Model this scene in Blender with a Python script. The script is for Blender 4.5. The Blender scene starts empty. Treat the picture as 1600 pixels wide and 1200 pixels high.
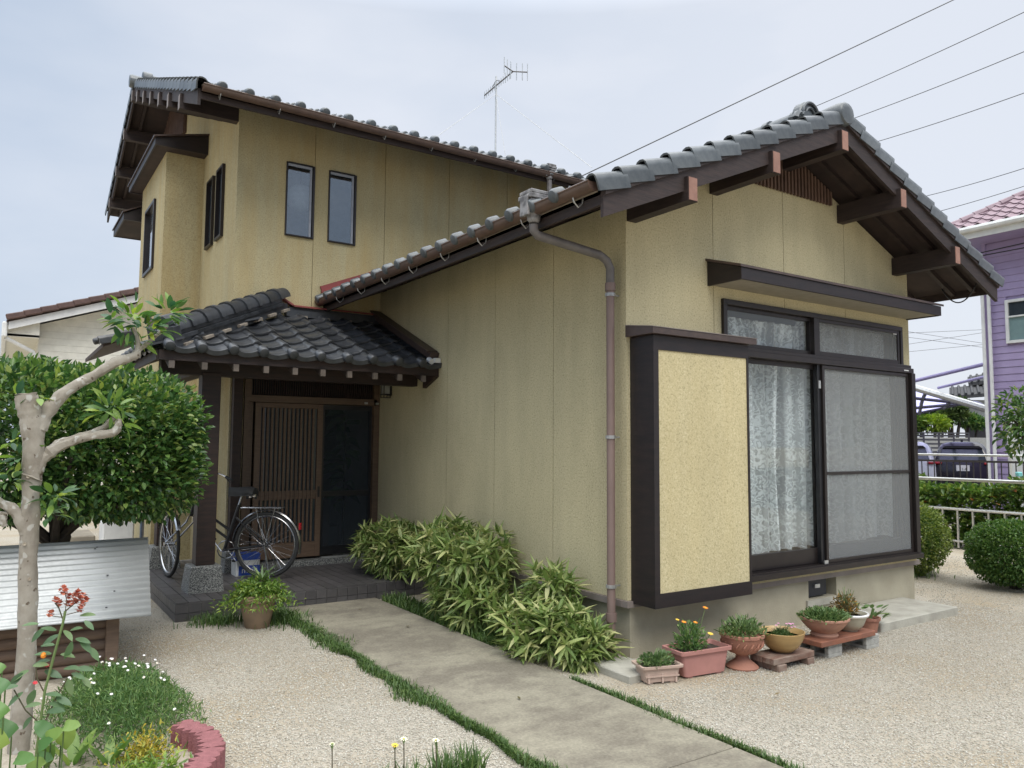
import bpy, math, random
import numpy as np
from mathutils import Vector, Matrix, Euler

random.seed(7); rng = np.random.default_rng(7)
sc = bpy.context.scene
COL = sc.collection
PI = math.pi
# ------------------------------------------------------------------ camera
CAM = (-3.84956, -4.23696, 1.55)
YAW, PITCH, ROLL = math.radians(33.7655), math.radians(4.4068), math.radians(.3819)
_f = Vector((math.sin(YAW)*math.cos(PITCH), math.cos(YAW)*math.cos(PITCH), math.sin(PITCH)))
_r = Vector((math.cos(YAW), -math.sin(YAW), 0)); _u = _r.cross(_f)
_r2 = math.cos(ROLL)*_r+math.sin(ROLL)*_u; _u2 = -math.sin(ROLL)*_r+math.cos(ROLL)*_u
cam = bpy.data.objects.new('camera', bpy.data.cameras.new('camera')); COL.objects.link(cam)
cam.matrix_world = Matrix.Translation(CAM) @ Matrix((_r2, _u2, -_f)).transposed().to_4x4()
cam.data.sensor_width = 36; cam.data.lens = 1202/1600*36; cam.data.clip_start = .05; cam.data.clip_end = 1500
sc.camera = cam
sc.view_settings.view_transform = 'Standard'; sc.view_settings.look = 'None'
sc.view_settings.exposure = 0.5; sc.view_settings.gamma = 1.0; sc.view_settings.use_curve_mapping = False
sc.cycles.max_bounces = 8; sc.cycles.transparent_max_bounces = 16
sc.cycles.use_denoising = True
# ------------------------------------------------------------------ sky and sun (bright overcast)
SUN_EL, SUN_AZ = math.radians(52), math.radians(196)   # azimuth from +Y towards +X
wd = bpy.data.worlds.new('World'); sc.world = wd; wd.use_nodes = True
nt = wd.node_tree; nt.nodes.clear()
def N(t, **k):
    n = nt.nodes.new(t)
    for a, b in k.items(): setattr(n, a, b)
    return n
out = N('ShaderNodeOutputWorld'); bg = N('ShaderNodeBackground'); bg.inputs['Strength'].default_value = 0.1
sky = N('ShaderNodeTexSky', sky_type='NISHITA', sun_disc=False, sun_elevation=SUN_EL, sun_rotation=SUN_AZ, air_density=1.2, dust_density=3.0, ozone_density=1.2)
tc = N('ShaderNodeTexCoord'); mp = N('ShaderNodeMapping'); mp.inputs['Scale'].default_value = (1.0, 1.0, 2.6)
nz = N('ShaderNodeTexNoise'); nz.inputs['Scale'].default_value = 2.1; nz.inputs['Detail'].default_value = 5; nz.inputs['Roughness'].default_value = .5
nt.links.new(tc.outputs['Generated'], mp.inputs['Vector']); nt.links.new(mp.outputs[0], nz.inputs['Vector'])
cr = N('ShaderNodeValToRGB'); cr.color_ramp.elements[0].position = .34; cr.color_ramp.elements[1].position = .66
nt.links.new(nz.outputs['Fac'], cr.inputs['Fac'])
# clouds thicken and whiten toward the +X side of the sky
dot = N('ShaderNodeVectorMath', operation='DOT_PRODUCT'); dot.inputs[1].default_value = (0.86, 0.36, 0.10)
nt.links.new(tc.outputs['Generated'], dot.inputs[0])
mr = N('ShaderNodeMapRange'); mr.inputs['From Min'].default_value = .1; mr.inputs['From Max'].default_value = .9
nt.links.new(dot.outputs['Value'], mr.inputs['Value'])
mixc = N('ShaderNodeMix', data_type='RGBA'); mixc.inputs['A'].default_value = (2.75, 3.65, 4.95, 1); mixc.inputs['B'].default_value = (5.9, 6.2, 6.8, 1)
ad = N('ShaderNodeMath', operation='MULTIPLY_ADD', use_clamp=True); ad.inputs[1].default_value = .45
nt.links.new(cr.outputs['Color'], ad.inputs[0]); nt.links.new(mr.outputs[0], ad.inputs[2])
nt.links.new(ad.outputs[0], mixc.inputs['Factor'])
# overcast luminance: brighter towards the zenith
sx = N('ShaderNodeSeparateXYZ'); nt.links.new(tc.outputs['Generated'], sx.inputs[0])
mz = N('ShaderNodeMapRange'); mz.inputs['From Min'].default_value = .50; mz.inputs['From Max'].default_value = 1.0
mz.inputs['To Min'].default_value = 1.0; mz.inputs['To Max'].default_value = 6.0
nt.links.new(sx.outputs['Z'], mz.inputs['Value'])
vs = N('ShaderNodeVectorMath', operation='SCALE'); nt.links.new(mz.outputs[0], vs.inputs['Scale'])
mixs = N('ShaderNodeMix', data_type='RGBA'); mixs.inputs['Factor'].default_value = .88
# the thick cloud overhead is neutral grey-white
mzn = N('ShaderNodeMapRange'); mzn.inputs['From Min'].default_value = .5; mzn.inputs['From Max'].default_value = .9; nt.links.new(sx.outputs['Z'], mzn.inputs['Value'])
mixz = N('ShaderNodeMix', data_type='RGBA'); mixz.inputs['B'].default_value = (5.2, 5.3, 5.3, 1); nt.links.new(mzn.outputs[0], mixz.inputs['Factor']); nt.links.new(mixc.outputs['Result'], mixz.inputs['A']); nt.links.new(mixz.outputs['Result'], vs.inputs[0])
nt.links.new(sky.outputs[0], mixs.inputs['A']); nt.links.new(vs.outputs[0], mixs.inputs['B'])
nt.links.new(mixs.outputs['Result'], bg.inputs['Color']); nt.links.new(bg.outputs[0], out.inputs[0])
sl = bpy.data.lights.new('sun', 'SUN'); sl.energy = 1.1; sl.angle = math.radians(30); sl.color = (1, .96, .88)
so = bpy.data.objects.new('sun', sl); COL.objects.link(so)
sd = Vector((math.sin(SUN_AZ)*math.cos(SUN_EL), math.cos(SUN_AZ)*math.cos(SUN_EL), math.sin(SUN_EL)))
so.rotation_euler = sd.to_track_quat('Z', 'Y').to_euler(); so.location = (10, -20, 30)

# ------------------------------------------------------------------ helpers
def at(px, py, ax, val):
    """world point seen at photo pixel (1600x1200) on the plane coordinate[ax] == val"""
    d = _r2*((px-800)/1202)+_u2*(-(py-600)/1202)+_f
    t = (val-CAM[ax])/d[ax]
    return Vector(CAM)+d*t

class MB:
    def __init__(s): s.v = []; s.f = []
    def add(s, V, F):
        o = len(s.v); s.v += [tuple(p) for p in V]; s.f += [tuple(i+o for i in q) for q in F]; return s
    def box(s, x0, x1, y0, y1, z0, z1):
        if x0 > x1: x0, x1 = x1, x0
        if y0 > y1: y0, y1 = y1, y0
        if z0 > z1: z0, z1 = z1, z0
        return s.add([(x0,y0,z0),(x1,y0,z0),(x1,y1,z0),(x0,y1,z0),(x0,y0,z1),(x1,y0,z1),(x1,y1,z1),(x0,y1,z1)],
                     [(0,3,2,1),(4,5,6,7),(0,1,5,4),(1,2,6,5),(2,3,7,6),(3,0,4,7)])
    def obox(s, c, ax, h):
        c = Vector(c); A = [Vector(a).normalized()*k for a, k in zip(ax, h)]
        V = [c+A[0]*i+A[1]*j+A[2]*k for k in (-1,1) for j in (-1,1) for i in (-1,1)]
        F = [(0,2,3,1),(4,5,7,6),(0,1,5,4),(1,3,7,5),(3,2,6,7),(2,0,4,6)]
        if A[0].cross(A[1]).dot(A[2]) < 0: F = [q[::-1] for q in F]
        return s.add(V, F)
    def beam(s, a, b, w, h, up=(0,0,1)):
        a = Vector(a); b = Vector(b); d = (b-a); L = d.length; d.normalize()
        u = Vector(up); r = d.cross(u)
        if r.length < 1e-4: r = d.cross(Vector((1,0,0)))
        r.normalize(); u = r.cross(d)
        return s.obox((a+b)/2, (d, r, u), (L/2, w/2, h/2))
    def prism(s, poly, ax, a0, a1):
        """poly: 2D points in the plane without axis ax (order of remaining axes), extruded a0..a1"""
        def P(p, a):
            q = list(p); q.insert(ax, a); return q
        n = len(poly); V = [P(p, a0) for p in poly]+[P(p, a1) for p in poly]
        area = sum(poly[i][0]*poly[(i+1) % n][1]-poly[(i+1) % n][0]*poly[i][1] for i in range(n))
        F = [tuple(range(n))[::-1], tuple(range(n, 2*n))]+[(i, (i+1) % n, n+(i+1) % n, n+i) for i in range(n)]
        flip = (area < 0) ^ (a1 < a0) ^ (ax == 1)
        if flip: F = [q[::-1] for q in F]
        return s.add(V, F)
    def tube(s, pts, r, n=8, cap=True):
        pts = [Vector(p) for p in pts]; m = len(pts)
        rr = list(r) if hasattr(r, '__len__') else [r]*m
        V = []; prev = None
        for i, p in enumerate(pts):
            t = (pts[min(i+1, m-1)]-pts[max(i-1, 0)]).normalized()
            if prev is None:
                u = Vector((0,0,1)) if abs(t.z) < .9 else Vector((1,0,0))
                x = t.cross(u).normalized()
            else:
                x = (prev-t*prev.dot(t)).normalized()
            prev = x; y = t.cross(x)
            for k in range(n):
                a = 2*PI*k/n; V.append(p+(x*math.cos(a)+y*math.sin(a))*rr[i])
        F = [(i*n+k, i*n+(k+1) % n, (i+1)*n+(k+1) % n, (i+1)*n+k) for i in range(m-1) for k in range(n)]
        if cap: F += [tuple(range(n))[::-1], tuple(range((m-1)*n, m*n))]
        return s.add(V, F)
    def lathe(s, prof, n=20, c=(0,0,0), squash=1.0):
        V = []; m = len(prof)
        for r, z in prof:
            for k in range(n):
                a = 2*PI*k/n; V.append((c[0]+r*math.cos(a), c[1]+r*math.sin(a)*squash, c[2]+z))
        F = [(i*n+k, i*n+(k+1) % n, (i+1)*n+(k+1) % n, (i+1)*n+k) for i in range(m-1) for k in range(n)]
        if prof[0][0] > 1e-4: F.append(tuple(range(n))[::-1])
        if prof[-1][0] > 1e-4: F.append(tuple(range((m-1)*n, m*n)))
        return s.add(V, F)
    def face(s, pts): return s.add(pts, [tuple(range(len(pts)))])
    def xf(s, M):
        s.v = [tuple(M @ Vector(p)) for p in s.v]; return s
    def mesh(s, name, m, smooth=False):
        me = bpy.data.meshes.new(name); me.from_pydata(s.v, [], s.f); me.update()
        if m: me.materials.append(m)
        if smooth:
            me.polygons.foreach_set('use_smooth', [True]*len(me.polygons))
            try: me.set_sharp_from_angle(angle=math.radians(40))
            except Exception: pass
        return me
    def build(s, name, m, parent=None, smooth=False, bevel=0, label=None):
        o = bpy.data.objects.new(name, s.mesh(name, m, smooth)); link(o, parent)
        if bevel:
            b = o.modifiers.new('bevel', 'BEVEL'); b.width = bevel; b.segments = 1; b.limit_method = 'ANGLE'
        if label: o['label'] = label
        return o
def wloc(o):
    p = Vector(o.location)
    while o.parent: p = p+o.matrix_parent_inverse.translation; o = o.parent; p = p+Vector(o.location)
    return p
def link(o, parent=None):
    COL.objects.link(o)
    if parent:
        o.parent = parent
        o.matrix_parent_inverse = Matrix.Translation(-wloc(parent))
    return o
def inst(name, me, parent, M):
    o = bpy.data.objects.new(name, me); COL.objects.link(o); o.parent = parent
    o.matrix_parent_inverse = Matrix.Translation(-wloc(parent)); o.matrix_basis = M
    return o
def thing(name, label, cat, loc=(0,0,0), group=None):
    o = bpy.data.objects.new(name, None); COL.objects.link(o); o.location = loc; o.empty_display_size = .1
    return tag(o, label, cat, group)
def tag(o, label, cat=None, group=None, kind=None):
    o['label'] = label
    if cat: o['category'] = cat
    if group: o['group'] = group
    if kind: o['kind'] = kind
    return o
def struct(o, label=None):
    o['kind'] = 'structure'
    if label: o['label'] = label
    return o
def npmesh(name, V, F, m, parent=None, smooth=False):
    V = np.asarray(V, np.float32).reshape(-1, 3); F = np.asarray(F, np.int32); n, k = F.shape
    me = bpy.data.meshes.new(name)
    me.vertices.add(len(V)); me.vertices.foreach_set('co', V.ravel())
    me.loops.add(n*k); me.loops.foreach_set('vertex_index', F.ravel())
    me.polygons.add(n); me.polygons.foreach_set('loop_start', np.arange(0, n*k, k, dtype=np.int32))
    me.update(calc_edges=True); me.materials.append(m)
    if smooth: me.polygons.foreach_set('use_smooth', np.ones(n, bool))
    o = bpy.data.objects.new(name, me); return link(o, parent)
def axes(U, V, W, o): 
    return Matrix(((U[0],V[0],W[0],o[0]),(U[1],V[1],W[1],o[1]),(U[2],V[2],W[2],o[2]),(0,0,0,1)))

# ------------------------------------------------------------------ materials
def newmat(name):
    m = bpy.data.materials.new(name); m.use_nodes = True; t = m.node_tree; t.nodes.clear()
    o = t.nodes.new('ShaderNodeOutputMaterial'); p = t.nodes.new('ShaderNodeBsdfPrincipled')
    t.links.new(p.outputs[0], o.inputs[0]); return m, t, p, o
def nd(t, ty, **k):
    n = t.nodes.new(ty)
    for a, b in k.items():
        if a in ('inp',):
            for q, w in b.items(): n.inputs[q].default_value = w
        else: setattr(n, a, b)
    return n
def c4(c): return (c[0], c[1], c[2], 1)
def coords(t, stretch=(1,1,1)):
    tc = nd(t, 'ShaderNodeTexCoord'); mp = nd(t, 'ShaderNodeMapping'); mp.inputs['Scale'].default_value = stretch
    t.links.new(tc.outputs['Object'], mp.inputs['Vector']); return mp.outputs[0]
def noise(t, vec, scale, detail=4, rough=.5):
    n = nd(t, 'ShaderNodeTexNoise', inp={'Scale': scale, 'Detail': detail, 'Roughness': rough})
    t.links.new(vec, n.inputs['Vector']); return n.outputs['Fac']
def ramp(t, fac, stops):
    r = nd(t, 'ShaderNodeValToRGB'); e = r.color_ramp.elements
    while len(e) < len(stops): e.new(.5)
    for x, (p, c) in zip(e, stops): x.position = p; x.color = c4(c) if hasattr(c, '__len__') else (c, c, c, 1)
    t.links.new(fac, r.inputs['Fac']); return r.outputs['Color']
def mix(t, fac, a, b, bt='MIX'):
    m = nd(t, 'ShaderNodeMix', data_type='RGBA', blend_type=bt)
    for s, v in (('Factor', fac), ('A', a), ('B', b)):
        if hasattr(v, 'is_linked'): t.links.new(v, m.inputs[s])
        elif s == 'Factor': m.inputs[0].default_value = v
        else: m.inputs[s].default_value = c4(v)
    return m.outputs['Result']
def bumpn(t, p, h, strength, dist=.01):
    b = nd(t, 'ShaderNodeBump', inp={'Strength': strength, 'Distance': dist})
    t.links.new(h, b.inputs['Height']); t.links.new(b.outputs[0], p.inputs['Normal'])
def MAT(name, c1, c2=None, scale=12, rough=.7, bump=0, bscale=None, metal=0, spec=.5, stretch=(1,1,1), rnd=0, isl=0, lo=.35, hi=.65, rvar=0, coat=0):
    m, t, p, o = newmat(name); p.inputs['Roughness'].default_value = rough; p.inputs['Metallic'].default_value = metal
    p.inputs['Specular IOR Level'].default_value = spec
    if coat: p.inputs['Coat Weight'].default_value = coat
    if c2 is None: c2 = tuple(x*.8 for x in c1)
    v = coords(t, stretch); n = noise(t, v, scale, 5, .6)
    col = ramp(t, n, [(lo, c1), (hi, c2)])
    if rnd:
        oi = nd(t, 'ShaderNodeObjectInfo'); k = ramp(t, oi.outputs['Random'], [(0, 1-rnd), (1, 1+rnd*.6)]); col = mix(t, 1.0, col, k, 'MULTIPLY')
    if isl:
        g = nd(t, 'ShaderNodeNewGeometry'); k = ramp(t, g.outputs['Random Per Island'], [(0, 1-isl), (1, 1+isl*.8)]); col = mix(t, 1.0, col, k, 'MULTIPLY')
    t.links.new(col, p.inputs['Base Color'])
    if rvar:
        rr = ramp(t, noise(t, v, scale*.5, 3), [(.3, rough-rvar), (.7, rough+rvar)]); t.links.new(rr, p.inputs['Roughness'])
    if bump: bumpn(t, p, noise(t, v, bscale or scale*3, 4), bump)
    return m
def leafmat(name, stops, rough=.45, trans=.25, spec=.5):
    m, t, p, o = newmat(name); p.inputs['Roughness'].default_value = rough; p.inputs['Specular IOR Level'].default_value = spec
    g = nd(t, 'ShaderNodeNewGeometry'); oi = nd(t, 'ShaderNodeObjectInfo')
    s = nd(t, 'ShaderNodeMath', operation='ADD'); t.links.new(g.outputs['Random Per Island'], s.inputs[0]); t.links.new(oi.outputs['Random'], s.inputs[1])
    fr = nd(t, 'ShaderNodeMath', operation='FRACT'); t.links.new(s.outputs[0], fr.inputs[0])
    col = ramp(t, fr.outputs[0], stops); t.links.new(col, p.inputs['Base Color'])
    if trans:
        tr = nd(t, 'ShaderNodeBsdfTranslucent'); ms = nd(t, 'ShaderNodeMixShader'); ms.inputs[0].default_value = trans
        hs = nd(t, 'ShaderNodeHueSaturation', inp={'Value': 1.5, 'Saturation': 1.1}); t.links.new(col, hs.inputs['Color']); t.links.new(hs.outputs[0], tr.inputs[0])
        t.links.new(p.outputs[0], ms.inputs[1]); t.links.new(tr.outputs[0], ms.inputs[2]); t.links.new(ms.outputs[0], o.inputs[0])
    return m
def stucco(name, base, dark, light, stain=None, streak=0.0, sp=78):
    m, t, p, o = newmat(name); p.inputs['Roughness'].default_value = .92; p.inputs['Specular IOR Level'].default_value = .2
    v = coords(t)
    n1 = noise(t, v, sp, 3, .65)
    col = ramp(t, n1, [(.30, dark), (.47, base), (.56, base), (.70, light)])
    big = ramp(t, noise(t, coords(t, (1.6, 1.6, .7)), 1.3, 6, .68), [(.28, .84), (.5, .98), (.72, 1.07)]); col = mix(t, 1.0, col, big, 'MULTIPLY')
    if streak:
        vs_ = coords(t, (5, 5, .35)); st = ramp(t, noise(t, vs_, 1.2, 5, .6), [(.42, (0, 0, 0)), (.72, (1, 1, 1))])
        k = nd(t, 'ShaderNodeMath', operation='MULTIPLY'); k.inputs[1].default_value = streak; t.links.new(st, k.inputs[0])
        col = mix(t, k.outputs[0], col, stain)
    t.links.new(col, p.inputs['Base Color']); bumpn(t, p, n1, .5, .006); return m
m_stucco = stucco('wall_stucco', (.515, .453, .285), (.29, .25, .155), (.61, .55, .375), (.34, .30, .20), .22)
m_stucco_up = stucco('wall_stucco_upper', (.44, .378, .225), (.265, .222, .125), (.52, .458, .295), (.42, .29, .11), .5)
m_stucco_box = stucco('wall_stucco_box', (.55, .475, .285), (.34, .29, .165), (.66, .585, .385), (.47, .38, .19), .3)
m_joint = MAT('wall_joint', (.16, .13, .08), (.11, .09, .06), rough=.9)
m_concrete = MAT('foundation_concrete', (.42, .38, .285), (.31, .28, .205), scale=3, rough=.9, bump=.25, bscale=90, lo=.3, hi=.7)
m_slab = MAT('slab_concrete', (.42, .40, .34), (.30, .285, .24), scale=5, rough=.9, bump=.3, bscale=80)
m_wood = MAT('dark_wood', (.040, .019, .014), (.018, .010, .008), scale=6, rough=.6, bump=.15, stretch=(1, 1, 6), rnd=.15)
m_wood_h = MAT('eave_wood', (.040, .025, .022), (.021, .0135, .0125), scale=5, rough=.65, bump=.15, stretch=(1, 1, 8), rnd=.2)
m_soffit = MAT('soffit_wood', (.050, .032, .027), (.030, .020, .018), scale=4, rough=.8, rnd=.1)
m_endcap = MAT('copper_cap', (.32, .17, .125), (.25, .13, .095), scale=25, rough=.55, rnd=.12)
m_boxwood = MAT('shutter_frame', (.018, .011, .011), (.010, .007, .008), scale=5, rough=.5, stretch=(1, 1, 5), bump=.1)
m_vent = MAT('gable_lattice', (.14, .082, .058), (.095, .055, .04), scale=8, rough=.7, rnd=.15)
m_sash = MAT('bronze_aluminium', (.028, .021, .019), (.020, .0155, .015), scale=10, rough=.38, metal=.35, spec=.6)
m_trim = MAT('grey_brown_trim', (.25, .21, .19), (.19, .16, .145), scale=6, rough=.55)
m_tile = MAT('grey_roof_tile', (.112, .123, .130), (.060, .070, .078), scale=9, rough=.38, spec=.6, rnd=.32, bump=.12, rvar=.1)
m_tile_dk = MAT('dark_roof_tile', (.050, .053, .060), (.024, .027, .032), scale=9, rough=.38, spec=.6, rnd=.4, bump=.12, rvar=.1)
m_plaster = MAT('roof_plaster', (.33, .28, .22), (.20, .17, .14), scale=14, rough=.9)
m_red = MAT('red_flashing', (.26, .055, .05), (.20, .045, .04), scale=10, rough=.5)
m_brownflash = MAT('brown_flashing', (.075, .05, .042), (.05, .034, .03), scale=10, rough=.45)
m_gutter = MAT('gutter_brown', (.120, .075, .056), (.085, .053, .041), scale=4, rough=.42, stretch=(2, 2, 2))
m_pipe = MAT('downpipe_pinkbrown', (.215, .15, .13), (.175, .12, .105), scale=3, rough=.45)
m_pipe_gr = MAT('downpipe_weathered', (.15, .135, .13), (.10, .09, .088), scale=9, rough=.5)
m_wire = MAT('galvanised_wire', (.45, .45, .44), (.30, .30, .30), scale=30, rough=.4, metal=.6)
m_collector = MAT('rain_collector', (.28, .27, .27), (.10, .095, .095), scale=14, rough=.6, lo=.4, hi=.6)
m_granite = MAT('granite', (.34, .34, .32), (.045, .048, .05), scale=120, rough=.7, lo=.42, hi=.55, bump=.1)
m_ptile = MAT('porch_tile', (.095, .088, .088), (.068, .063, .065), scale=5, rough=.45, stretch=(2, 6, 2), rnd=.2, spec=.5)
m_grout = MAT('tile_grout', (.30, .285, .26), (.22, .21, .195), scale=20, rough=.9)
m_latwood = MAT('lattice_wood', (.15, .095, .06), (.105, .065, .042), scale=7, rough=.55, stretch=(1, 1, 8), rnd=.15, bump=.1)
m_floor_in = MAT('interior_floor', (.10, .08, .06), (.08, .06, .05), rough=.5)
m_wall_in = MAT('interior_wall', (.42, .40, .36), (.36, .34, .30), rough=.9)
m_white = MAT('white_paint', (.72, .72, .70), (.62, .62, .61), scale=6, rough=.5)
m_offwhite = MAT('cream_siding', (.68, .66, .58), (.60, .58, .51), scale=5, rough=.7)
m_black = MAT('black_paint', (.012, .012, .014), (.02, .02, .022), rough=.35)
m_rubber = MAT('rubber', (.018, .018, .018), (.03, .03, .03), rough=.75)
m_chrome = MAT('steel', (.55, .55, .56), (.42, .42, .43), scale=30, rough=.25, metal=1)
m_alu = MAT('aluminium_rail', (.62, .62, .60), (.5, .5, .49), scale=20, rough=.4, metal=.7)
m_bark = MAT('tree_bark', (.44, .385, .30), (.25, .205, .155), scale=9, rough=.9, bump=.6, bscale=40, stretch=(1.3, 1.3, .8))
m_darkbark = MAT('dark_bark', (.07, .055, .042), (.04, .032, .025), scale=12, rough=.95, bump=.6)
m_twig = MAT('twig', (.10, .075, .05), (.06, .07, .03), scale=12, rough=.9)
m_terra = MAT('terracotta', (.38, .175, .115), (.30, .14, .10), scale=8, rough=.85, bump=.15, bscale=60)
m_terra2 = MAT('pale_terracotta', (.42, .225, .155), (.34, .18, .13), scale=7, rough=.85, bump=.15, bscale=60)
m_planter = MAT('tan_clay', (.34, .235, .15), (.25, .18, .12), scale=6, rough=.85, bump=.1, bscale=60)
m_pinkpl = MAT('pink_plastic', (.46, .22, .19), (.39, .185, .16), scale=6, rough=.55)
m_beigepl = MAT('beige_plastic', (.52, .38, .31), (.43, .32, .26), scale=6, rough=.6)
m_yglaze = MAT('yellow_glaze', (.44, .29, .12), (.36, .23, .095), scale=5, rough=.35, stretch=(1, 1, 8))
m_wglaze = MAT('grey_glaze', (.46, .43, .33), (.36, .34, .26), scale=6, rough=.45)
m_soil = MAT('soil', (.06, .045, .035), (.035, .028, .022), scale=40, rough=1, bump=.5)
m_board = MAT('old_board', (.16, .085, .06), (.26, .20, .16), scale=4, rough=.85, stretch=(1.5, 9, 4), bump=.3)
m_board2 = MAT('red_board', (.27, .105, .06), (.20, .085, .055), scale=4, rough=.7, stretch=(1.5, 8, 4), bump=.2)
m_block = MAT('concrete_block', (.40, .39, .355), (.30, .295, .27), scale=30, rough=.95, bump=.5, bscale=120)
m_log = MAT('log_siding', (.22, .145, .10), (.15, .10, .072), scale=4, rough=.75, stretch=(1.2, 8, 8), rnd=.15, bump=.2)
m_edge = MAT('pink_edging', (.29, .115, .12), (.22, .085, .09), scale=30, rough=.95, bump=.5, bscale=100)
m_red_fl = MAT('red_petal', (.60, .035, .04), (.5, .02, .05), rough=.6)
m_rose = MAT('faded_rose', (.62, .25, .15), (.46, .11, .08), scale=60, rough=.8, isl=.3)
m_orange = MAT('orange_petal', (.85, .30, .02), (.75, .22, .01), rough=.6)
m_yellow = MAT('yellow_petal', (.80, .50, .03), (.8, .6, .1), rough=.6)
m_pinkfl = MAT('pink_petal', (.70, .30, .50), (.6, .25, .45), rough=.6)
m_cream = MAT('cream_petal', (.82, .80, .62), (.8, .78, .5), rough=.6)
m_whitefl = MAT('white_petal', (.82, .80, .78), (.75, .72, .70), rough=.6)
m_purple = MAT('purple_siding', (.36, .29, .47), (.32, .255, .42), scale=3, rough=.6)
m_pinktile = MAT('mauve_roof_tile', (.29, .205, .235), (.22, .15, .175), scale=5, rough=.6, isl=.15)
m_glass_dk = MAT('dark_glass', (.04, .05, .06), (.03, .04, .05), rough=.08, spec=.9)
m_brtile = MAT('brown_roof_tile', (.10, .055, .045), (.07, .04, .035), scale=9, rough=.6, isl=.15)
m_fence = MAT('dark_fence', (.040, .034, .034), (.03, .026, .026), rough=.5)
m_louver = MAT('louver_grey', (.075, .072, .078), (.055, .052, .058), rough=.5)
def polymat():
    m, t, p, o = newmat('polycarbonate'); p.inputs['Base Color'].default_value = (.5, .5, .75, 1); p.inputs['Roughness'].default_value = .3
    tr = nd(t, 'ShaderNodeBsdfTranslucent'); tr.inputs[0].default_value = (.62, .60, .92, 1); ms = nd(t, 'ShaderNodeMixShader'); ms.inputs[0].default_value = .75
    t.links.new(p.outputs[0], ms.inputs[1]); t.links.new(tr.outputs[0], ms.inputs[2]); t.links.new(ms.outputs[0], o.inputs[0]); return m
m_poly = polymat()
m_lilac = MAT('lilac_pipe', (.36, .32, .56), (.32, .28, .5), rough=.4)
m_carblk = MAT('car_paint_dark', (.014, .011, .022), (.010, .008, .016), rough=.25, spec=.5, coat=.3)
m_carwht = MAT('car_paint_white', (.66, .66, .68), (.60, .60, .62), rough=.2, coat=.5)
m_redlamp = MAT('red_lamp', (.40, .02, .03), (.3, .015, .02), rough=.2)
m_blue = MAT('blue_crate', (.02, .06, .33), (.015, .05, .26), rough=.5)
m_milkwhite = MAT('white_crate', (.62, .62, .60), (.5, .5, .49), rough=.55)
m_teal = MAT('teal_plastic', (.18, .50, .50), (.15, .44, .45), rough=.4)
m_hose = MAT('blue_grey_hose', (.10, .13, .17), (.08, .10, .14), rough=.5)
m_sand = MAT('bed_sand', (.40, .35, .28), (.29, .25, .19), scale=50, rough=.95, bump=.6, bscale=120)
m_fill = MAT('step_concrete', (.30, .265, .21), (.22, .195, .155), scale=4, rough=.9)
m_lamp = MAT('lamp_shade', (.36, .36, .33), (.3, .3, .28), rough=.5)
m_galv = None
def galv():
    m, t, p, o = newmat('galvanised_sheet'); p.inputs['Metallic'].default_value = .45
    v = coords(t); n = noise(t, v, 3, 4); col = ramp(t, n, [(.3, (.35, .36, .355)), (.7, (.45, .455, .45))])
    sp = ramp(t, noise(t, v, 60, 2), [(.4, .5), (.6, .6)]); t.links.new(col, p.inputs['Base Color']); t.links.new(sp, p.inputs['Roughness'])
    return m
m_galv = galv()
# pale bark spots on the pruned tree (lichen)
def barkspots():
    m, t, p, o = newmat('lichen_bark'); p.inputs['Roughness'].default_value = .9
    v = coords(t, (1, 1, .8)); n = noise(t, v, 9, 5, .65)
    col = ramp(t, n, [(.30, (.20, .17, .135)), (.5, (.285, .255, .21)), (.70, (.36, .33, .28))])
    vo = nd(t, 'ShaderNodeTexNoise', inp={'Scale': 26, 'Detail': 1}); t.links.new(v, vo.inputs['Vector'])
    k = ramp(t, vo.outputs['Fac'], [(.63, (0, 0, 0)), (.69, (.6, .6, .6))])
    col = mix(t, k, col, (.50, .49, .45)); 
    kk = ramp(t, noise(t, v, 34, 2), [(.66, (0, 0, 0)), (.70, (1, 1, 1))]); col = mix(t, kk, col, (.12, .09, .065))
    t.links.new(col, p.inputs['Base Color']); bumpn(t, p, n, .5, .01); return m
m_lichen = barkspots()
def glass(name, tint, refl, rough=.02, fac=None):
    """window pane: part mirror, part clear"""
    m, t, p, o = newmat(name); t.nodes.remove(p)
    gl = nd(t, 'ShaderNodeBsdfGlossy', inp={'Roughness': rough}); gl.inputs[0].default_value = (1, 1, 1, 1)
    tr = nd(t, 'ShaderNodeBsdfTransparent'); tr.inputs[0].default_value = c4(tint)
    ge = nd(t, 'ShaderNodeNewGeometry'); dt = nd(t, 'ShaderNodeVectorMath', operation='DOT_PRODUCT')
    t.links.new(ge.outputs['Normal'], dt.inputs[0]); t.links.new(ge.outputs['Incoming'], dt.inputs[1])
    ab = nd(t, 'ShaderNodeMath', operation='ABSOLUTE'); t.links.new(dt.outputs['Value'], ab.inputs[0])
    om = nd(t, 'ShaderNodeMath', operation='SUBTRACT'); om.inputs[0].default_value = 1; t.links.new(ab.outputs[0], om.inputs[1])
    pw = nd(t, 'ShaderNodeMath', operation='POWER'); pw.inputs[1].default_value = 5; t.links.new(om.outputs[0], pw.inputs[0])
    ad = nd(t, 'ShaderNodeMath', operation='MULTIPLY_ADD', use_clamp=True); ad.inputs[1].default_value = .9; ad.inputs[2].default_value = .025+refl; t.links.new(pw.outputs[0], ad.inputs[0])
    ms = nd(t, 'ShaderNodeMixShader'); t.links.new(ad.outputs[0], ms.inputs[0]); t.links.new(tr.outputs[0], ms.inputs[1]); t.links.new(gl.outputs[0], ms.inputs[2])
    t.links.new(ms.outputs[0], o.inputs[0]); return m
m_glass = glass('window_glass', (.96, .97, .97), .015)
m_glass_up = glass('upper_glass', (.80, .84, .88), .11, .03)
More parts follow.
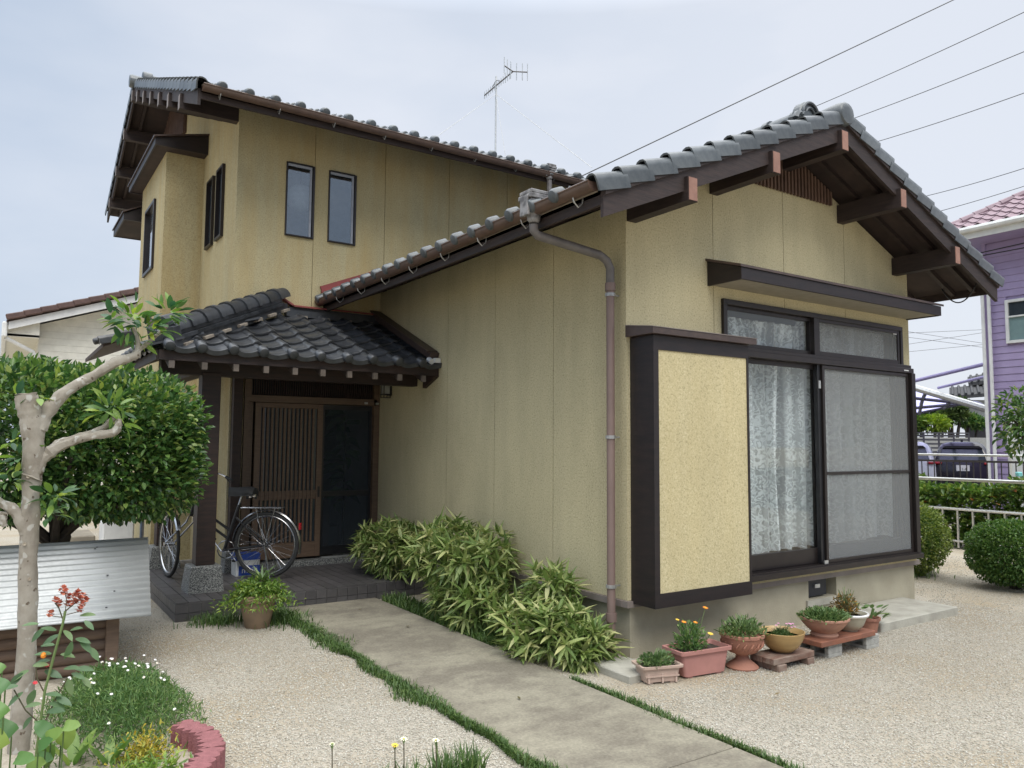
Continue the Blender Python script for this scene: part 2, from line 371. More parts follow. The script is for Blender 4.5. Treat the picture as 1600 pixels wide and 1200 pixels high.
def screen(name, col, cover):
    m, t, p, o = newmat(name); t.nodes.remove(p)
    d = nd(t, 'ShaderNodeBsdfDiffuse'); d.inputs[0].default_value = c4(col)
    tr = nd(t, 'ShaderNodeBsdfTransparent'); ms = nd(t, 'ShaderNodeMixShader'); ms.inputs[0].default_value = cover
    t.links.new(tr.outputs[0], ms.inputs[1]); t.links.new(d.outputs[0], ms.inputs[2]); t.links.new(ms.outputs[0], o.inputs[0]); return m
m_screen = screen('insect_screen', (.33, .34, .34), .33)
m_screen_dk = screen('dark_screen', (.05, .06, .07), .42)
def lace(name, base):
    """lace cloth: flower rings woven dense, net between them open"""
    m, t, p, o = newmat(name); t.nodes.remove(p)
    uv = nd(t, 'ShaderNodeUVMap'); mp = nd(t, 'ShaderNodeMapping'); mp.inputs['Scale'].default_value = (1, 1, 1); t.links.new(uv.outputs[0], mp.inputs[0])
    vo = nd(t, 'ShaderNodeTexVoronoi', inp={'Scale': 15, 'Randomness': .9}); dn = nd(t, 'ShaderNodeTexNoise', inp={'Scale': 14, 'Detail': 3}); t.links.new(mp.outputs[0], dn.inputs['Vector']); dm = nd(t, 'ShaderNodeVectorMath', operation='MULTIPLY_ADD'); dm.inputs[1].default_value = (.12, .12, 0); t.links.new(dn.outputs['Color'], dm.inputs[0]); t.links.new(mp.outputs[0], dm.inputs[2]); t.links.new(dm.outputs[0], vo.inputs['Vector'])
    wv = nd(t, 'ShaderNodeMath', operation='MULTIPLY'); wv.inputs[1].default_value = 15; t.links.new(vo.outputs['Distance'], wv.inputs[0])
    sn = nd(t, 'ShaderNodeMath', operation='SINE'); t.links.new(wv.outputs[0], sn.inputs[0])
    # band across the cloth: flowers in stripes
    sx = nd(t, 'ShaderNodeSeparateXYZ'); t.links.new(uv.outputs[0], sx.inputs[0])
    bw = nd(t, 'ShaderNodeMath', operation='MULTIPLY'); bw.inputs[1].default_value = 2*PI/.46; t.links.new(sx.outputs['X'], bw.inputs[0])
    bs = nd(t, 'ShaderNodeMath', operation='SINE'); t.links.new(bw.outputs[0], bs.inputs[0])
    ss = nd(t, 'ShaderNodeMath', operation='MULTIPLY_ADD'); ss.inputs[1].default_value = .9; t.links.new(bs.outputs[0], ss.inputs[0]); t.links.new(sn.outputs[0], ss.inputs[2])
    nz_ = nd(t, 'ShaderNodeTexNoise', inp={'Scale': 60, 'Detail': 2}); t.links.new(uv.outputs[0], nz_.inputs['Vector'])
    s2 = nd(t, 'ShaderNodeMath', operation='MULTIPLY_ADD'); s2.inputs[1].default_value = 1.6; t.links.new(nz_.outputs['Fac'], s2.inputs[0]); t.links.new(ss.outputs[0], s2.inputs[2])
    k = ramp(t, s2.outputs[0], [(.55, .40*base), (.95, .93)]) if False else None
    sc3 = nd(t, 'ShaderNodeMapping'); sc3.inputs['Scale'].default_value = (11, .12, 1); t.links.new(uv.outputs[0], sc3.inputs[0]); nb3 = nd(t, 'ShaderNodeTexNoise', inp={'Scale': 1.0, 'Detail': 2}); t.links.new(sc3.outputs[0], nb3.inputs['Vector'])
    s3 = nd(t, 'ShaderNodeMath', operation='MULTIPLY_ADD'); s3.inputs[1].default_value = 7.0; t.links.new(nb3.outputs['Fac'], s3.inputs[0]); s4 = nd(t, 'ShaderNodeMath', operation='SUBTRACT'); s4.inputs[1].default_value = 3.6; t.links.new(s3.outputs[0], s4.inputs[0]); t.links.new(s2.outputs[0], s3.inputs[2]); s2 = s4
    mr = nd(t, 'ShaderNodeMapRange', inp={'From Min': -.1, 'From Max': 1.9, 'To Min': base, 'To Max': .95}); t.links.new(s2.outputs[0], mr.inputs['Value'])
    d = nd(t, 'ShaderNodeBsdfDiffuse'); d.inputs[0].default_value = (.86, .90, .89, 1)
    tl = nd(t, 'ShaderNodeBsdfTranslucent'); tl.inputs[0].default_value = (.78, .83, .82, 1); md = nd(t, 'ShaderNodeMixShader'); md.inputs[0].default_value = .2
    t.links.new(d.outputs[0], md.inputs[1]); t.links.new(tl.outputs[0], md.inputs[2])
    tr = nd(t, 'ShaderNodeBsdfTransparent'); ms = nd(t, 'ShaderNodeMixShader')
    t.links.new(mr.outputs[0], ms.inputs[0]); t.links.new(tr.outputs[0], ms.inputs[1]); t.links.new(md.outputs[0], ms.inputs[2]); t.links.new(ms.outputs[0], o.inputs[0]); return m
m_lace = lace('lace_cloth', .36); m_lace2 = lace('plain_lace_cloth', .40)
# leaves
m_l_shrub = leafmat('shrub_leaf', [(0, (.03, .075, .024)), (.45, (.065, .14, .038)), (.8, (.13, .22, .055)), (1, (.26, .32, .085))], rough=.30, trans=.3)
m_l_round = leafmat('topiary_leaf', [(0, (.04, .10, .022)), (.6, (.085, .17, .036)), (1, (.17, .25, .06))], rough=.5)
m_l_round2 = leafmat('topiary_leaf_pale', [(0, (.08, .13, .025)), (.6, (.17, .23, .045)), (1, (.27, .31, .07))], rough=.5)
m_l_hedge = leafmat('hedge_leaf', [(0, (.04, .09, .02)), (.5, (.09, .165, .032)), (.95, (.20, .26, .055)), (.99, (.22, .25, .06)), (1, (.40, .13, .05))], rough=.4)
m_l_bamboo = leafmat('bamboo_leaf', [(0, (.10, .165, .04)), (.4, (.19, .265, .075)), (.8, (.34, .395, .145)), (1, (.50, .49, .23))], rough=.5)
m_l_tree = leafmat('tree_leaf', [(0, (.025, .075, .035)), (.45, (.06, .14, .04)), (.8, (.18, .29, .05)), (1, (.30, .38, .06))], rough=.4, trans=.3)
m_l_fresh = leafmat('fresh_leaf', [(0, (.08, .16, .03)), (.6, (.17, .28, .05)), (1, (.30, .37, .07))], rough=.45, trans=.3)
m_l_grass = leafmat('mondo_grass', [(0, (.04, .085, .018)), (.7, (.075, .14, .03)), (1, (.15, .21, .06))], rough=.5, trans=.15)
m_l_daisy = leafmat('daisy_leaf', [(0, (.065, .14, .04)), (.7, (.13, .23, .065)), (1, (.23, .31, .10))], rough=.6)
m_l_big = leafmat('broad_leaf', [(0, (.06, .15, .04)), (.6, (.12, .23, .05)), (1, (.24, .33, .07))], rough=.4)
m_l_yel = leafmat('yellow_leaf', [(0, (.28, .30, .04)), (.6, (.42, .36, .05)), (1, (.5, .34, .05))], rough=.5)
m_l_rose = leafmat('rose_leaf', [(0, (.07, .13, .06)), (.6, (.11, .19, .085)), (1, (.17, .24, .10))], rough=.45)
m_l_pot = leafmat('pot_leaf', [(0, (.075, .135, .045)), (.6, (.13, .21, .07)), (1, (.22, .29, .11))], rough=.5)
m_l_dry = leafmat('dry_leaf', [(0, (.11, .10, .045)), (.6, (.19, .14, .055)), (1, (.45, .24, .05))], rough=.7)
m_l_pine = leafmat('pine_leaf', [(0, (.04, .075, .02)), (.6, (.08, .125, .032)), (1, (.13, .17, .05))], rough=.6)
m_l_bright = leafmat('bright_leaf', [(0, (.15, .25, .03)), (1, (.28, .36, .05))], rough=.5)

# ------------------------------------------------------------------ foliage geometry
def leaves(P, D, L, W, droop=.15, fold=.25, spread=.6, shape='oval', r=None):
    """P points, D outward directions -> verts, quads; one folded leaf of 6 verts per point"""
    r = r or rng; n = len(P); P = np.asarray(P, float); D = np.asarray(D, float)+r.normal(0, spread, (n, 3))
    D /= np.linalg.norm(D, axis=1)[:, None]+1e-9
    up = np.tile(np.array([0, 0, 1.]), (n, 1))+r.normal(0, .45, (n, 3))
    S = np.cross(D, up); S /= np.linalg.norm(S, axis=1)[:, None]+1e-9
    Nn = np.cross(S, D)
    L = (np.asarray(L)*np.ones(n))*r.uniform(.7, 1.25, n); W = (np.asarray(W)*np.ones(n))*r.uniform(.8, 1.2, n)
    L = L[:, None]; W = W[:, None]
    a, b = (.32, .68) if shape == 'oval' else (.2, .55)
    wa, wb = (.95, .85) if shape == 'oval' else (1., .7)
    V = np.stack([P, P+D*L*a-S*W*.5*wa+Nn*W*fold, P+D*L*b-S*W*.5*wb+Nn*(W*fold-L*droop*.3), P+D*L-Nn*L*droop,
                  P+D*L*b+S*W*.5*wb+Nn*(W*fold-L*droop*.3), P+D*L*a+S*W*.5*wa+Nn*W*fold], 1)
    base = np.arange(n)[:, None]*6
    F = np.concatenate([base+np.array([[0, 3, 2, 1]]), base+np.array([[0, 5, 4, 3]])], 0)
    return V.reshape(-1, 3), F
def sph_dirs(n, r=None):
    r = r or rng; d = r.normal(0, 1, (n, 3)); return d/np.linalg.norm(d, axis=1)[:, None]
def superell(n, c, R, e=2.0, depth=.25, zmin=-1, r=None):
    """points spread in the outer shell of a superellipsoid, with outward normals"""
    r = r or rng; d = sph_dirs(n, r); d = d[d[:, 2] > zmin]
    k = (np.abs(d)**e).sum(1)**(-1/e); p = d*k[:, None]
    nrm = np.sign(p)*np.abs(p)**(e-1); nrm = nrm/np.asarray(R); nrm /= np.linalg.norm(nrm, axis=1)[:, None]
    s = 1-depth*r.random(len(p))**1.6
    lump = 1+.05*np.sin(p[:, 0]*7+1)*np.sin(p[:, 1]*6+2)*np.cos(p[:, 2]*8)+.035*np.sin(p[:, 0]*17+p[:, 2]*13)*np.sin(p[:, 1]*15+p[:, 2]*9)
    return p*(s*lump)[:, None]*np.asarray(R)+np.asarray(c), nrm
def clump(name, P, D, L, W, m, parent=None, kind=None, **k):
    V, F = leaves(P, D, L, W, **k); o = npmesh(name, V, F, m, parent)
    if kind: o['kind'] = kind
    return o
def leaf_mesh(name, m, L, W, fold=.22, droop=.2, seg=5, shape='oval', wav=0):
    """a single leaf along +Y, upper side +Z"""
    V = []; F = []
    for i in range(seg+1):
        u = i/seg
        w = {'oval': math.sin(PI*min(1, u*.93+.07))**.8, 'lance': (math.sin(PI*min(1, u*.8+.2)) if u > 0 else .35), 'heart': math.sqrt(max(0, 1-(u*1.25-.4)**2/.75)) if u < 1 else .02}[shape]*W*.5
        if i == seg: w = W*.02
        y = u*L; z = -droop*L*u*u
        zz = fold*w+(math.sin(u*9)*wav*w if wav else 0)
        V += [(-w, y, z+zz), (0, y, z), (w, y, z+zz)]
    for i in range(seg):
        a = i*3; F += [(a, a+1, a+4, a+3), (a+1, a+2, a+5, a+4)]
    b = MB(); b.add(V, F); return b.mesh(name, m, True)
def aim(p, d, up=(0, 0, 1), s=1):
    d = Vector(d).normalized(); u = Vector(up); x = d.cross(u)
    if x.length < 1e-3: x = Vector((1, 0, 0))
    x.normalize(); z = x.cross(d)
    return axes(x*s, d*s, z*s, p)

# ================================================================== ground
m_gravel = None
def gravelmat():
    m, t, p, o = newmat('gravel_ground'); p.inputs['Roughness'].default_value = .95; p.inputs['Specular IOR Level'].default_value = .2
    v = coords(t); n = noise(t, v, 75, 3, .7); b = noise(t, v, .8, 4, .6)
    c1 = ramp(t, n, [(.30, (.25, .22, .17)), (.5, (.41, .37, .305)), (.7, (.51, .475, .41))])
    c2 = ramp(t, n, [(.30, (.20, .16, .105)), (.5, (.35, .29, .205)), (.7, (.43, .365, .27))])
    k = ramp(t, b, [(.42, (0, 0, 0)), (.66, (1, 1, 1))]); col = mix(t, k, c1, c2)
    t.links.new(col, p.inputs['Base Color']); bumpn(t, p, n, .8, .01); return m
m_gravel = gravelmat()
gb = MB(); gb.face([(-400, -400, 0), (400, -400, 0), (400, 400, 0), (-400, 400, 0)])
struct(gb.build('ground', m_gravel), 'pale gravel yard around the house')
# concrete path
def pathmat():
    m, t, p, o = newmat('path_concrete'); p.inputs['Roughness'].default_value = .85
    v = coords(t); n = noise(t, v, 60, 3, .7); st = noise(t, coords(t, (.75, 1.5, 1)), 1.5, 5, .62); w = noise(t, v, 9, 4, .6)
    base = ramp(t, n, [(.3, (.225, .205, .155)), (.55, (.29, .265, .20)), (.75, (.355, .325, .25))])
    dark = ramp(t, n, [(.3, (.125, .11, .085)), (.7, (.20, .175, .135))])
    mm = nd(t, 'ShaderNodeMath', operation='MULTIPLY_ADD'); mm.inputs[1].default_value = .35; t.links.new(w, mm.inputs[0]); t.links.new(st, mm.inputs[2])
    k = ramp(t, mm.outputs[0], [(.56, (.10, .10, .10)), (.76, (.92, .92, .92))]); col = mix(t, k, base, dark)
    t.links.new(col, p.inputs['Base Color']); bumpn(t, p, n, .3, .005); return m
pb = MB(); n = 40
for (y0, y1) in ((-8, -1.52), (-1.51, .72), (.73, 2.945)): pb.box(-1.60, -.655, y0, y1, -.05, .022)
struct(pb.build('path', pathmat(), bevel=.006), 'weathered concrete path leading to the porch')

# ================================================================== house
H = thing('house', 'two storey yellow stucco house with grey tiled gable roofs and dark eaves', 'house', (0, 0, 0))
def cells(x0, x1, z0, z1, holes=()):
    xs = sorted({x0, x1, *[min(max(h[i], x0), x1) for h in holes for i in (0, 1)]})
    zs = sorted({z0, z1, *[min(max(h[i], z0), z1) for h in holes for i in (2, 3)]})
    for a, b in zip(xs, xs[1:]):
        run = None
        for c, d in zip(zs, zs[1:]):
            inside = any(h[0]-1e-6 <= a and b <= h[1]+1e-6 and h[2]-1e-6 <= c and d <= h[3]+1e-6 for h in holes)
            if not inside:
                if run is None: run = [c, d]
                else: run[1] = d
            if inside and run: yield a, b, run[0], run[1]; run = None
        if run: yield a, b, run[0], run[1]
G = .006
RX, ZR, SL = 1.90, 4.27, .42            # wing ridge x, deck height at ridge, slope
def zs(x): return ZR-SL*abs(x-RX)
def zsoff(x): return zs(x)-.09
EL, ER, VY = -.72, 4.47, -.585          # eaves and verge of the wing
# --- wing, front gable wall (plane y=0)
WIN = (1.04, 3.75, .47, 2.74)
fw = MB()
for a, b, c, d in cells(.032, 3.83, .40, 2.9, [WIN]): fw.box(a, b, .03, .13, c, d)
fw.prism([(.032, 2.9), (3.83, 2.9), (3.83, zsoff(3.83)-.005), (RX, zsoff(RX)-.005), (.032, zsoff(.032)-.005)], 1, .03, .13)
front_wall = fw.build('front_wall', m_joint, H)
VZ = 3.80
def gpanel(x0, x1, holes=(), vent=False):
    b = MB(); zt = 3.30
    for q in cells(x0, x1, .42, zt, list(holes)):
        if q[3] < .6 and x0 > 1.8 and x1 < 3: continue
        b.box(q[0], q[1], 0, .03, q[2], q[3])
    top = [(x0, zt), (x1, zt)]
    xs = [x1] + ([RX] if x0 < RX < x1 else []) + [x0]
    pts = []
    for x in xs: pts.append((x, min(zsoff(x), 9)))
    b.prism(top+pts, 1, 0, .03); return b
for x0, x1 in ((0, .95), (.95+G, 1.86), (1.86+G, 2.77), (2.77+G, 3.86)):
    gpanel(x0, x1, [WIN]).build('wall_panel', m_stucco, front_wall)
# gable lattice vent
lx0, lx1 = 1.27, 2.55
vt = MB(); vt.prism([(lx0, VZ), (lx1, VZ), (lx1, zsoff(lx1)-.004), (RX, zsoff(RX)-.004), (lx0, zsoff(lx0)-.004)], 1, -.004, -.022)
vent = vt.build('gable_vent', MAT('vent_back', (.02, .014, .012), rough=.9), H)
k = 0
x = lx0
while x < lx1-.02:
    b = MB(); b.prism([(x, VZ-.015), (x+.022, VZ-.015), (x+.022, zsoff(x+.022)-.005), (x, zsoff(x)-.005)], 1, -.02, -.046); b.build('slat', m_vent, vent); x += .048
# --- wing, side wall (plane x=0)
sw = MB(); sw.box(.03, .13, .031, 4.45, .40, 3.375); side_wall = sw.build('side_wall', m_joint, H)
ys = [.031, .90, 1.81, 2.72, 3.63, 4.45]
for a, b in zip(ys, ys[1:]):
    MB().box(0, .03, a+(G/2 if a > .1 else 0), b-G/2, .42, 3.378).build('wall_panel', m_stucco, side_wall)
# right side wall, back
MB().box(3.83, 3.86, .031, 4.45, .42, 3.36).build('wall_panel', m_stucco, side_wall)
MB().box(3.73, 3.83, .131, 4.45, .40, 3.36).build('right_wall', m_joint, H)
# foundation
fb = MB(); HV = (2.14, 2.55, .20, .40)
for a, b, c, d in cells(.04, 3.85, -.2, .37, [HV]): fb.box(a, b, .02, .2, c, d)
fb.box(.02, .2, .2, 4.45, -.2, .37); fb.box(3.65, 3.85, .2, 4.45, -.2, .37); fb.box(HV[0], HV[1], .16, .2, .2, .37)
fb.build('foundation', m_concrete, H)
MB().box(.04, 2.9, -.01, .02, -.05, .02).box(-.0, .02, .02, 4.4, -.05, .015)
b = MB(); b.box(-.02, 3.885, -.022, .04, .372, .418).box(-.022, .03, .041, 2.9, .372, .418).build('base_trim', m_trim, H)
v = MB().box(2.15, 2.44, .05, .07, .215, .37).build('foundation_vent', MAT('vent_black', (.012, .013, .02), rough=.5), H)
MB().box(2.26, 2.33, .035, .05, .285, .318).build('latch', m_alu, v)
MB().box(2.10, 2.60, .0, .03, .14, .195).build('vent_sill', m_slab, H)
# interior of the wing room
ib = MB(); ib.box(.14, 3.7, .14, 4.3, .42, .47); ib.build('room_floor', m_floor_in, H)
MB().box(.14, 3.7, 2.6, 2.66, .47, 2.9).build('room_wall', m_wall_in, H)
MB().box(.14, 3.7, .14, 2.6, 2.85, 2.9).build('room_ceiling', m_wall_in, H)
# --- window hood
hd = MB()
hx0, hx1, hy = .88, 3.84, -.345
hd.prism([(-.001, 3.055), (hy-.012, 2.945), (hy-.012, 2.925), (-.001, 3.035)], 0, hx0-.02, hx1+.03); hood = hd.build('window_hood', m_brownflash, H)
MB().box(hx0+.0, hx1, hy, hy+.022, 2.832, 2.924).build('fascia', m_boxwood, hood)
for xx in (hx0, hx1-.02): MB().prism([(-.002, 2.83), (hy+.022, 2.83), (hy+.022, 2.93), (-.002, 3.034)], 0, xx, xx+.02).build('side_board', m_boxwood, hood)
MB().box(hx0+.02, hx1-.02, hy+.022, -.002, 2.84, 2.85).build('hood_soffit', MAT('hood_soffit_board', (.30, .27, .21), (.26, .235, .18), rough=.8), hood)
# --- sliding window
w = MB()
w.box(1.04, 3.70, -.03, .10, 2.70, 2.745).box(1.04, 1.085, -.03, .10, 2.36, 2.70).box(3.66, 3.70, -.03, .10, 2.36, 2.70)
w.box(1.04, 3.80, -.075, .10, 2.275, 2.325).box(1.04, 3.80, -.05, .10, 2.325, 2.36)
w.box(1.04, 1.09, -.05, .10, .50, 2.275).box(3.725, 3.79, -.095, .10, .50, 2.275)
window = w.build('sliding_window', m_sash, H, bevel=.003)
s = MB().box(1.04, 3.80, -.115, .10, .455, .50); 
for yy in (-.09, -.06, -.02, .02): s.box(1.09, 3.725, yy, yy+.008, .50, .512)
s.build('sill', m_sash, window)
MB().box(1.3, 3.8, -.04, -.001, .419, .454).build('sill_board', m_stucco_box, window)
def sash(x0, x1, y, z0, z1, st, rb, rt, pane, par=window, nm='sash', mid=None):
    b = MB(); b.box(x0, x0+st, y, y+.03, z0, z1).box(x1-st, x1, y, y+.03, z0, z1).box(x0+st, x1-st, y, y+.03, z0, z0+rb).box(x0+st, x1-st, y, y+.03, z1-rt, z1)
    if mid: b.box(x0+st, x1-st, y-.002, y+.03, mid-.014, mid+.014)
    b.build(nm, m_sash, par, bevel=.002)
    MB().box(x0+st, x1-st, y+.012, y+.016, z0+rb, z1-rt).build('screen_mesh' if nm == 'insect_screen' else 'pane', pane, par)
# two glass sashes, insect screen in front of the right one
sash(1.09, 2.36, .0, .512, 2.275, .05, .13, .04, m_glass)
sash(2.30, 3.725, .04, .512, 2.275, .05, .13, .04, m_glass)
sash(2.30, 3.72, -.062, .508, 2.27, .032, .035, .03, m_screen, nm='insect_screen', mid=1.30)
MB().box(2.255, 2.298, -.04, .0, .512, 2.275).build('meeting_stile', m_black, window)
MB().box(2.262, 2.29, -.05, -.041, 2.06, 2.13).build('latch', m_alu, window)
MB().box(2.25, 2.30, -.075, -.064, .512, .54).build('latch', m_alu, window)
# transom lights
sash(1.085, 2.27, .01, 2.36, 2.70, .035, .04, .035, m_glass, nm='transom_sash')
MB().box(2.24, 2.30, -.03, .06, 2.36, 2.70).build('mullion', m_sash, window)
sash(2.30, 3.66, .04, 2.36, 2.70, .03, .03, .03, m_glass, nm='transom_sash')
sash(2.30, 3.655, -.02, 2.362, 2.70, .035, .04, .03, m_screen, nm='insect_screen')
MB().box(3.54, 3.60, -.022, -.02, 2.66, 2.668).build('sticker', m_white, window)
MB().box(3.62, 3.70, -.077, -.075, 2.295, 2.305).build('sticker', m_white, window)
# --- shutter box (tobukuro)
bx0, bx1, by = .035, 1.065, -.235
t_ = MB(); t_.box(bx0, bx1, by, -.001, .40, .425); t_.box(bx0, bx0+.02, by, -.001, .425, 2.335); t_.box(bx1-.015, bx1, by, -.001, .425, 2.335)
sbox = t_.build('shutter_box', m_boxwood, H)
f = MB(); f.box(bx0, bx0+.05, by-.012, by-.001, .40, 2.335).box(bx0+.05, bx1, by-.012, by-.001, 2.23, 2.335).box(bx0+.05, bx1, by-.012, by-.001, .40, .50).box(bx1-.02, bx1, by-.012, by-.001, .50, 2.23)
f.build('box_frame', m_boxwood, sbox)
MB().box(bx0+.05, bx1-.02, by-.004, by+.012, .50, 2.23).build('box_panel', m_stucco_box, sbox)
r = MB(); r.prism([(-.001, 2.425), (by-.055, 2.385), (by-.055, 2.34), (-.001, 2.34)], 0, bx0-.045, bx1+.05); r.build('box_cap', m_brownflash, sbox)
MB().prism([(-.001, 2.431), (by-.06, 2.391), (by-.06, 2.386), (-.001, 2.426)], 0, bx0-.05, bx1+.055).build('cap_sheet', m_trim, sbox)
# ---------------------------------------------------------------- roof tile meshes
TW, TE = .268, .235
PROF = [(0, .012), (.018, .036), (.04, .044), (.062, .036), (.085, .014), (.115, -.004), (.155, -.012), (.195, -.009), (.232, .002), (.262, .014), (.284, .02)]
def tile_mesh(name, m, eave=False):
    b = MB(); n = len(PROF); y0, y1, f, T = -.02, TE+.03, .03, .02
    top = [(u, y0, z+f) for u, z in PROF]+[(u, y0+.012, z+f+.004) for u, z in PROF]+[(u, y1, z) for u, z in PROF]
    lip = [(u, y0-.002, (z*.75-.045 if eave else z-T)+f) for u, z in PROF]
    V = top+lip
    F = []
    for i in range(n-1):
        F += [(i, i+1, n+i+1, n+i), (n+i, n+i+1, 2*n+i+1, 2*n+i), (3*n+i, 3*n+i+1, i+1, i)]
    # right edge thickness
    b.add(V, F)
    b.add([(PROF[-1][0], y0, PROF[-1][1]+f), (PROF[-1][0], y1, PROF[-1][1]), (PROF[-1][0], y1, PROF[-1][1]-T), (PROF[-1][0], y0, PROF[-1][1]+f-T)], [(0, 3, 2, 1)])
    b.add([(0, y0, PROF[0][1]+f), (0, y1, PROF[0][1]), (0, y1, PROF[0][1]-T), (0, y0, PROF[0][1]+f-T)], [(0, 1, 2, 3)])
    if eave:
        b2 = MB(); c = (.042, 0, .018+f); pts = [(c[0], -.075, c[2]), (c[0], -.07, c[2]), (c[0], -.055, c[2]), (c[0], .02, c[2]+.0)]
        b2.tube(pts, [.022, .040, .049, .049], 12); b.add(b2.v, b2.f)
    return b.mesh(name, m, True)
def verge_mesh(name, m, mirror=False):
    """edge tile: rolled top with a hanging flap on its outer side (u=0)"""
    b = MB(); y0, y1, f = -.025, TE+.012, .038
    prof = [(.0, -.068), (-.005, .0), (.0, .032), (.02, .05), (.05, .054), (.08, .045), (.105, .022), (.15, .005), (.21, .0), (.25, .008)]
    n = len(prof); T = .014
    V = [(u, y0, z+f) for u, z in prof]+[(u, y1, z) for u, z in prof]+[(u+(T if i < 3 else 0), y0, z+f-(T if i >= 3 else 0)) for i, (u, z) in enumerate(prof)]
    F = [(i, i+1, n+i+1, n+i) for i in range(n-1)]+[(2*n+i, 2*n+i+1, i+1, i) for i in range(n-1)]
    F += [(0, n, 2*n)]
    V += [(T, y1, -.068)]; F += [(0, n, 3*n, 2*n)]
    if mirror:
        V = [(-u, y, z) for u, y, z in V]; F = [q[::-1] for q in F]
    b.add(V, F); return b.mesh(name, m, True)
def cap_mesh(name, m, L=.30, r=.085, band=True):
    """half round ridge cap along +Y with a raised band at its lower end"""
    b = MB(); n = 8
    st = [(-.01, 1.16), (.045, 1.16), (.05, 1.0), (L, .97)] if band else [(0, 1), (L, .97)]
    V = []
    for y, k in st:
        for i in range(n+1):
            a = PI*i/n; V.append((math.cos(a)*r*k, y, math.sin(a)*r*k*1.02))
    F = [(j*(n+1)+i, (j+1)*(n+1)+i, (j+1)*(n+1)+i+1, j*(n+1)+i+1)[::-1] for j in range(len(st)-1) for i in range(n)]
    F.append(tuple(range(n+1))); b.add(V, F); return b.mesh(name, m, True)
T_MID, T_EAVE, T_VL, T_VR = {}, {}, {}, {}
for key, m in (('g', m_tile), ('d', m_tile_dk)):
    T_MID[key] = tile_mesh('roof_tile', m); T_EAVE[key] = tile_mesh('eave_tile', m, True)
    T_VL[key] = verge_mesh('verge_tile', m); T_VR[key] = verge_mesh('verge_tile', m, True)
CAP_G = cap_mesh('ridge_cap', m_tile); CAP_D = cap_mesh('ridge_cap', m_tile_dk, .235, .10)
NOSHI = {}
def noshi(key, w, L=.298, h=.034):
    return MB().box(-w/2, w/2, 0, L, 0, h).mesh('ridge_flat_tile', m_tile if key == 'g' else m_tile_dk)
def jit(a=.004): return random.uniform(-a, a)
def bulk_tiles(name, m, parent, mats):
    me = T_MID['g']; V0 = np.array([v.co[:] for v in me.vertices]); tri = []
    for p in me.polygons:
        q = list(p.vertices); tri.append(q if len(q) == 4 else q+[q[-1]])
    F0 = np.array([q for q in tri if len(set(q)) == 4]); Vs = []; Fs = []
    for i, M in enumerate(mats):
        A = np.array(M); Vs.append(V0@A[:3, :3].T+A[:3, 3]); Fs.append(F0+i*len(V0))
    o = npmesh(name, np.concatenate(Vs), np.concatenate(Fs), m, parent); o['kind'] = 'stuff'; return o
# ---------------------------------------------------------------- wing roof
def chevron(b, t0, t1, y0, y1, xl=EL, xr=ER):
    b.prism([(xl, zs(xl)+t0), (RX, ZR+t0), (xr, zs(xr)+t0), (xr, zs(xr)+t1), (RX, ZR+t1), (xl, zs(xl)+t1)], 1, y0, y1)
rb = MB(); chevron(rb, -.035, .0, VY+.03, 4.45); wing_roof = rb.build('wing_roof', m_soffit, H)
for s_, xe in ((-1, EL), (1, ER)):
    for t0, t1, y0, y1, nm in ((-.185, .0, VY, VY+.028, 'verge_board'), (-.045, .022, VY-.022, VY-.001, 'verge_strip')):
        MB().prism([(xe, zs(xe)+t0), (RX, ZR+t0), (RX, ZR+t1), (xe, zs(xe)+t1)], 1, y0, y1).build(nm, m_wood_h, wing_roof)
    # eave fascia and rafters
    MB().box(xe, xe-s_*.025, VY+.03, 4.45, zs(xe)-.10, zs(xe)).build('fascia', m_wood_h, wing_roof)
    for y in (-.17, -.38):
        MB().beam((xe-s_*.03, y, zs(xe-s_*.03)-.062), (RX+s_*.02, y, ZR-.062), .04, .05).build('rafter', m_wood_h, wing_roof)
    yy = .25
    while yy < 4.4:
        MB().beam((xe-s_*.03, yy, zs(xe-s_*.03)-.062), (s_ < 0 and -.002 or 3.862, yy, zs(s_ < 0 and -.002 or 3.862)-.062), .04, .05).build('rafter', m_wood_h, wing_roof); yy += .45
for px in (.055, .965, 1.86, 2.72, 3.63):
    zt = min(zs(px-.05), zs(px+.05))-.085
    pu = MB().box(px-.046, px+.046, VY-.035, -.001, zt-.17, zt).build('purlin', m_wood_h, wing_roof)
    MB().box(px-.040, px+.040, VY-.040, VY-.036, zt-.165, zt-.006).build('end_cap', m_endcap, pu)
cw = 1/math.hypot(1, SL); sn_ = SL*cw
off = .022
def wing_M(side, y, s):   # s: distance up the slope from the eave
    if side < 0:
        V = (cw, 0, sn_); W = (-sn_, 0, cw); U = (0, -1, 0); x = EL-.035+s*cw
    else:
        V = (-cw, 0, sn_); W = (sn_, 0, cw); U = (0, 1, 0); x = ER+.035-s*cw
    return Vector(U), Vector(V), Vector(W), Vector((x, y, zs(x)))+Vector(W)*off
nrow = 12
bm = []
for side in (-1, 1):
    ncol = 18
    for j in range(nrow):
        s = j*TE
        for i in range(ncol):
            y = (VY+.15+TW*(i+1)) if side < 0 else (VY+.15+TW*i)
            if y > 4.5: continue
            U, V, W, o = wing_M(side, y, s); M = axes(U, V, W, o)
            if j == 0 and side < 0: inst('eave_tile', T_EAVE['g'], wing_roof, M)
            else: bm.append(M)
        U, V, W, o = wing_M(side, VY-.03, s)
        inst('verge_tile', (T_VR if side < 0 else T_VL)['g'], wing_roof, axes(U, V, W, o+Vector((0, jit(.003), jit(.003)))))
bulk_tiles('roof_tiles', m_tile, wing_roof, bm)
MB().box(EL-.05, EL-.02, VY+.03, 4.45, zs(EL)-.02, zs(EL)+.03).build('eave_batten', m_plaster, wing_roof)
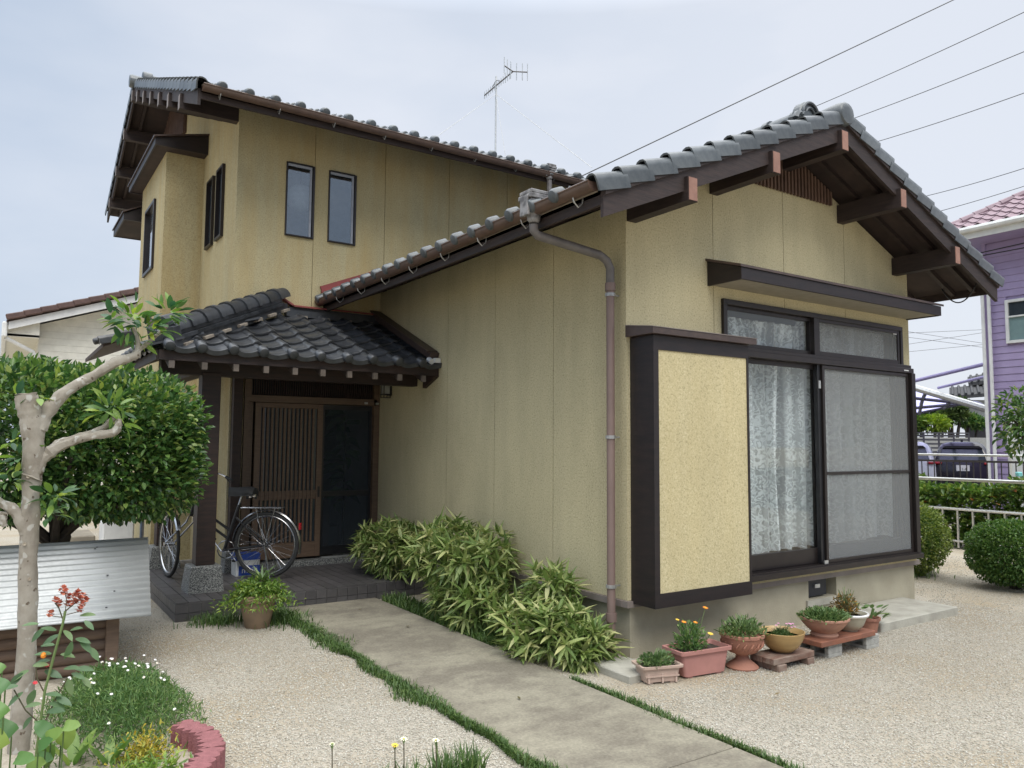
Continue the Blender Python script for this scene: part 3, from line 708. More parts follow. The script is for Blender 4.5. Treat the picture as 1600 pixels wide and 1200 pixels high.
# ridge: flat tiles, caps, end ornament
zr = ZR+.055
n1, n2 = noshi('g', .27), noshi('g', .22)
y = -.17; i = 0
while y < 4.4:
    inst('ridge_flat_tile', n1, wing_roof, Matrix.Translation((RX, y, zr))); inst('ridge_flat_tile', n2, wing_roof, Matrix.Translation((RX, y+jit(), zr+.036)))
    inst('ridge_cap', CAP_G, wing_roof, Matrix.Translation((RX, y, zr+.072))); y += .30
og = MB()
og.prism([(RX+  .135*math.cos(a), zr+.075+  .135*math.sin(a)) for a in np.linspace(-.5, PI+.5, 18)]+[(RX-.13, zr-.07), (RX+.13, zr-.07)], 1, -.27, -.18)
orn = og.build('ridge_end_ornament', m_tile, wing_roof, bevel=.012)
rr_ = MB()
for r0, r1, yy in ((.118, .10, -.295), (.07, .055, -.29)):
    ring = [(RX+.5*(r0+r1)*math.cos(a), yy+.012, zr+.085+.5*(r0+r1)*math.sin(a)) for a in np.linspace(0, 2*PI, 25)]
    rr_.tube(ring, (r0-r1)/2+.004, 6, False)
rr_.build('ring', m_tile, orn, True)
sc_ = MB()
for sg in (-1, 1):
    sc_ = MB(); sc_.tube([(RX+sg*(.16+.05*math.cos(a)*(1-.1*k)), -.28, zr+.01+.055*math.sin(a)) for k, a in enumerate(np.linspace(0, 2*PI, 14))], .03, 6)
    sc_.tube([(RX+sg*.13, -.33, zr+.04), (RX+sg*.13, -.17, zr+.06)], .035, 8)
    sc_.tube([(RX+sg*.22, -.31, zr-.04), (RX+sg*.22, -.17, zr-.03)], .028, 8)
    sc_.build('scroll', m_tile, orn, True)
tm = MB(); tm.tube([(RX, -.635, zr-.025), (RX, -.63, zr-.025), (RX, -.61, zr-.025), (RX, -.56, zr-.02), (RX, -.20, zr-.02)], [.05, .085, .10, .105, .085], 14)
tm.build('ridge_end_cap', m_tile, wing_roof, True)
# red flashing where the wing roof meets the upper wall
fl = MB(); fl.beam((EL-.04, 4.41, zs(EL)+.13), (1.0, 4.41, zs(1.0)+.12), .05, .025); fl.beam((EL-.04, 4.435, zs(EL)+.17), (1.0, 4.435, zs(1.0)+.16), .02, .07)
fl.build('flashing', m_red, wing_roof)
MB().tube([(EL+.0, 4.30, zs(EL)+.10), (EL-.03, 4.37, zs(EL)+.085)], [.03, .035], 8).build('mortar_plug', m_plaster, wing_roof, True)
# gutters
def gutter(x0, y0, z0, x1, y1, z1, r=.055, par=H, name='gutter'):
    b = MB(); a = Vector((x0, y0, z0)); c = Vector((x1, y1, z1)); d = (c-a).normalized(); sd_ = d.cross(Vector((0, 0, 1))).normalized(); n = 9
    V = []
    for p in (a, c):
        for rr2 in (r, r-.006):
            for i in range(n):
                t = PI+PI*i/(n-1); V.append(p+sd_*math.cos(t)*rr2+Vector((0, 0, 1))*math.sin(t)*rr2*1.05)
    F = []
    for i in range(n-1):
        F += [(i, i+1, 2*n+i+1, 2*n+i), (n+i+1, n+i, 3*n+i, 3*n+i+1)]
    F += [(0, 2*n, 3*n, n), (n-1, n+n-1, 3*n+n-1, 2*n+n-1)]
    F += [tuple(range(n)), tuple(range(2*n, 3*n))[::-1]]
    b.add(V, F)
    for sg in (-1, 1): b.tube([a+sd_*sg*r, c+sd_*sg*r], .0075, 6)
    o = b.build(name, m_gutter, par, True); return o
GX, GZ = EL-.055, zs(EL)+.035
g1 = gutter(GX, VY+.02, GZ, GX, 4.44, GZ-.012)
def bracket(par, p, out):
    out = Vector(out); p = Vector(p); pts = []
    for k in range(9):
        t = -.2+k/8*PI*1.15; pts.append(p+out*(.062*math.cos(t))+Vector((0, 0, -.062*math.sin(t))))
    pts = pts[:8]
    hook = [p+out*(-.058)+Vector((0, 0, -.01)), p-out*.05+Vector((0, 0, -.085)), p-out*.015+Vector((0, 0, -.115)), p+out*.02+Vector((0, 0, -.085)), p+out*.03+Vector((0, 0, -.058))]
    MB().tube([p+out*.062, p+out*.06+Vector((0, 0, .012)), p+Vector((0, 0, .02))-out*.05], .0035, 5).tube(hook, .0055, 5).build('gutter_bracket', m_wire, par)
yy = -.38
while yy < 4.4:
    bracket(g1, (GX, yy, GZ), (-1, 0, 0)); yy += .60
g2 = gutter(ER+.055, VY+.02, GZ, ER+.055, 4.4, GZ-.012)
# collector box and downpipe
def collector(x, y, z, par, s=1):
    b = MB(); b.lathe([(.035*s, -.11*s), (.05*s, -.09*s), (.052*s, -.06*s), (.075*s, -.045*s), (.078*s, .01*s), (.07*s, .015*s)], 10, (x, y, z))
    b.obox((x, y, z+.07*s), ((1, 0, 0), (0, 1, 0), (0, 0, 1)), (.085*s, .085*s, .018*s)); b.obox((x, y, z+.035*s), ((1, 0, 0), (0, 1, 0), (0, 0, 1)), (.075*s, .075*s, .014*s))
    b.obox((x, y, z+.105*s), ((1, 0, 0), (0, 1, 0), (0, 0, 1)), (.078*s, .078*s, .014*s))
    b.obox((x-.082*s, y, z-.0*s), ((1, 0, 0), (0, 1, 0), (0, 0, 1)), (.012*s, .05*s, .075*s))
    return b.build('rain_collector', m_collector, par, bevel=.006)
collector(GX, .10, GZ-.0, g1, .95)
dp = MB(); dp.tube([(GX, .10, GZ-.12), (GX, .10, GZ-.16), (GX+.03, .10, GZ-.19), (-.18, .085, 2.95), (-.115, .083, 2.915), (-.085, .08, 2.86), (-.085, .08, 2.70)], .033, 10)
pipe = dp.build('downpipe', m_pipe_gr, H, True)
MB().tube([(-.085, .08, 2.70), (-.085, .08, .02)], .031, 12).build('pipe_length', m_pipe, pipe, True)
for z in (2.66, 1.6, .52): MB().tube([(-.085, .08, z-.012), (-.085, .08, z+.012)], .039, 12).box(-.06, .0, .075, .085, z-.006, z+.006).box(-.13, -.115, .075, .085, z-.008, z+.008).build('pipe_clamp', m_wire, pipe)
for z in (2.72, .30): MB().tube([(-.085, .08, z-.03), (-.085, .08, z+.03)], .040, 12).build('pipe_joint', m_pipe, pipe, True)
# cable loop under the right eave
cb = MB(); ca, cc_ = at(1526, 442, 0, 4.3), at(1472, 452, 0, 4.3); cb.tube([ca.lerp(cc_, t)-Vector((0, 0, .17*math.sin(PI*t)**.8)) for t in np.linspace(0, 1, 14)], .007, 5)
tag(cb.build('cable', m_black, None, True), 'black cable hanging in a loop under the right eave', 'cable')
# ---------------------------------------------------------------- upper storey
UY, UX0, UX1, US = 4.45, -1.75, 4.4, .40
ZE = 5.37                                   # deck height above the front wall
RY = 8.5; ZRU = ZE+US*(RY-UY); UB = 10.7; USB = .42
def zu(y): return ZE+US*(y-UY) if y <= RY else ZRU-USB*(y-RY)
WA = [(-1.205, -.865, 3.92, 4.79), (-.695, -.345, 3.92, 4.79)]
ub = MB()
for a, b, c, d in cells(UX0+.04, UX1, 2.46, zu(UY)-.10, WA): ub.box(a, b, UY+.03, UY+.13, c, d)
ub.box(-1.71, -1.60, UY+.03, UY+.13, 0, 2.46)
upper_wall = ub.build('upper_wall', m_joint, H)
xs = [UX0, -.862, .04, .95, 1.86, 2.77, 3.68, UX1]
for a, b in zip(xs, xs[1:]):
    p = MB()
    for q in cells(a, b-G, 2.46, zu(UY)-.09, WA): p.box(q[0], q[1], UY, UY+.03, q[2], q[3])
    p.build('wall_panel', m_stucco_up, upper_wall)
MB().box(UX0, -1.60, UY, UY+.03, .16, 2.455).build('wall_panel', m_stucco, upper_wall)
for i, (a, b, c, d) in enumerate(WA):
    f = MB(); t = .016
    f.box(a, a+t, UY-.018, UY+.12, c, d).box(b-t-.01, b, UY-.018, UY+.12, c, d).box(a+t, b-t-.01, UY-.03, UY+.12, c, c+t).box(a+t, b-t-.01, UY-.03, UY+.12, d-t, d)
    wf = f.build('window', m_sash, H, bevel=.003)
    MB().box(a+t+.004, b-t-.045, UY-.008, UY-.004, c+t, d-t-.03).build('pane', m_glass_up, wf)
    MB().box(b-t-.045, b-t-.02, UY-.012, UY+.02, c+t, d-t).box(a+t+.004, b-t-.045, UY-.01, UY+.02, d-t-.03, d-t).build('inner_sash', MAT('grey_sash', (.30, .31, .34), rough=.4), wf)
# room behind those windows, with a paper globe lamp
MB().box(-1.6, 4.2, 5.9, 5.95, 3.3, 5.2).build('room_wall', m_wall_in, H)
MB().box(-1.6, 4.2, 4.6, 5.9, 3.3, 3.35).build('room_floor', m_floor_in, H)
gl = MB(); prof = [(max(.001, .17*math.sin(PI*k/14)), -.17*math.cos(PI*k/14)) for k in range(15)]
gl.lathe(prof, 20, (-.90, 4.86, 4.52)); tag(gl.build('paper_lantern', MAT('paper', (.72, .72, .70), rough=.9), None, True), 'round white paper lantern behind the left upper window', 'lamp')
MB().tube([(-.90, 4.86, 4.69), (-.90, 4.86, 5.2)], .006, 5).build('cord', m_black, bpy.data.objects['paper_lantern'])
# left wall of the upper storey (plane x = UX0)
WB = [(5.02, 5.34, 3.95, 4.82), (5.52, 5.86, 3.95, 4.82)]
lb = MB()
for a, b, c, d in cells(UY+.03, UB, 0, 5.0, WB): lb.box(UX0+.03, UX0+.13, a, b, c, d)
lb.prism([(UY+.03, 5.0), (UB, 5.0), (UB, zu(UB)-.1), (RY, ZRU-.1), (UY+.03, zu(UY+.03)-.1)], 0, UX0+.03, UX0+.13)
lw = lb.build('left_wall', m_joint, H)
ys = [UY, 5.40, 6.31, 7.22, 8.13, 9.04, 9.95, UB]
for a, b in zip(ys, ys[1:]):
    p = MB(); a_ = a+.031 if a == UY else a; b_ = b-G
    for q in cells(a_, b_, 0, 5.0, WB): p.box(UX0, UX0+.03, q[0], q[1], q[2], q[3])
    pk = [(b_, zu(b_)-.09)]+([(RY, ZRU-.09)] if a_ < RY < b_ else [])+[(a_, zu(a_)-.09)]
    p.prism([(a_, 5.0), (b_, 5.0)]+pk, 0, UX0, UX0+.03); p.build('wall_panel', m_stucco_up, lw)
MB().box(UX0, UX0+.031, UY, UY+.0305, 2.455, zu(UY)-.09)
MB().box(UX1-.1, UX1, UY+.13, UB, 0, 5.4).build('right_gable_wall', m_stucco_up, H)
for a, b, c, d in WB:
    f = MB(); t = .03
    f.box(UX0-.035, UX0+.1, a, a+t, c, d).box(UX0-.035, UX0+.1, b-t, b, c, d).box(UX0-.035, UX0+.1, a+t, b-t, c, c+t).box(UX0-.035, UX0+.1, a+t, b-t, d-t, d)
    wf = f.build('window', m_sash, H); MB().box(UX0+.01, UX0+.015, a+t, b-t, c+t, d-t).build('pane', m_glass_dk, wf)
# boxed-out bay on the left wall
BX, BY0, BY1 = -2.21, 6.2, 8.12
bb = MB(); WBY = (6.85, 7.62, 3.85, 4.80)
for a, b, c, d in cells(BY0, BY1, 0, 5.26, [WBY]): bb.box(BX, BX+.08, a, b, c, d)
bb.box(BX+.08, UX0-.001, BY0, BY0+.08, 0, 5.26).box(BX+.08, UX0-.001, BY1-.08, BY1, 0, 5.26).box(BX+.08, UX0-.001, BY0+.08, BY1-.08, 5.2, 5.26)
bay = bb.build('bay', m_stucco_up, H)
f = MB(); a, b, c, d = WBY; t = .04
f.box(BX-.03, BX+.05, a, a+t, c, d).box(BX-.03, BX+.05, b-t, b, c, d).box(BX-.03, BX+.05, a+t, b-t, c, c+t).box(BX-.03, BX+.05, a+t, b-t, d-t, d)
wf = f.build('window', m_sash, bay); MB().box(BX+.01, BX+.014, a+t, b-t, c+t, d-t).build('pane', m_glass_up, bay); MB().box(BX+.05, BX+.07, a+t, b-t, c+t, d-t).build('sky_reflection', m_white, bay)  # white sheet behind the pane stands in for the sky's reflection
def side_hood(y0, y1, xo, zw, zo, h):
    q = MB(); q.prism([(UX0-.001, zw), (xo, zo), (xo, zo-.02), (UX0-.001, zw-.02)], 1, y0-.03, y1+.03); o = q.build('hood', m_brownflash, H)
    MB().box(xo+.02, xo+.04, y0, y1, zo-h, zo-.015).build('fascia', m_boxwood, o)
    for yy in (y0, y1-.025): MB().prism([(UX0-.002, zo-h), (xo+.04, zo-h), (xo+.04, zo-.02), (UX0-.002, zw-.022)], 1, yy, yy+.025).build('side_board', m_boxwood, o)
    MB().box(xo+.04, UX0-.002, y0+.025, y1-.025, zo-h+.01, zo-h+.02).build('hood_soffit', m_soffit, o)
side_hood(5.98, 8.25, -2.40, 5.50, 5.34, .11)
side_hood(8.3, 9.5, -2.45, 5.3, 4.95, .12)
# ---------------------------------------------------------------- upper roof
UVX, UXE, FE, BE = -2.34, 5.0, 3.70, 11.5
def chev_u(b, t0, t1, x0, x1, y0=FE, y1=BE):
    b.prism([(y0, zu(y0)+t0), (RY, ZRU+t0), (y1, zu(y1)+t0), (y1, zu(y1)+t1), (RY, ZRU+t1), (y0, zu(y0)+t1)], 0, x0, x1)
q = MB(); chev_u(q, -.035, 0, UVX+.03, UXE); upper_roof = q.build('upper_roof', m_soffit, H)
for ya, yb in ((FE, RY), (BE, RY)):
    MB().prism([(ya, zu(ya)-.17), (yb, ZRU-.17), (yb, ZRU), (ya, zu(ya))], 0, UVX, UVX+.028).build('verge_board', m_wood_h, upper_roof)
MB().box(UVX+.03, UXE, FE, FE+.025, zu(FE)-.10, zu(FE)).build('fascia', m_wood_h, upper_roof)
x = UVX+.25
while x < UX1:
    MB().beam((x, FE+.026, zu(FE+.03)-.062), (x, UY-.002, zu(UY)-.062), .04, .05).build('rafter', m_wood_h, upper_roof); x += .455
for y in (4.52, 5.25, 5.95, 6.65, 7.3, 7.95, 8.5, 9.3, 10.15, 10.95):
    zt = zu(y)-.09; pu = MB().box(UVX-.03, UX0-.001, y-.05, y+.05, zt-.17, zt).build('purlin', m_wood_h, upper_roof)
    MB().box(UVX-.034, UVX-.031, y-.044, y+.044, zt-.165, zt-.006).build('end_cap', m_trim, pu)
for y in (UVX+.2,): 
    for s0, s1 in ((FE+.05, RY), (BE-.05, RY)):
        MB().beam((y, s0, zu(s0)-.062), (y, s1, ZRU-.062), .04, .05).build('rafter', m_wood_h, upper_roof)
# brown boarded patch at the gable top
gv = MB().prism([(7.5, 6.05), (9.5, 6.05), (9.5, zu(9.5)-.10), (RY, ZRU-.10), (7.5, zu(7.5)-.10)], 0, UX0-.03, UX0-.002).build('gable_vent', m_vent, H)
y = 7.52
while y < 9.46:
    MB().box(UX0-.05, UX0-.031, y, y+.03, 6.04, zu(y+.02)-.12).build('slat', m_vent, gv); y += .085
cu = 1/math.hypot(1, US); su = US*cu
nru = int((RY-FE)/cu/TE)
bm = []
for j in range(nru):
    s = j*TE; y = FE-.035+s*cu
    V = Vector((0, cu, su)); W = Vector((0, -su, cu)); U = Vector((1, 0, 0))
    for i in range(26):
        x = UVX+.17+i*TW
        if x > UXE-.1: break
        M = axes(U, V, W, Vector((x, y, zu(y)))+W*off)
        if j == 0: inst('eave_tile', T_EAVE['g'], upper_roof, M)
        else: bm.append(M)
    inst('verge_tile', T_VL['g'], upper_roof, axes(U, V, W, Vector((UVX-.03, y, zu(y)))+W*off))
cb_ = 1/math.hypot(1, USB); sb_ = USB*cb_
for j in range(int((BE-RY)/cb_/TE)+1):
    s = j*TE; y = BE+.035-s*cb_; V = Vector((0, -cb_, sb_)); W = Vector((0, sb_, cb_)); U = Vector((-1, 0, 0))
    if y < RY+.1: break
    inst('verge_tile', T_VR['g'], upper_roof, axes(U, V, W, Vector((UVX-.03, y, zu(y)))+W*off))
    for i in range(26):
        x = UVX+.17+(i+1)*TW
        if x > UXE: break
        bm.append(axes(U, V, W, Vector((x, y, zu(y)))+W*off))
bulk_tiles('roof_tiles', m_tile, upper_roof, bm)
MB().box(UVX+.03, UXE, FE-.05, FE-.02, zu(FE)-.02, zu(FE)+.03).build('eave_batten', m_plaster, upper_roof)
zr2 = ZRU+.055; x = UVX+.15
n1x = MB().box(0, .298, -.135, .135, 0, .07).mesh('ridge_flat_tile', m_tile)
while x < UXE-.2:
    inst('ridge_flat_tile', n1x, upper_roof, Matrix.Translation((x, RY, zr2)))
    inst('ridge_cap', CAP_G, upper_roof, axes((0, -1, 0), (1, 0, 0), (0, 0, 1), (x, RY, zr2+.072))); x += .30
tm = MB(); tm.tube([(UVX-.08, RY, zr2), (UVX-.075, RY, zr2), (UVX-.05, RY, zr2), (UVX+.2, RY, zr2)], [.05, .09, .10, .095], 12); tm.build('ridge_end_cap', m_tile, upper_roof, True)
og = MB(); og.prism([(RY+.12*math.cos(a), zr2+.07+.12*math.sin(a)) for a in np.linspace(-.5, PI+.5, 16)]+[(RY-.14, zr2-.06), (RY+.14, zr2-.06)], 0, UVX+.10, UVX+.24); og.build('ridge_end_ornament', m_tile, upper_roof, bevel=.012)
g3 = gutter(UVX+.03, FE-.065, zu(FE)+.012, 4.9, FE-.065, zu(FE)-.03)
x = UVX+.2
while x < 4.0: bracket(g3, (x, FE-.06, zu(FE)+.03), (0, -1, 0)); x += .60
collector(1.98, FE-.06, zu(FE)+.0, g3, .85)
MB().tube([(1.98, FE-.06, zu(FE)-.1), (1.98, FE-.06, zs(1.98)+.1)], .034, 8).build('downpipe', m_pipe_gr, H, True)

# ---------------------------------------------------------------- porch roof
PE, PX, PS = 2.93, -2.72, .42            # front eave y, left eave x, slope
ZP = 2.335                                # deck height at the eave
def zp(x, y): return ZP+PS*min(y-PE, x-PX)
q = MB(); top = UY-.002
dx = top-PE
def slab(pts, t):  # polygon on the roof plane with thickness
    return pts, [(p[0], p[1], p[2]-t) for p in pts]
def poly_slab(b, pts, t):
    n = len(pts); V = pts+[(p[0], p[1], p[2]-t) for p in pts]
    b.add(V, [tuple(range(n)), tuple(range(n, 2*n))[::-1]]+[(i, n+i, n+(i+1) % n, (i+1) % n) for i in range(n)])
poly_slab(q, [(PX, PE, ZP), (-.002, PE, ZP), (-.002, top, zp(9, top)), (PX+dx, top, zp(9, top))], .03)
poly_slab(q, [(PX, 5.4, ZP), (PX, PE+.001, ZP), (UX0-.002, PE+(UX0-PX), zp(UX0, 99)), (UX0-.002, 5.4, zp(UX0, 99))], .03)
poly_slab(q, [(UX0-.001, PE+(UX0-PX)+.004, zp(UX0, 99)), (PX+dx-.004, top, zp(9, top)), (UX0, top, zp(UX0, 99))], .03)
porch_roof = q.build('porch_roof', m_soffit, H)
MB().box(PX, -.002, PE-.02, PE-.001, ZP-.085, ZP-.0).box(PX-.02, PX-.001, PE, 5.4, ZP-.085, ZP-.0).build('fascia', m_wood, porch_roof)
b = MB().box(PX+.1, -.002, 3.40, 3.53, 2.17, 2.34).box(PX+.38, PX+.51, 3.53, 5.3, 2.17, 2.34).build('beam', m_wood, porch_roof)
x = -2.62; m_raft = MAT('rafter_end', (.15, .12, .10), (.10, .08, .065), rough=.8)
while x < -.05:
    rf = MB().beam((x, PE-.018, ZP-.115), (x, UY-.01, ZP-.115+PS*(UY-PE)), .045, .06).build('rafter', m_wood, porch_roof)
    MB().box(x-.023, x+.023, PE-.052, PE-.02, ZP-.155, ZP-.092).build('rafter_end', m_raft, rf); x += .27
cp = 1/math.hypot(1, PS); sp_ = PS*cp
for j in range(8):
    s = j*TE; y = PE-.04+s*cp; V = Vector((0, cp, sp_)); W = Vector((0, -sp_, cp)); U = Vector((1, 0, 0))
    if y > UY-.1: break
    for i in range(11):
        x = -.285-i*TW
        if (x+.20)-PX < (y+.1-PE)-.06: break
        M = axes(U, V, W, Vector((x, y, ZP+PS*(y-PE)))+W*off+Vector((jit(), jit(), jit(.003))))
        inst('eave_tile' if j == 0 else 'roof_tile', T_EAVE['d'] if j == 0 else T_MID['d'], porch_roof, M)
    if j < 5:
        V = Vector((cp, 0, sp_)); W = Vector((-sp_, 0, cp)); U = Vector((0, -1, 0)); x = PX-.04+s*cp
        for i in range(10):
            y2 = 5.3-i*TW
            if y2-.14-PE < x-PX+.05: break
            M = axes(U, V, W, Vector((x, y2, ZP+PS*(x-PX)))+W*off)
            inst('eave_tile' if j == 0 else 'roof_tile', T_EAVE['d'] if j == 0 else T_MID['d'], porch_roof, M)
# hip ridge
h0 = Vector((PX+.10, PE+.10, ZP+.06)); h1 = Vector((PX+dx-.06, UY-.10, ZP+PS*dx+.075)); hd_ = (h1-h0); hl = hd_.length; hd_.normalize()
hx = hd_.cross(Vector((0, 0, 1))).normalized(); hz = hx.cross(hd_)
pl = MB(); k = 0; s = .05
while s < hl-.1:
    for sg in (-1, 1): pl.obox(h0+hd_*(s+.06*sg)+hx*sg*.105-hz*.012, (hd_, hx, hz), (.07, .03, .013))
    s += .30
pl.build('plaster_bed', m_plaster, porch_roof)['kind'] = 'stuff'
MB().obox((h0+h1)/2+hz*.01, (hd_, hx, hz), (hl/2, .10, .045)).build('ridge_core', m_tile_dk, porch_roof)
na, nb = noshi('d', .24, .27), noshi('d', .19, .27)
s = 0; k = 0
while s < hl-.1:
    inst('ridge_flat_tile', na, porch_roof, axes(hx, hd_, hz, h0+hd_*s+hz*.045)); inst('ridge_flat_tile', nb, porch_roof, axes(hx, hd_, hz, h0+hd_*(s+.01)+hz*.085)); s += .272
s = .0
while s < hl-.08:
    inst('ridge_cap', CAP_D, porch_roof, axes(hx, hd_, hz, h0+hd_*s+hz*.12)); s += .235
on = MB(); on.obox((0, 0, .03), ((1, 0, 0), (0, 1, 0), (0, 0, 1)), (.13, .05, .09)); on.tube([(0, -.09, .05), (0, -.05, .05)], [.05, .07], 12); on.tube([(-.10, -.06, .0), (.10, -.06, .0)], .03, 8); on.tube([(0, -.02, .14), (0, .15, .14)], .075, 10)
on.xf(axes(hx, hd_, hz, h0-hd_*.04+hz*.05)); on.build('ridge_end_ornament', m_tile_dk, porch_roof, True)
# top flashing against the upper wall, side flashing against the wing wall
zt = ZP+PS*dx
MB().box(PX+dx+.02, -.06, UY-.10, UY-.003, zt+.0, zt+.075).box(PX+dx+.05, -.06, UY-.07, UY-.004, zt+.076, zt+.11).build('wall_flat_tiles', m_tile_dk, porch_roof)
pl = MB(); x = PX+dx+.12
while x < -.1: pl.box(x, x+.13, UY-.135, UY-.101, zt-.035, zt+.012); x += TW
pl.build('plaster_bed', m_plaster, porch_roof)['kind'] = 'stuff'
fr = MB(); fr.prism([(UY-.115, zt+.11), (UY-.003, zt+.135), (UY-.003, zt+.15), (UY-.115, zt+.125)], 0, PX+dx+.10, -.07)
fr.beam((PX+dx+.10, UY-.05, zt+.13), (PX+dx-.12, UY-.03, zt+.26), .10, .02); fr.build('flashing', m_red, porch_roof)
sf = MB(); sf.beam((-.055, PE-.02, ZP+.125), (-.055, UY-.02, zt+.125), .10, .075); sf.build('side_flashing', m_brownflash, porch_roof)
sf = MB(); sf.beam((-.075, PE+.0, ZP+.17), (-.075, UY-.02, zt+.17), .13, .02); sf.build('side_flashing', m_brownflash, porch_roof)
MB().box(-.075, -.01, PE-.075, PE-.03, ZP+.05, ZP+.10).tube([(-.10, PE-.05, ZP+.06), (-.10, PE+.02, ZP+.09)], .03, 8).build('mortar_plug', m_white, porch_roof)
MB().prism([(PE-.03, ZP-.09), (PE+.25, ZP-.09+.1), (PE+.25, ZP-.2)], 0, -.05, -.003).build('verge_board', m_wood, porch_roof)
# lower roof farther along the left side
lr = MB(); lr.prism([(UX0-.002, 3.36), (-2.62, 2.97), (-2.62, 2.91), (UX0-.002, 3.30)], 1, 8.3, 11.0); low = lr.build('lower_roof', m_soffit, H)
for i in range(4):
    V = Vector((cw, 0, sn_)); W = Vector((-sn_, 0, cw)); U = Vector((0, -1, 0)); x = -2.64+i*TE*cw
    inst('verge_tile', T_VR['d'], low, axes(U, V, W, Vector((x, 8.27, 2.99+.42*(x+2.62)))))
    inst('eave_tile' if i == 0 else 'roof_tile', T_EAVE['d'] if i == 0 else T_MID['d'], low, axes(U, V, W, Vector((x, 8.6, 2.99+.42*(x+2.62)))))
# ---------------------------------------------------------------- porch
PT = .16
pf = MB().box(-2.49, -.002, 2.96, 4.40, -.1, PT-.012).box(-2.49, UX0-.002, 4.40, 5.6, -.1, PT-.012).build('porch_floor', m_grout, H)
tx, ty = .1032, .209
tm_ = MB().box(0, tx-.007, 0, ty-.006, 0, .0125).mesh('floor_tile', m_ptile)
for i in range(24):
    for j in range(7):
        inst('floor_tile', tm_, pf, Matrix.Translation((-2.497+i*tx+.0025, 2.952+j*ty, PT-.012+jit(.0006))))
    if i < 7:
        for j in range(7, 12): inst('floor_tile', tm_, pf, Matrix.Translation((-2.497+i*tx+.0025, 2.952+j*ty, PT-.012+jit(.0006))))
for k, (z0, z1) in enumerate(((.072, .146), (-.01, .067))):
    r1 = MB().box(0, tx-.005, 0, .012, z0, z1).mesh('riser_tile', m_ptile); r2 = MB().box(0, .012, 0, tx-.005, z0, z1).mesh('riser_tile', m_ptile)
    for i in range(24): inst('riser_tile', r1, pf, Matrix.Translation((-2.497+i*tx+.0025, 2.947+jit(.0005), 0)))
    for i in range(25): inst('riser_tile', r2, pf, Matrix.Translation((-2.502+jit(.0005), 2.952+i*tx, 0)))
def post(x, y, w, zb, b0, b1, hgt, ztop=2.2):
    b = MB(); V = []
    for h_, z in ((b0, zb), (b0*.99, zb+.01), (b1, zb+hgt-.015), (b1-.012, zb+hgt)): V += [(x-h_, y-h_, z), (x+h_, y-h_, z), (x+h_, y+h_, z), (x-h_, y+h_, z)]
    F = [(3, 2, 1, 0), (12, 13, 14, 15)]+[(i*4+k, i*4+(k+1) % 4, i*4+4+(k+1) % 4, i*4+4+k) for i in range(3) for k in range(4)]
    b.add(V, F); b.build('post_base', m_granite, H)
    MB().box(x-w, x+w, y-w, y+w, zb+hgt, ztop).build('porch_post', m_wood, H, bevel=.006)
post(-2.175, 3.465, .085, PT, .158, .135, .24)
post(-2.25, 5.10, .085, PT, .158, .135, .24, 2.3)
post(-1.68, 4.40, .05, PT, .10, .085, .22, 2.3)
# entrance (y ~ 4.42)
EY = 4.42
e = MB(); e.box(-1.60, -.035, EY-.02, EY+.10, 1.99, 2.065).box(-1.60, -1.555, EY-.02, EY+.10, .20, 1.99).box(-.075, -.003, EY-.02, EY+.10, .20, 2.46).box(-1.60, -1.53, EY-.02, EY+.10, 2.065, 2.46).box(-1.53, -.075, EY-.02, EY+.10, 2.43, 2.46)
door = e.build('entrance', m_latwood, H)
MB().box(-1.75, -.003, EY-.09, EY+.12, .155, .225).build('door_sill', m_granite, door)
MB().box(-.70, -.08, EY-.06, EY-.03, .226, .245).build('threshold', m_alu, door)
tl = MB().box(-1.53, -.075, EY+.06, EY+.07, 2.065, 2.43).build('transom_back', m_glass_dk, door)
x = -1.52; tb = MB()
while x < -.085: tb.box(x, x+.011, EY+.02, EY+.045, 2.066, 2.43); x += .0255
tb.build('transom_lattice', m_wood, door)['kind'] = 'stuff'
# lattice leaf
def leaf(x0, x1, y, nm):
    b = MB(); b.box(x0, x0+.065, y, y+.035, .25, 1.985).box(x1-.065, x1, y, y+.035, .25, 1.985).box(x0+.065, x1-.065, y, y+.035, 1.93, 1.985).box(x0+.065, x1-.065, y, y+.035, .25, .42).box(x0+.065, x1-.065, y+.004, y+.034, .90, 1.0)
    o = b.build(nm, m_latwood, door, bevel=.003)
    x = x0+.08
    while x < x1-.085:
        MB().box(x, x+.022, y-.006, y+.020, .421, 1.929).build('slat', m_latwood, door); x += .0475
    MB().box(x0+.065, x1-.065, y+.024, y+.03, .42, 1.93).build('pane', m_glass_dk, door)
    for xx in (x0+.02, x1-.045): MB().box(xx, xx+.025, y-.004, y+.001, .92, 1.04).build('pull', m_black, door)
leaf(-1.475, -.70, EY, 'lattice_door')
MB().box(-1.555, -1.49, EY+.04, EY+.075, .25, 1.985).build('rear_door_stile', m_latwood, door); MB().box(-1.535, -1.512, EY+.034, EY+.041, .92, 1.04).build('pull', m_black, door)
b = MB(); b.box(-.70, -.665, EY+.04, EY+.07, .25, 1.985).box(-.105, -.075, EY+.04, EY+.07, .25, 1.985).box(-.665, -.105, EY+.04, EY+.07, .25, .35).box(-.665, -.105, EY+.04, EY+.07, 1.93, 1.985).box(-.665, -.105, EY+.04, EY+.07, .92, .98); b.build('screen_door', m_black, door)
MB().box(-.665, -.105, EY+.052, EY+.056, .35, 1.93).build('screen_mesh', m_screen_dk, door)
MB().box(-.20, -.16, EY-.03, EY-.021, 2.005, 2.03).tube([(-.06, EY-.03, 2.015), (-.02, EY-.03, 2.015)], .012, 8).build('doorbell', m_alu, door)
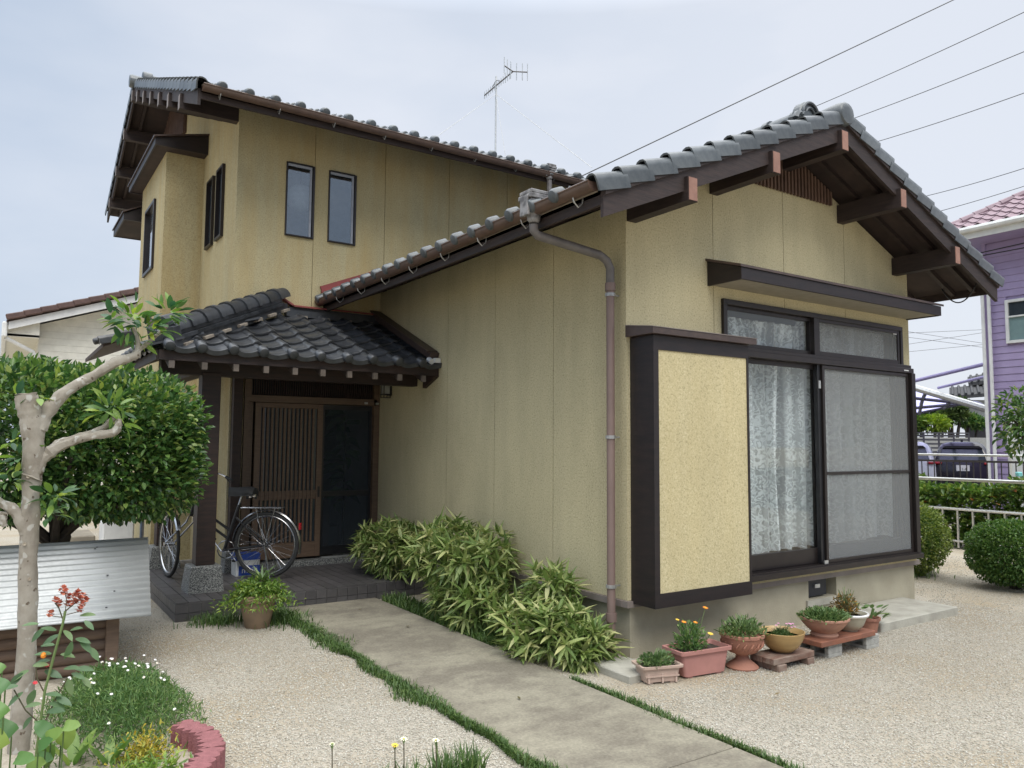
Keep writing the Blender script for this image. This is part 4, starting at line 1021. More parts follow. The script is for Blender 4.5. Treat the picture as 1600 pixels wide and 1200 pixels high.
# entrance hall behind
hb = MB(); hb.box(-1.7, -.02, 6.3, 6.35, .2, 2.6).box(-1.72, -1.70, 4.6, 6.3, .2, 2.6).box(-.02, .0, 4.6, 6.3, .2, 2.6).box(-1.7, -.02, 4.6, 6.3, 2.55, 2.6); hb.build('hall_wall', m_wall_in, H)
MB().box(-1.7, -.02, 4.53, 6.3, .1, .2).box(-1.7, -.02, 5.6, 6.3, .2, .45).build('hall_floor', m_floor_in, H)
sh = thing('shoe', 'pair of pale shoes on the hall floor behind the screen door', 'shoes', (-.32, 4.72, .2))
for dx_ in (-.06, .06):
    MB().lathe([(.001, 0), (.045, .0), (.05, .03), (.042, .06), (.03, .085), (.001, .09)], 12, (-.32+dx_, 4.72, .2), 2.4).build('shoe_upper', m_milkwhite, sh, True)
MB().box(-.62, -.38, 5.0, 5.4, .2, .85).build('shelf_cabinet', m_latwood, None); tag(bpy.data.objects['shelf_cabinet'], 'brown shoe cabinet standing in the dark hall', 'cabinet')
vs_ = MB().lathe([(.03, 0), (.06, .04), (.07, .12), (.045, .2), (.03, .24), (.036, .25)], 14, (-.5, 5.15, .85)); tag(vs_.build('vase', m_white, None, True), 'small white vase on the hall cabinet', 'vase')
hp = thing('hall_plant', 'dark leafy indoor plant behind the screen door', 'plant', (-.22, 4.95, .2))
MB().tube([(-.22, 4.95, .2), (-.21, 4.96, .9), (-.22, 4.94, 1.8)], .014, 6).build('stem', m_twig, hp)
P = np.array([(-.22, 4.95, z) for z in np.linspace(.8, 1.9, 36)]); D = sph_dirs(36)*np.array([1, .6, .4])
clump('foliage', P, D, .26, .11, m_l_shrub, hp, droop=.4, spread=.3)
# porch lantern on the wing wall
ln = thing('wall_lamp', 'black framed box lantern on the wall under the porch eave', 'lamp', (-.06, 4.1, 2.1))
MB().box(-.10, -.03, 4.06, 4.14, 2.12, 2.32).build('lamp_shade', m_lamp, ln)
q = MB()
for xx in (-.108, -.03):
    for yy in (4.052, 4.14): q.box(xx, xx+.008, yy, yy+.008, 2.07, 2.33)
q.box(-.112, -.018, 4.048, 4.152, 2.105, 2.118).box(-.112, -.018, 4.048, 4.152, 2.322, 2.335).box(-.022, -.001, 4.06, 4.14, 2.10, 2.33).box(-.10, -.03, 4.06, 4.14, 2.07, 2.078); q.build('lamp_frame', m_black, ln)

# ================================================================== curtains
def curtain(name, x0, x1, z0, z1, y, nf, amp, m, label, gather=0, seed=0):
    r = np.random.default_rng(seed); nx, nz = nf*10, 10; V = []; UV = []; ph = np.cumsum(r.uniform(.5, 1.5, nx+1)); ph = ph/ph[-1]
    arc = 0; last = None
    for i in range(nx+1):
        u = i/nx; x = x0+(x1-x0)*u; w = math.sin(2*PI*nf*ph[i])+.35*math.sin(2*PI*nf*2.3*ph[i]+1)
        yy = y+amp*w
        if last is not None: arc += math.hypot(x-last[0], yy-last[1])
        last = (x, yy)
        for k in range(nz+1):
            v = k/nz; z = z0+(z1-z0)*v+(.012*math.sin(i*.7) if k == 0 else 0)
            V.append((x+.012*math.sin(v*5+i*.31), y+(yy-y)*(1-gather*v)+.012*math.sin(v*4+u*9), z)); UV.append((arc, z))
    F = [(i*(nz+1)+k, (i+1)*(nz+1)+k, (i+1)*(nz+1)+k+1, i*(nz+1)+k+1) for i in range(nx) for k in range(nz)]
    b = MB(); b.add(V, F); me = b.mesh(name, m, True); uvl = me.uv_layers.new(name='UVMap')
    for lp in me.loops: uvl.data[lp.index].uv = UV[lp.vertex_index]
    o = bpy.data.objects.new(name, me); link(o); tag(o, label, 'curtain', 'lace curtains in the front window'); return o
curtain('lace_curtain', 1.08, 2.30, .62, 2.34, .19, 7, .06, m_lace, 'flowered white lace curtain behind the clear left pane of the big front window', seed=1)
curtain('lace_curtain', 2.28, 3.74, .64, 2.34, .21, 7, .06, m_lace2, 'white lace curtain behind the grey insect screen of the big front window', seed=2)
curtain('lace_curtain', 1.06, 2.28, 2.33, 2.645, .17, 11, .028, m_lace2, 'short ruffled lace curtain in the clear left transom light', .3, seed=3)
curtain('lace_curtain', 2.28, 3.70, 2.33, 2.70, .19, 9, .02, m_lace2, 'short lace curtain behind the screened right transom light', .3, seed=4)

# ================================================================== gravel stones
def stones(name, regs, m, size=(.004, .0075)):
    P = []
    for (x0, x1, y0, y1, n, msk) in regs:
        p = np.stack([rng.uniform(x0, x1, n), rng.uniform(y0, y1, n)], 1)
        P.append(p[msk(p[:, 0], p[:, 1])])
    P = np.concatenate(P); n = len(P); s = rng.uniform(*size, n)
    base = np.array([(1, 0, 0), (0, 1, 0), (-1, 0, 0), (0, -1, 0), (0, 0, .75), (0, 0, -.4)], float)
    F0 = np.array([(0, 1, 4), (1, 2, 4), (2, 3, 4), (3, 0, 4), (1, 0, 5), (2, 1, 5), (3, 2, 5), (0, 3, 5)])
    V = base[None]*rng.uniform(.65, 1.35, (n, 6, 1))*s[:, None, None]*np.stack([rng.uniform(.8, 1.4, n), rng.uniform(.7, 1.1, n), rng.uniform(.6, 1, n)], 1)[:, None]
    a = rng.uniform(0, 2*PI, n); c, sn = np.cos(a)[:, None], np.sin(a)[:, None]
    V = np.stack([V[..., 0]*c-V[..., 1]*sn, V[..., 0]*sn+V[..., 1]*c, V[..., 2]], -1)
    V += np.stack([P[:, 0], P[:, 1], s*.25], 1)[:, None]
    F = (F0[None]+np.arange(n)[:, None, None]*6).reshape(-1, 3)
    o = npmesh(name, V, F, m); o['kind'] = 'stuff'; return o
def stonemat():
    m, t, p, o = newmat('pale_stone'); p.inputs['Roughness'].default_value = .85; p.inputs['Specular IOR Level'].default_value = .3
    g = nd(t, 'ShaderNodeNewGeometry')
    col = ramp(t, g.outputs['Random Per Island'], [(0, (.29, .26, .205)), (.2, (.41, .375, .31)), (.6, (.475, .44, .37)), (.9, (.54, .505, .435)), (1, (.63, .60, .54))])
    t.links.new(col, p.inputs['Base Color']); return m
def pathmask(x, y): return ((x < -1.61) | (x > -.645))
def dens(x, y): return rng.random(len(x)) < np.clip(1.15-.8*np.exp(-((x+.1)**2/.35+(y+.35)**2/.25))-.75*np.clip((y-1.5)/1.2, 0, 1)*(x < -1.6)-.6*(np.clip((y+.9)/.5, 0, 1)*(x > -.6)*(x < 1)), .12, 1)
gm = lambda x, y: pathmask(x, y) & dens(x, y)
go = stones('gravel', [(-3.3, -1.6, -1.7, 2.9, 46000, gm), (-.64, 4.2, -2.6, -.02, 74000, gm), (4.2, 7.5, -3, 1.5, 22000, gm), (-2.9, -2.5, 2.9, 5, 1200, gm)], stonemat())
tag(go, 'loose pale gravel covering the yard', kind='stuff')

# ================================================================== low grass beside the path
def blades(P, L, W, m, name, parent=None, spread=.6, seg=3, lean=.9):
    n = len(P); P = np.asarray(P); a = rng.uniform(0, 2*PI, n); L = rng.uniform(.6, 1.2, n)*L; W = rng.uniform(.7, 1.2, n)*W
    d = np.stack([np.cos(a), np.sin(a)], 1); ln = rng.uniform(.3, 1, n)*lean
    rows = []
    for k in range(seg+1):
        u = k/seg; h = L*u*(1-.35*ln*u*u); out_ = L*ln*u*u*.8
        c = np.stack([P[:, 0]+d[:, 0]*out_, P[:, 1]+d[:, 1]*out_, P[:, 2]+h*(1-.45*ln*u)], 1)
        w = (W*(1-u**2*.95))[:, None]*.5; s = np.stack([-d[:, 1], d[:, 0], np.zeros(n)], 1)
        rows += [c-s*w, c+s*w]
    V = np.stack(rows, 1); k2 = (seg+1)*2
    F = np.concatenate([np.arange(n)[:, None]*k2+np.array([[2*k, 2*k+1, 2*k+3, 2*k+2]]) for k in range(seg)])
    return npmesh(name, V, F, m, parent)
def strip_pts(n, y0, y1, xc, wfun):
    y = rng.uniform(y0, y1, n); w = wfun(y); x = xc(y)+rng.normal(0, 1, n)*w*.45
    return np.stack([x, y, np.full(n, .0)], 1)
gr = blades(strip_pts(8000, -1.7, 2.75, lambda y: -1.635-.012*np.sin(y*3)-.012*np.sin(y*11), lambda y: np.maximum(.022, .060+.030*np.sin(y*4.1+1)+.025*np.sin(y*9+.5)+.03*(y > 1.2)-.025*(y < -.3))), .070, .007, m_l_grass, 'mondo_grass')
tag(gr, 'strip of dark green mondo grass along the left edge of the path', 'grass', kind='stuff')
gr = blades(strip_pts(2300, -2.4, -.15, lambda y: -.625+.01*np.sin(y*7), lambda y: .045+.02*np.sin(y*5)), .06, .007, m_l_grass, 'mondo_grass')
tag(gr, 'thin strip of low grass along the right edge of the path', 'grass', kind='stuff')
q = np.concatenate([np.stack([rng.normal(-1.73, .10, 1000), rng.normal(2.6, .14, 1000), np.zeros(1000)], 1), np.stack([rng.normal(-2.2, .10, 500), rng.normal(2.75, .1, 500), np.zeros(500)], 1)])
gr = blades(q, .12, .008, m_l_grass, 'grass'); tag(gr, 'tuft of dark grass round the clay planter in front of the porch', 'grass', kind='stuff')
q = np.stack([rng.uniform(-.66, -.42, 2600), rng.uniform(.8, 2.85, 2600), np.zeros(2600)], 1)
gr = blades(q, .12, .008, m_l_grass, 'grass'); tag(gr, 'dark grass growing under the bamboo along the path', 'grass', kind='stuff')

# ================================================================== dwarf bamboo along the wing wall
LB = leaf_mesh('leaf', m_l_bamboo, .165, .034, fold=.12, droop=.16, seg=4, shape='lance')
def bamboo(label, blobs, nobj):
    c = blobs[0][0]; t = thing('dwarf_bamboo', label, 'bamboo', (c[0], c[1], 0), 'dwarf bamboo plants along the side wall')
    tot = sum(b_[2] for b_ in blobs)
    for ci, R, n in blobs:
        nn = n//7; P, D = superell(nn*2, ci, R, 2.1, .38, -.8); kp = (P[:, 0] < -.05); P, D = P[kp][:nn], D[kp][:nn]
        pts, dirs, front = [], [], []
        for k, (p, d) in enumerate(zip(P, D)):
            ax = Vector(d)*.8+Vector((-.15, -.12, .35))+Vector(rng.normal(0, .25, 3)); ax.normalize(); s1 = ax.orthogonal().normalized(); s2 = ax.cross(s1); a0 = rng.uniform(0, 6.28); m_ = int(rng.integers(5, 10))
            if k % 3 == 0:
                b0 = Vector((ci[0]+(p[0]-ci[0])*.35, ci[1]+(p[1]-ci[1])*.45, 0)); MB().tube([b0, b0.lerp(Vector(p), .6)+Vector((0, 0, .05)), Vector(p)], [.004, .0035, .002], 4).build('culm', m_l_pot, t)
            for q in range(m_):
                a = a0+q*2*PI/m_; op = rng.uniform(.6, 1.25); dd = ax*math.cos(op)+(s1*math.cos(a)+s2*math.sin(a))*math.sin(op)+Vector((0, 0, -.12))
                pts.append(p); dirs.append(tuple(dd)); front.append(-d[0]-d[1]*.9+.5*d[2]+rng.normal(0, .25))
        pts, dirs = np.array(pts), np.array(dirs); order = np.argsort(front)[::-1]; m1 = int(nobj*n/tot)
        for k in order[:m1]: inst('leaf', LB, t, aim(pts[k], dirs[k], (rng.normal(0, .3), rng.normal(0, .3), 1), random.uniform(.7, 1.1)))
        Pi, Di = superell(n//2, ci, (R[0]*.75, R[1]*.75, R[2]*.75), 2.1, .7, -.9); kp = Pi[:, 0] < -.05
        clump('inner_foliage', Pi[kp], Di[kp]+np.array([0, 0, -.1]), .13, .03, m_l_bamboo, t, 'stuff', droop=.2, fold=.1, spread=.6, shape='lance')
        clump('foliage', pts[order[m1:]], dirs[order[m1:]], .145, .030, m_l_bamboo, t, 'stuff', droop=.16, fold=.1, spread=.06, shape='lance')
    return t
bamboo('dwarf bamboo at the far end of the wall, right beside the porch step', [((-.33, 3.28, .46), (.32, .46, .29), 760)], 110)
bamboo('tallest and widest dwarf bamboo, in the middle of the side wall', [((-.35, 1.82, .54), (.37, .62, .31), 1150), ((-.42, 1.45, .25), (.30, .55, .20), 560)], 200)
bamboo('low spreading dwarf bamboo at the front corner by the downpipe', [((-.42, .42, .16), (.33, .48, .20), 900), ((-.26, .58, .40), (.16, .20, .22), 260), ((-.33, .04, .12), (.18, .17, .14), 180)], 190)

# ================================================================== clay planter by the porch
pt = thing('clay_planter', 'tan clay flower pot with bright ferns at the porch step', 'flower pot', (-1.95, 2.43, 0))
MB().lathe([(.095, 0), (.10, .005), (.145, .215), (.160, .22), (.162, .27), (.152, .275), (.140, .265), (.135, .24)], 28, (-1.95, 2.43, 0)).build('pot', m_planter, pt, True)
MB().lathe([(.001, .236), (.137, .236)], 20, (-1.95, 2.43, 0)).build('soil', m_soil, pt)
P = np.array([(-1.95, 2.43, .26)])+rng.normal(0, 1, (2600, 3))*np.array([.105, .10, .04])+np.array([0, 0, .045]); D = (P-np.array([-1.95, 2.43, .20]))*np.array([1, 1, .7])
P[:, 2] = np.maximum(P[:, 2]-.9*np.maximum(0, np.hypot(P[:, 0]+1.95, P[:, 1]-2.43)-.15), .20)
clump('fern', P, D, .042, .014, m_l_fresh, pt, 'stuff', droop=.3, spread=.5, shape='lance')
LC = leaf_mesh('leaf', m_l_pot, .17, .022, .2, .2, 4, 'lance')
for k in range(14):
    a = k*2.4; inst('leaf', LC, pt, aim((-1.93, 2.41, .38), (math.cos(a), math.sin(a), .8+.06*k), s=random.uniform(.8, 1.1)))
MB().tube([(-1.93, 2.41, .24), (-1.93, 2.41, .40)], .014, 6).build('stem', m_twig, pt)

# ================================================================== potted plants by the front wall
GP = 'potted plants along the front wall'
def trough(name, label, c, rot, w, d, h, m, soilz, taper=.85, band=None):
    t = thing(name, label, 'planter', (c[0], c[1], 0), GP); M = Matrix.Translation((c[0], c[1], 0)) @ Matrix.Rotation(math.radians(rot), 4, 'Z')
    b = MB()
    def ring(ww, dd, z, r=.02):
        pts = []
        for sx, sy, a0 in ((1, 1, 0), (-1, 1, 90), (-1, -1, 180), (1, -1, 270)):
            for k in range(4):
                a = math.radians(a0+30*k); pts.append((sx*(ww/2-r)+r*math.cos(a), sy*(dd/2-r)+r*math.sin(a), z))
        return pts
    rings = [ring(w*taper, d*taper, .012), ring(w*.97, d*.95, h*.86), ring(w*.97, d*.95, h*.865), ring(w+.025, d+.025, h*.87), ring(w+.028, d+.028, h), ring(w-.005, d-.005, h), ring(w-.02, d-.02, h*.8)]
    n = 16; V = sum(rings, []); F = [(i*n+k, i*n+(k+1) % n, (i+1)*n+(k+1) % n, (i+1)*n+k) for i in range(6) for k in range(n)]+[tuple(range(n))[::-1]]
    b.add(V, F)
    for sx in (-1, 1): b.box(sx*w*.3-.02, sx*w*.3+.02, -d*.38, d*.38, 0, .013)
    if band:
        for zz in band: b.obox((0, -d*(.5*taper+.075*zz/h)-.002, zz), ((1, 0, 0), (0, 1, 0), (0, 0, 1)), (w*.44, .006, .004))
        for sx in (-.36, 0, .36): b.obox((sx*w, -d*(.45), h*.45), ((1, 0, 0), (0, 1, -.12), (0, .12, 1)), (.006, .004, h*.38))
    b.xf(M).build('trough', m, t, True)
    MB().box(-w/2+.014, w/2-.014, -d/2+.014, d/2-.014, soilz-.01, soilz).xf(M).build('soil', m_soil, t)
    return t, M
def sprigs(parent, c, R, n, m, L=.04, W=.014, z0=0, up=.8, name='foliage', stems=12, spread=.5, hi=1.0):
    c = Vector(c)
    for k in range(stems):
        a = rng.uniform(0, 2*PI); r_ = rng.uniform(.3, 1); e = c+Vector((math.cos(a)*R[0]*r_*.8, math.sin(a)*R[1]*r_*.8, R[2]*rng.uniform(.6, 1.4)))
        MB().tube([c+Vector((math.cos(a)*R[0]*.3, math.sin(a)*R[1]*.3, -.02)), (c+e)/2+Vector((0, 0, .01)), e], .0022, 4).build('stem', m_l_pot, parent)
    d = sph_dirs(n); d[:, 2] = np.abs(d[:, 2])*hi; P = np.array(c)+d*np.array(R)*rng.uniform(.35, 1.1, (n, 1)); D = d*np.array([1, 1, .5])+np.array([0, 0, up])
    return clump(name, P, D, L, W, m, parent, 'stuff', spread=spread)
def flower(parent, p, r, m, petals=10, core=None, name='flower', tilt=(0, -.3, 1)):
    b = MB(); n = petals
    for k in range(n):
        a = 2*PI*k/n; ca, sa = math.cos(a), math.sin(a); w = PI/n*.95
        b.add([(0, 0, 0), (r*.6*math.cos(a-w), r*.6*math.sin(a-w), r*.18), (r*ca, r*sa, r*.12), (r*.6*math.cos(a+w), r*.6*math.sin(a+w), r*.18)], [(0, 1, 2, 3)])
    M = aim(p, Vector(tilt).orthogonal(), tilt); b.xf(M); o = b.build(name, m, parent)
    if core: MB().lathe([(r*.28, .0), (r*.25, r*.2), (.0001, r*.28)], 8).xf(M).build('centre', core, o, True)
    return o
t, M = trough('planter', 'small beige plastic trough with a sprawling green plant, leftmost of the row', (-.155, -.455), -18, .27, .165, .115, m_beigepl, .10, band=(.05,))
sprigs(t, (-.165, -.46, .10), (.14, .08, .075), 260, m_l_pot, .035, .016)
t, M = trough('planter', 'pink plastic trough with orange and yellow marigolds', (.20, -.475), -7, .41, .20, .18, m_pinkpl, .155)
sprigs(t, (.13, -.47, .16), (.14, .08, .17), 420, m_l_daisy, .038, .012, stems=14)
for p, r_, m in (((.26, -.50, .43), .022, m_orange), ((.05, -.50, .36), .02, m_orange), ((.14, -.52, .35), .018, m_orange), ((.24, -.56, .27), .024, m_yellow), ((.03, -.46, .37), .016, m_yellow)):
    MB().tube([(.15, -.47, .17), ((p[0]+.15)/2, p[1]*.5-.235, p[2]*.6), p], .0022, 4).build('stem', m_l_pot, t)
    flower(t, p, r_, m, 12, m_yellow)
def bowl(name, label, cat, c, prof, m, soil_r, soil_z, seg=30):
    t = thing(name, label, cat, c, GP); MB().lathe(prof, seg, c).build('bowl', m, t, True)
    MB().lathe([(.0001, soil_z), (soil_r, soil_z)], 20, c).build('soil', m_soil, t); return t
c = (.56, -.56, 0)
t = bowl('urn_planter', 'terracotta pedestal urn with feathery green foliage', 'planter', c, [(.108, 0), (.112, .012), (.085, .035), (.05, .06), (.042, .085), (.05, .095), (.10, .115), (.135, .165), (.146, .215), (.155, .22), (.155, .238), (.146, .242), (.138, .232), (.132, .215)], m_terra, .134, .21)
rl = MB()
for k in range(18):
    a = 2*PI*k/18; rl.tube([(c[0]+.120*math.cos(a), c[1]+.120*math.sin(a), .14), (c[0]+.143*math.cos(a+.10), c[1]+.143*math.sin(a+.10), .165), (c[0]+.143*math.cos(a+.22), c[1]+.143*math.sin(a+.22), .19)], .006, 5)
rl.build('relief', m_terra, t, True)
sprigs(t, (.55, -.57, .225), (.17, .14, .10), 620, m_l_pot, .036, .012, stems=18)
# board on two blocks of wood with the yellow bowl
bd = thing('board_stand', 'low weathered wooden board on two timber offcuts under the yellow bowl', 'stand', (.87, -.66, 0))
for i, (y0, y1) in enumerate(((-.765, -.665), (-.66, -.56))): MB().box(.64, 1.09, y0, y1, .045, .088).build('board', m_board, bd, bevel=.004)
MB().box(.67, .76, -.78, -.54, .0, .0445).build('support', m_board, bd, bevel=.004); MB().box(1.0, 1.075, -.775, -.56, .0, .0445).build('support', m_board, bd, bevel=.004)
c = (.87, -.655, .0885)
t = bowl('bowl_planter', 'wide yellow glazed bowl with tiny pink flowers', 'flower pot', c, [(.055, 0), (.07, .004), (.115, .04), (.145, .09), (.158, .135), (.16, .142), (.153, .144), (.146, .135), (.13, .105)], m_yglaze, .138, .108)
P = np.array([.85, -.665, .20])+sph_dirs(900)*np.array([.075, .06, .055])*rng.uniform(.4, 1, (900, 1)); P[:, 2] = np.maximum(P[:, 2], .19)
clump('foliage', P, (P-np.array([.85, -.665, .13])), .035, .004, m_l_grass, t, 'stuff', spread=.3, shape='lance')
for k in range(9):
    p = (.85+rng.uniform(-.08, .10), -.68+rng.uniform(-.06, .06), .255+rng.uniform(0, .05)); MB().tube([(.85, -.665, .2), p], .0013, 4).build('stem', m_l_pot, t); flower(t, p, .011, m_pinkfl, 5)
# plank on concrete blocks
def cblock(x0, y0, label):
    b = MB(); L, W_, Hh = .39, .17, .10; n = 3
    # solid block with three through holes along X, ends notched
    xs = [0]; ys_ = [0, .035]
    cellw = (L-.035*4)/3
    y = 0; bx_ = []
    for i in range(4):
        b.box(x0, x0+W_, y0+y, y0+y+.035, .026, Hh-.026); y += .035+cellw
    b.box(x0, x0+W_, y0, y0+L, 0, .026).box(x0, x0+W_, y0, y0+L, Hh-.026, Hh)
    o = b.build('concrete_block', m_block, None, bevel=.004); return tag(o, label, 'block', 'concrete blocks under the plank')
cblock(1.27, -.755, 'grey concrete block under the left end of the red plank'); cblock(1.735, -.765, 'grey concrete block under the right end of the red plank')
b = MB().box(1.14, 1.82, -.79, -.59, .101, .14); tag(b.build('plank', m_board2, None, bevel=.004), 'reddish wooden plank laid across two concrete blocks', 'plank')
c = (1.34, -.675, .1405)
t = bowl('bowl_planter', 'terracotta footed bowl overflowing with low green leaves', 'flower pot', c, [(.095, 0), (.10, .012), (.088, .03), (.125, .06), (.16, .10), (.17, .125), (.182, .128), (.182, .14), (.172, .143), (.16, .13), (.15, .115)], m_terra2, .155, .118)
sprigs(t, (1.33, -.68, .265), (.19, .15, .055), 900, m_l_pot, .038, .012, stems=16)
c = (1.655, -.675, .1405)
t = bowl('bowl_planter', 'off-white bowl with a dried orange-brown plant', 'flower pot', c, [(.06, 0), (.065, .01), (.075, .014), (.105, .05), (.12, .09), (.128, .112), (.140, .114), (.141, .13), (.13, .133), (.118, .12), (.11, .105)], m_wglaze, .115, .108)
MB().tube([(c[0]+.136*math.cos(a), c[1]+.136*math.sin(a), c[2]+.127) for a in np.linspace(0, 2*PI, 29)], .009, 6, False).build('rim', m_white, t, True)
sprigs(t, (1.63, -.66, .265), (.10, .09, .14), 520, m_l_dry, .026, .010, stems=26)
c = (2.27, -.47, 0)
t = bowl('flower_pot', 'small terracotta pot with a spiny paddle cactus, last of the row', 'flower pot', c, [(.05, 0), (.07, .105), (.08, .106), (.082, .13), (.072, .13), (.068, .11)], m_terra, .068, .112, 20)
LP_ = leaf_mesh('pad', m_l_pot, .085, .04, .05, .05, 5, 'oval')
for k in range(22):
    a = rng.uniform(0, 2*PI); z = .12+.13*rng.random(); rr3 = .05+.06*rng.random()
    inst('pad', LP_, t, aim((c[0]+rr3*math.cos(a), c[1]+rr3*math.sin(a), z), (math.cos(a), math.sin(a), rng.uniform(-.1, 1.2)), s=random.uniform(.7, 1.2)))
MB().tube([(c[0], c[1], .1), (c[0]+.02, c[1]-.02, .2)], .012, 6).build('stem', m_l_pot, t)
# slabs
struct(MB().box(-.37, -.06, -.42, -.03, -.03, .05).build('drain_slab', m_slab, None, bevel=.006), 'small concrete slab at the foot of the downpipe')
struct(MB().box(2.35, 3.6, -.52, .015, -.05, .075).build('step_slab', m_slab, None, bevel=.008), 'low concrete step below the front window')

# ================================================================== bicycle
R_ = Vector((-1.5, 3.77, PT)); DB = Vector((-.8, .6, 0)).normalized(); NB = Vector((-DB.y, DB.x, 0))
bk = thing('bicycle', 'black city bicycle parked on the porch behind the post', 'bicycle', tuple(R_))
def B(s, z, n=0): return R_+DB*s+NB*n+Vector((0, 0, z))
def wheel(name, hub, wd_, r=.335):
    ax = wd_.cross(Vector((0, 0, 1))).normalized()
    def c_(rr, n=40, a0=0, a1=2*PI, o=0): return [hub+wd_*(rr*math.cos(a))+Vector((0, 0, rr*math.sin(a)))+ax*o for a in np.linspace(a0, a1, n)]
    ty = MB().tube(c_(r-.017), .018, 8, False).build(name, m_rubber, bk, True)
    MB().tube(c_(r-.04), .011, 8, False).build('rim', m_chrome, ty, True)
    sp = MB()
    for k in range(32):
        a = 2*PI*k/32; sp.tube([hub+wd_*(.025*math.cos(a+.9*(-1)**k))+Vector((0, 0, .025*math.sin(a+.9*(-1)**k)))+ax*(.025*(-1)**(k//2)), hub+wd_*((r-.04)*math.cos(a))+Vector((0, 0, (r-.04)*math.sin(a)))], .0016, 4, False)
    sp.build('spokes', m_chrome, ty)
    MB().tube([hub-ax*.05, hub+ax*.05], .022, 10).build('hub', m_chrome, ty, True)
    return c_
HR = B(0, .338); SW = Vector((-.098, .995, 0)).normalized(); HF = B(1.02, .338)
cr_ = wheel('rear_wheel', HR, DB); cf_ = wheel('front_wheel', HF, SW)
def fender(c_fn, a0, a1, r=.36):
    pts = c_fn(r, 22, a0, a1); ax = (pts[5]-pts[0]).cross(pts[10]-pts[5]).normalized(); b = MB(); V = []
    hubc = (pts[0]+pts[-1])/2
    for p in pts: V += [p-ax*.026-(p-hubc).normalized()*.012, p-ax*.015, p+ax*.015, p+ax*.026-(p-hubc).normalized()*.012]
    b.add(V, [(i*4+k, i*4+k+1, i*4+k+5, i*4+k+4) for i in range(21) for k in range(3)]); b.build('mudguard', m_chrome, bk, True)
fender(cr_, PI+.42, .25+.35) if False else fender(cr_, PI-.05+.15, -.0+.12) if False else None
fender(cr_, PI*1.08, PI*.02); fender(cf_, PI*.85, PI*.12)
SWr = SW
hd0, hd1 = B(.80, .62), B(.74, .92)
fr = MB(); fr.tube([B(.44, .28), B(.30, .74)], .016, 10).tube([B(.79, .66), B(.41, .40)], .014, 8).tube([B(.775, .74), B(.385, .48)], .014, 8).tube([hd0, hd1], .018, 10)
for n in (-.05, .05): fr.tube([HR+NB*n, B(.44, .28, n*.3)], .009, 8).tube([HR+NB*n, B(.335, .62, n*.2)], .008, 8)
fr.build('frame', m_black, bk, True)
fk = MB(); axf = SW.cross(Vector((0, 0, 1))).normalized()
for n in (-.045, .045): fk.tube([HF+axf*n, hd0+SW*.03+axf*n*.8-Vector((0, 0, .06)), hd0+axf*n*.5], .010, 8)
fk.build('fork', m_chrome, bk, True)
hb_ = MB(); top_ = hd1+Vector((0, 0, .09)); hb_.tube([hd1, top_], .011, 8)
for sg in (-1, 1): hb_.tube([top_, top_+axf*sg*.10+SW*.06+Vector((0, 0, .05)), top_+axf*sg*.22+SW*.02+Vector((0, 0, .04)), top_+axf*sg*.27-SW*.10], .010, 8)
hb_.build('handlebar', m_chrome, bk, True)
for sg in (-1, 1): MB().tube([top_+axf*sg*.262-SW*.07+Vector((0, 0, .006)), top_+axf*sg*.285-SW*.19-Vector((0, 0, .02))], .016, 8).tube([top_+axf*sg*.262+SW*.0+Vector((0, 0, .02)), top_+axf*sg*.28-SW*.14-Vector((0, 0, .05))], .006, 6).build('grip', m_rubber, bk, True)
MB().tube([B(.30, .74), B(.265, .86)], .012, 8).build('seat_post', m_chrome, bk, True)
sd_ = MB(); V = []
for s, w, z in ((.13, .085, .885), (.17, .10, .90), (.25, .085, .895), (.33, .04, .89), (.40, .022, .89), (.415, .008, .885)):
    for k in range(7):
        a = PI*k/6; V.append(B(s, z+.03*math.sin(a)-.035*abs(math.cos(a))**3, w*math.cos(a)))
sd_.add(V, [(i*7+k, i*7+k+1, (i+1)*7+k+1, (i+1)*7+k) for i in range(5) for k in range(6)]+[tuple(range(7))]); V2 = [tuple(Vector(p)-Vector((0, 0, .025))) for p in sd_.v]
sd_.add(V2, [(i*7+k+1, i*7+k, (i+1)*7+k, (i+1)*7+k+1) for i in range(5) for k in range(6)]); sd_.build('saddle', m_rubber, bk, True)
MB().tube([B(.16, .83, -.05), B(.28, .86, 0)], .006, 6).tube([B(.16, .83, .05), B(.28, .86, 0)], .006, 6).tube([B(.16, .82, .05), B(.16, .86, .05)], .016, 8).tube([B(.16, .82, -.05), B(.16, .86, -.05)], .016, 8).build('saddle_spring', m_chrome, bk, True)
ca_ = MB()
for n in (-.055, 0, .055): ca_.tube([B(.26, .715, n), B(-.16, .715, n)], .005, 6)
for s in (.2, .03, -.15): ca_.tube([B(s, .715, -.06), B(s, .715, .06)], .005, 6)
for n in (-.06, .06): ca_.tube([B(-.1, .715, n), HR+NB*n], .005, 6).tube([B(.1, .715, n), HR+NB*n], .005, 6)
ca_.build('carrier', m_chrome, bk, True)
cg = MB()
V = [B(.02, .40, .055), B(.48, .36, .055), B(.54, .28, .055), B(.48, .21, .055), B(.02, .29, .055)]; W2 = [p+NB*(-.012) for p in V]
cg.tube([B(.44+.09*math.cos(a), .28+.09*math.sin(a), -.045) for a in np.linspace(0, 2*PI, 24)], .006, 5, False).tube([B(.44, .28, -.07), B(.44, .28, .07)], .014, 8).tube([B(.44, .28, -.07), B(.34, .16, -.07)], .008, 6).tube([B(.44, .28, .07), B(.54, .40, .07)], .008, 6).tube([B(.0, .36, -.045), B(.44, .36, -.045)], .004, 5).tube([B(.0, .31, -.045), B(.42, .19, -.045)], .004, 5)
cg.build('crank', m_chrome, bk, True)
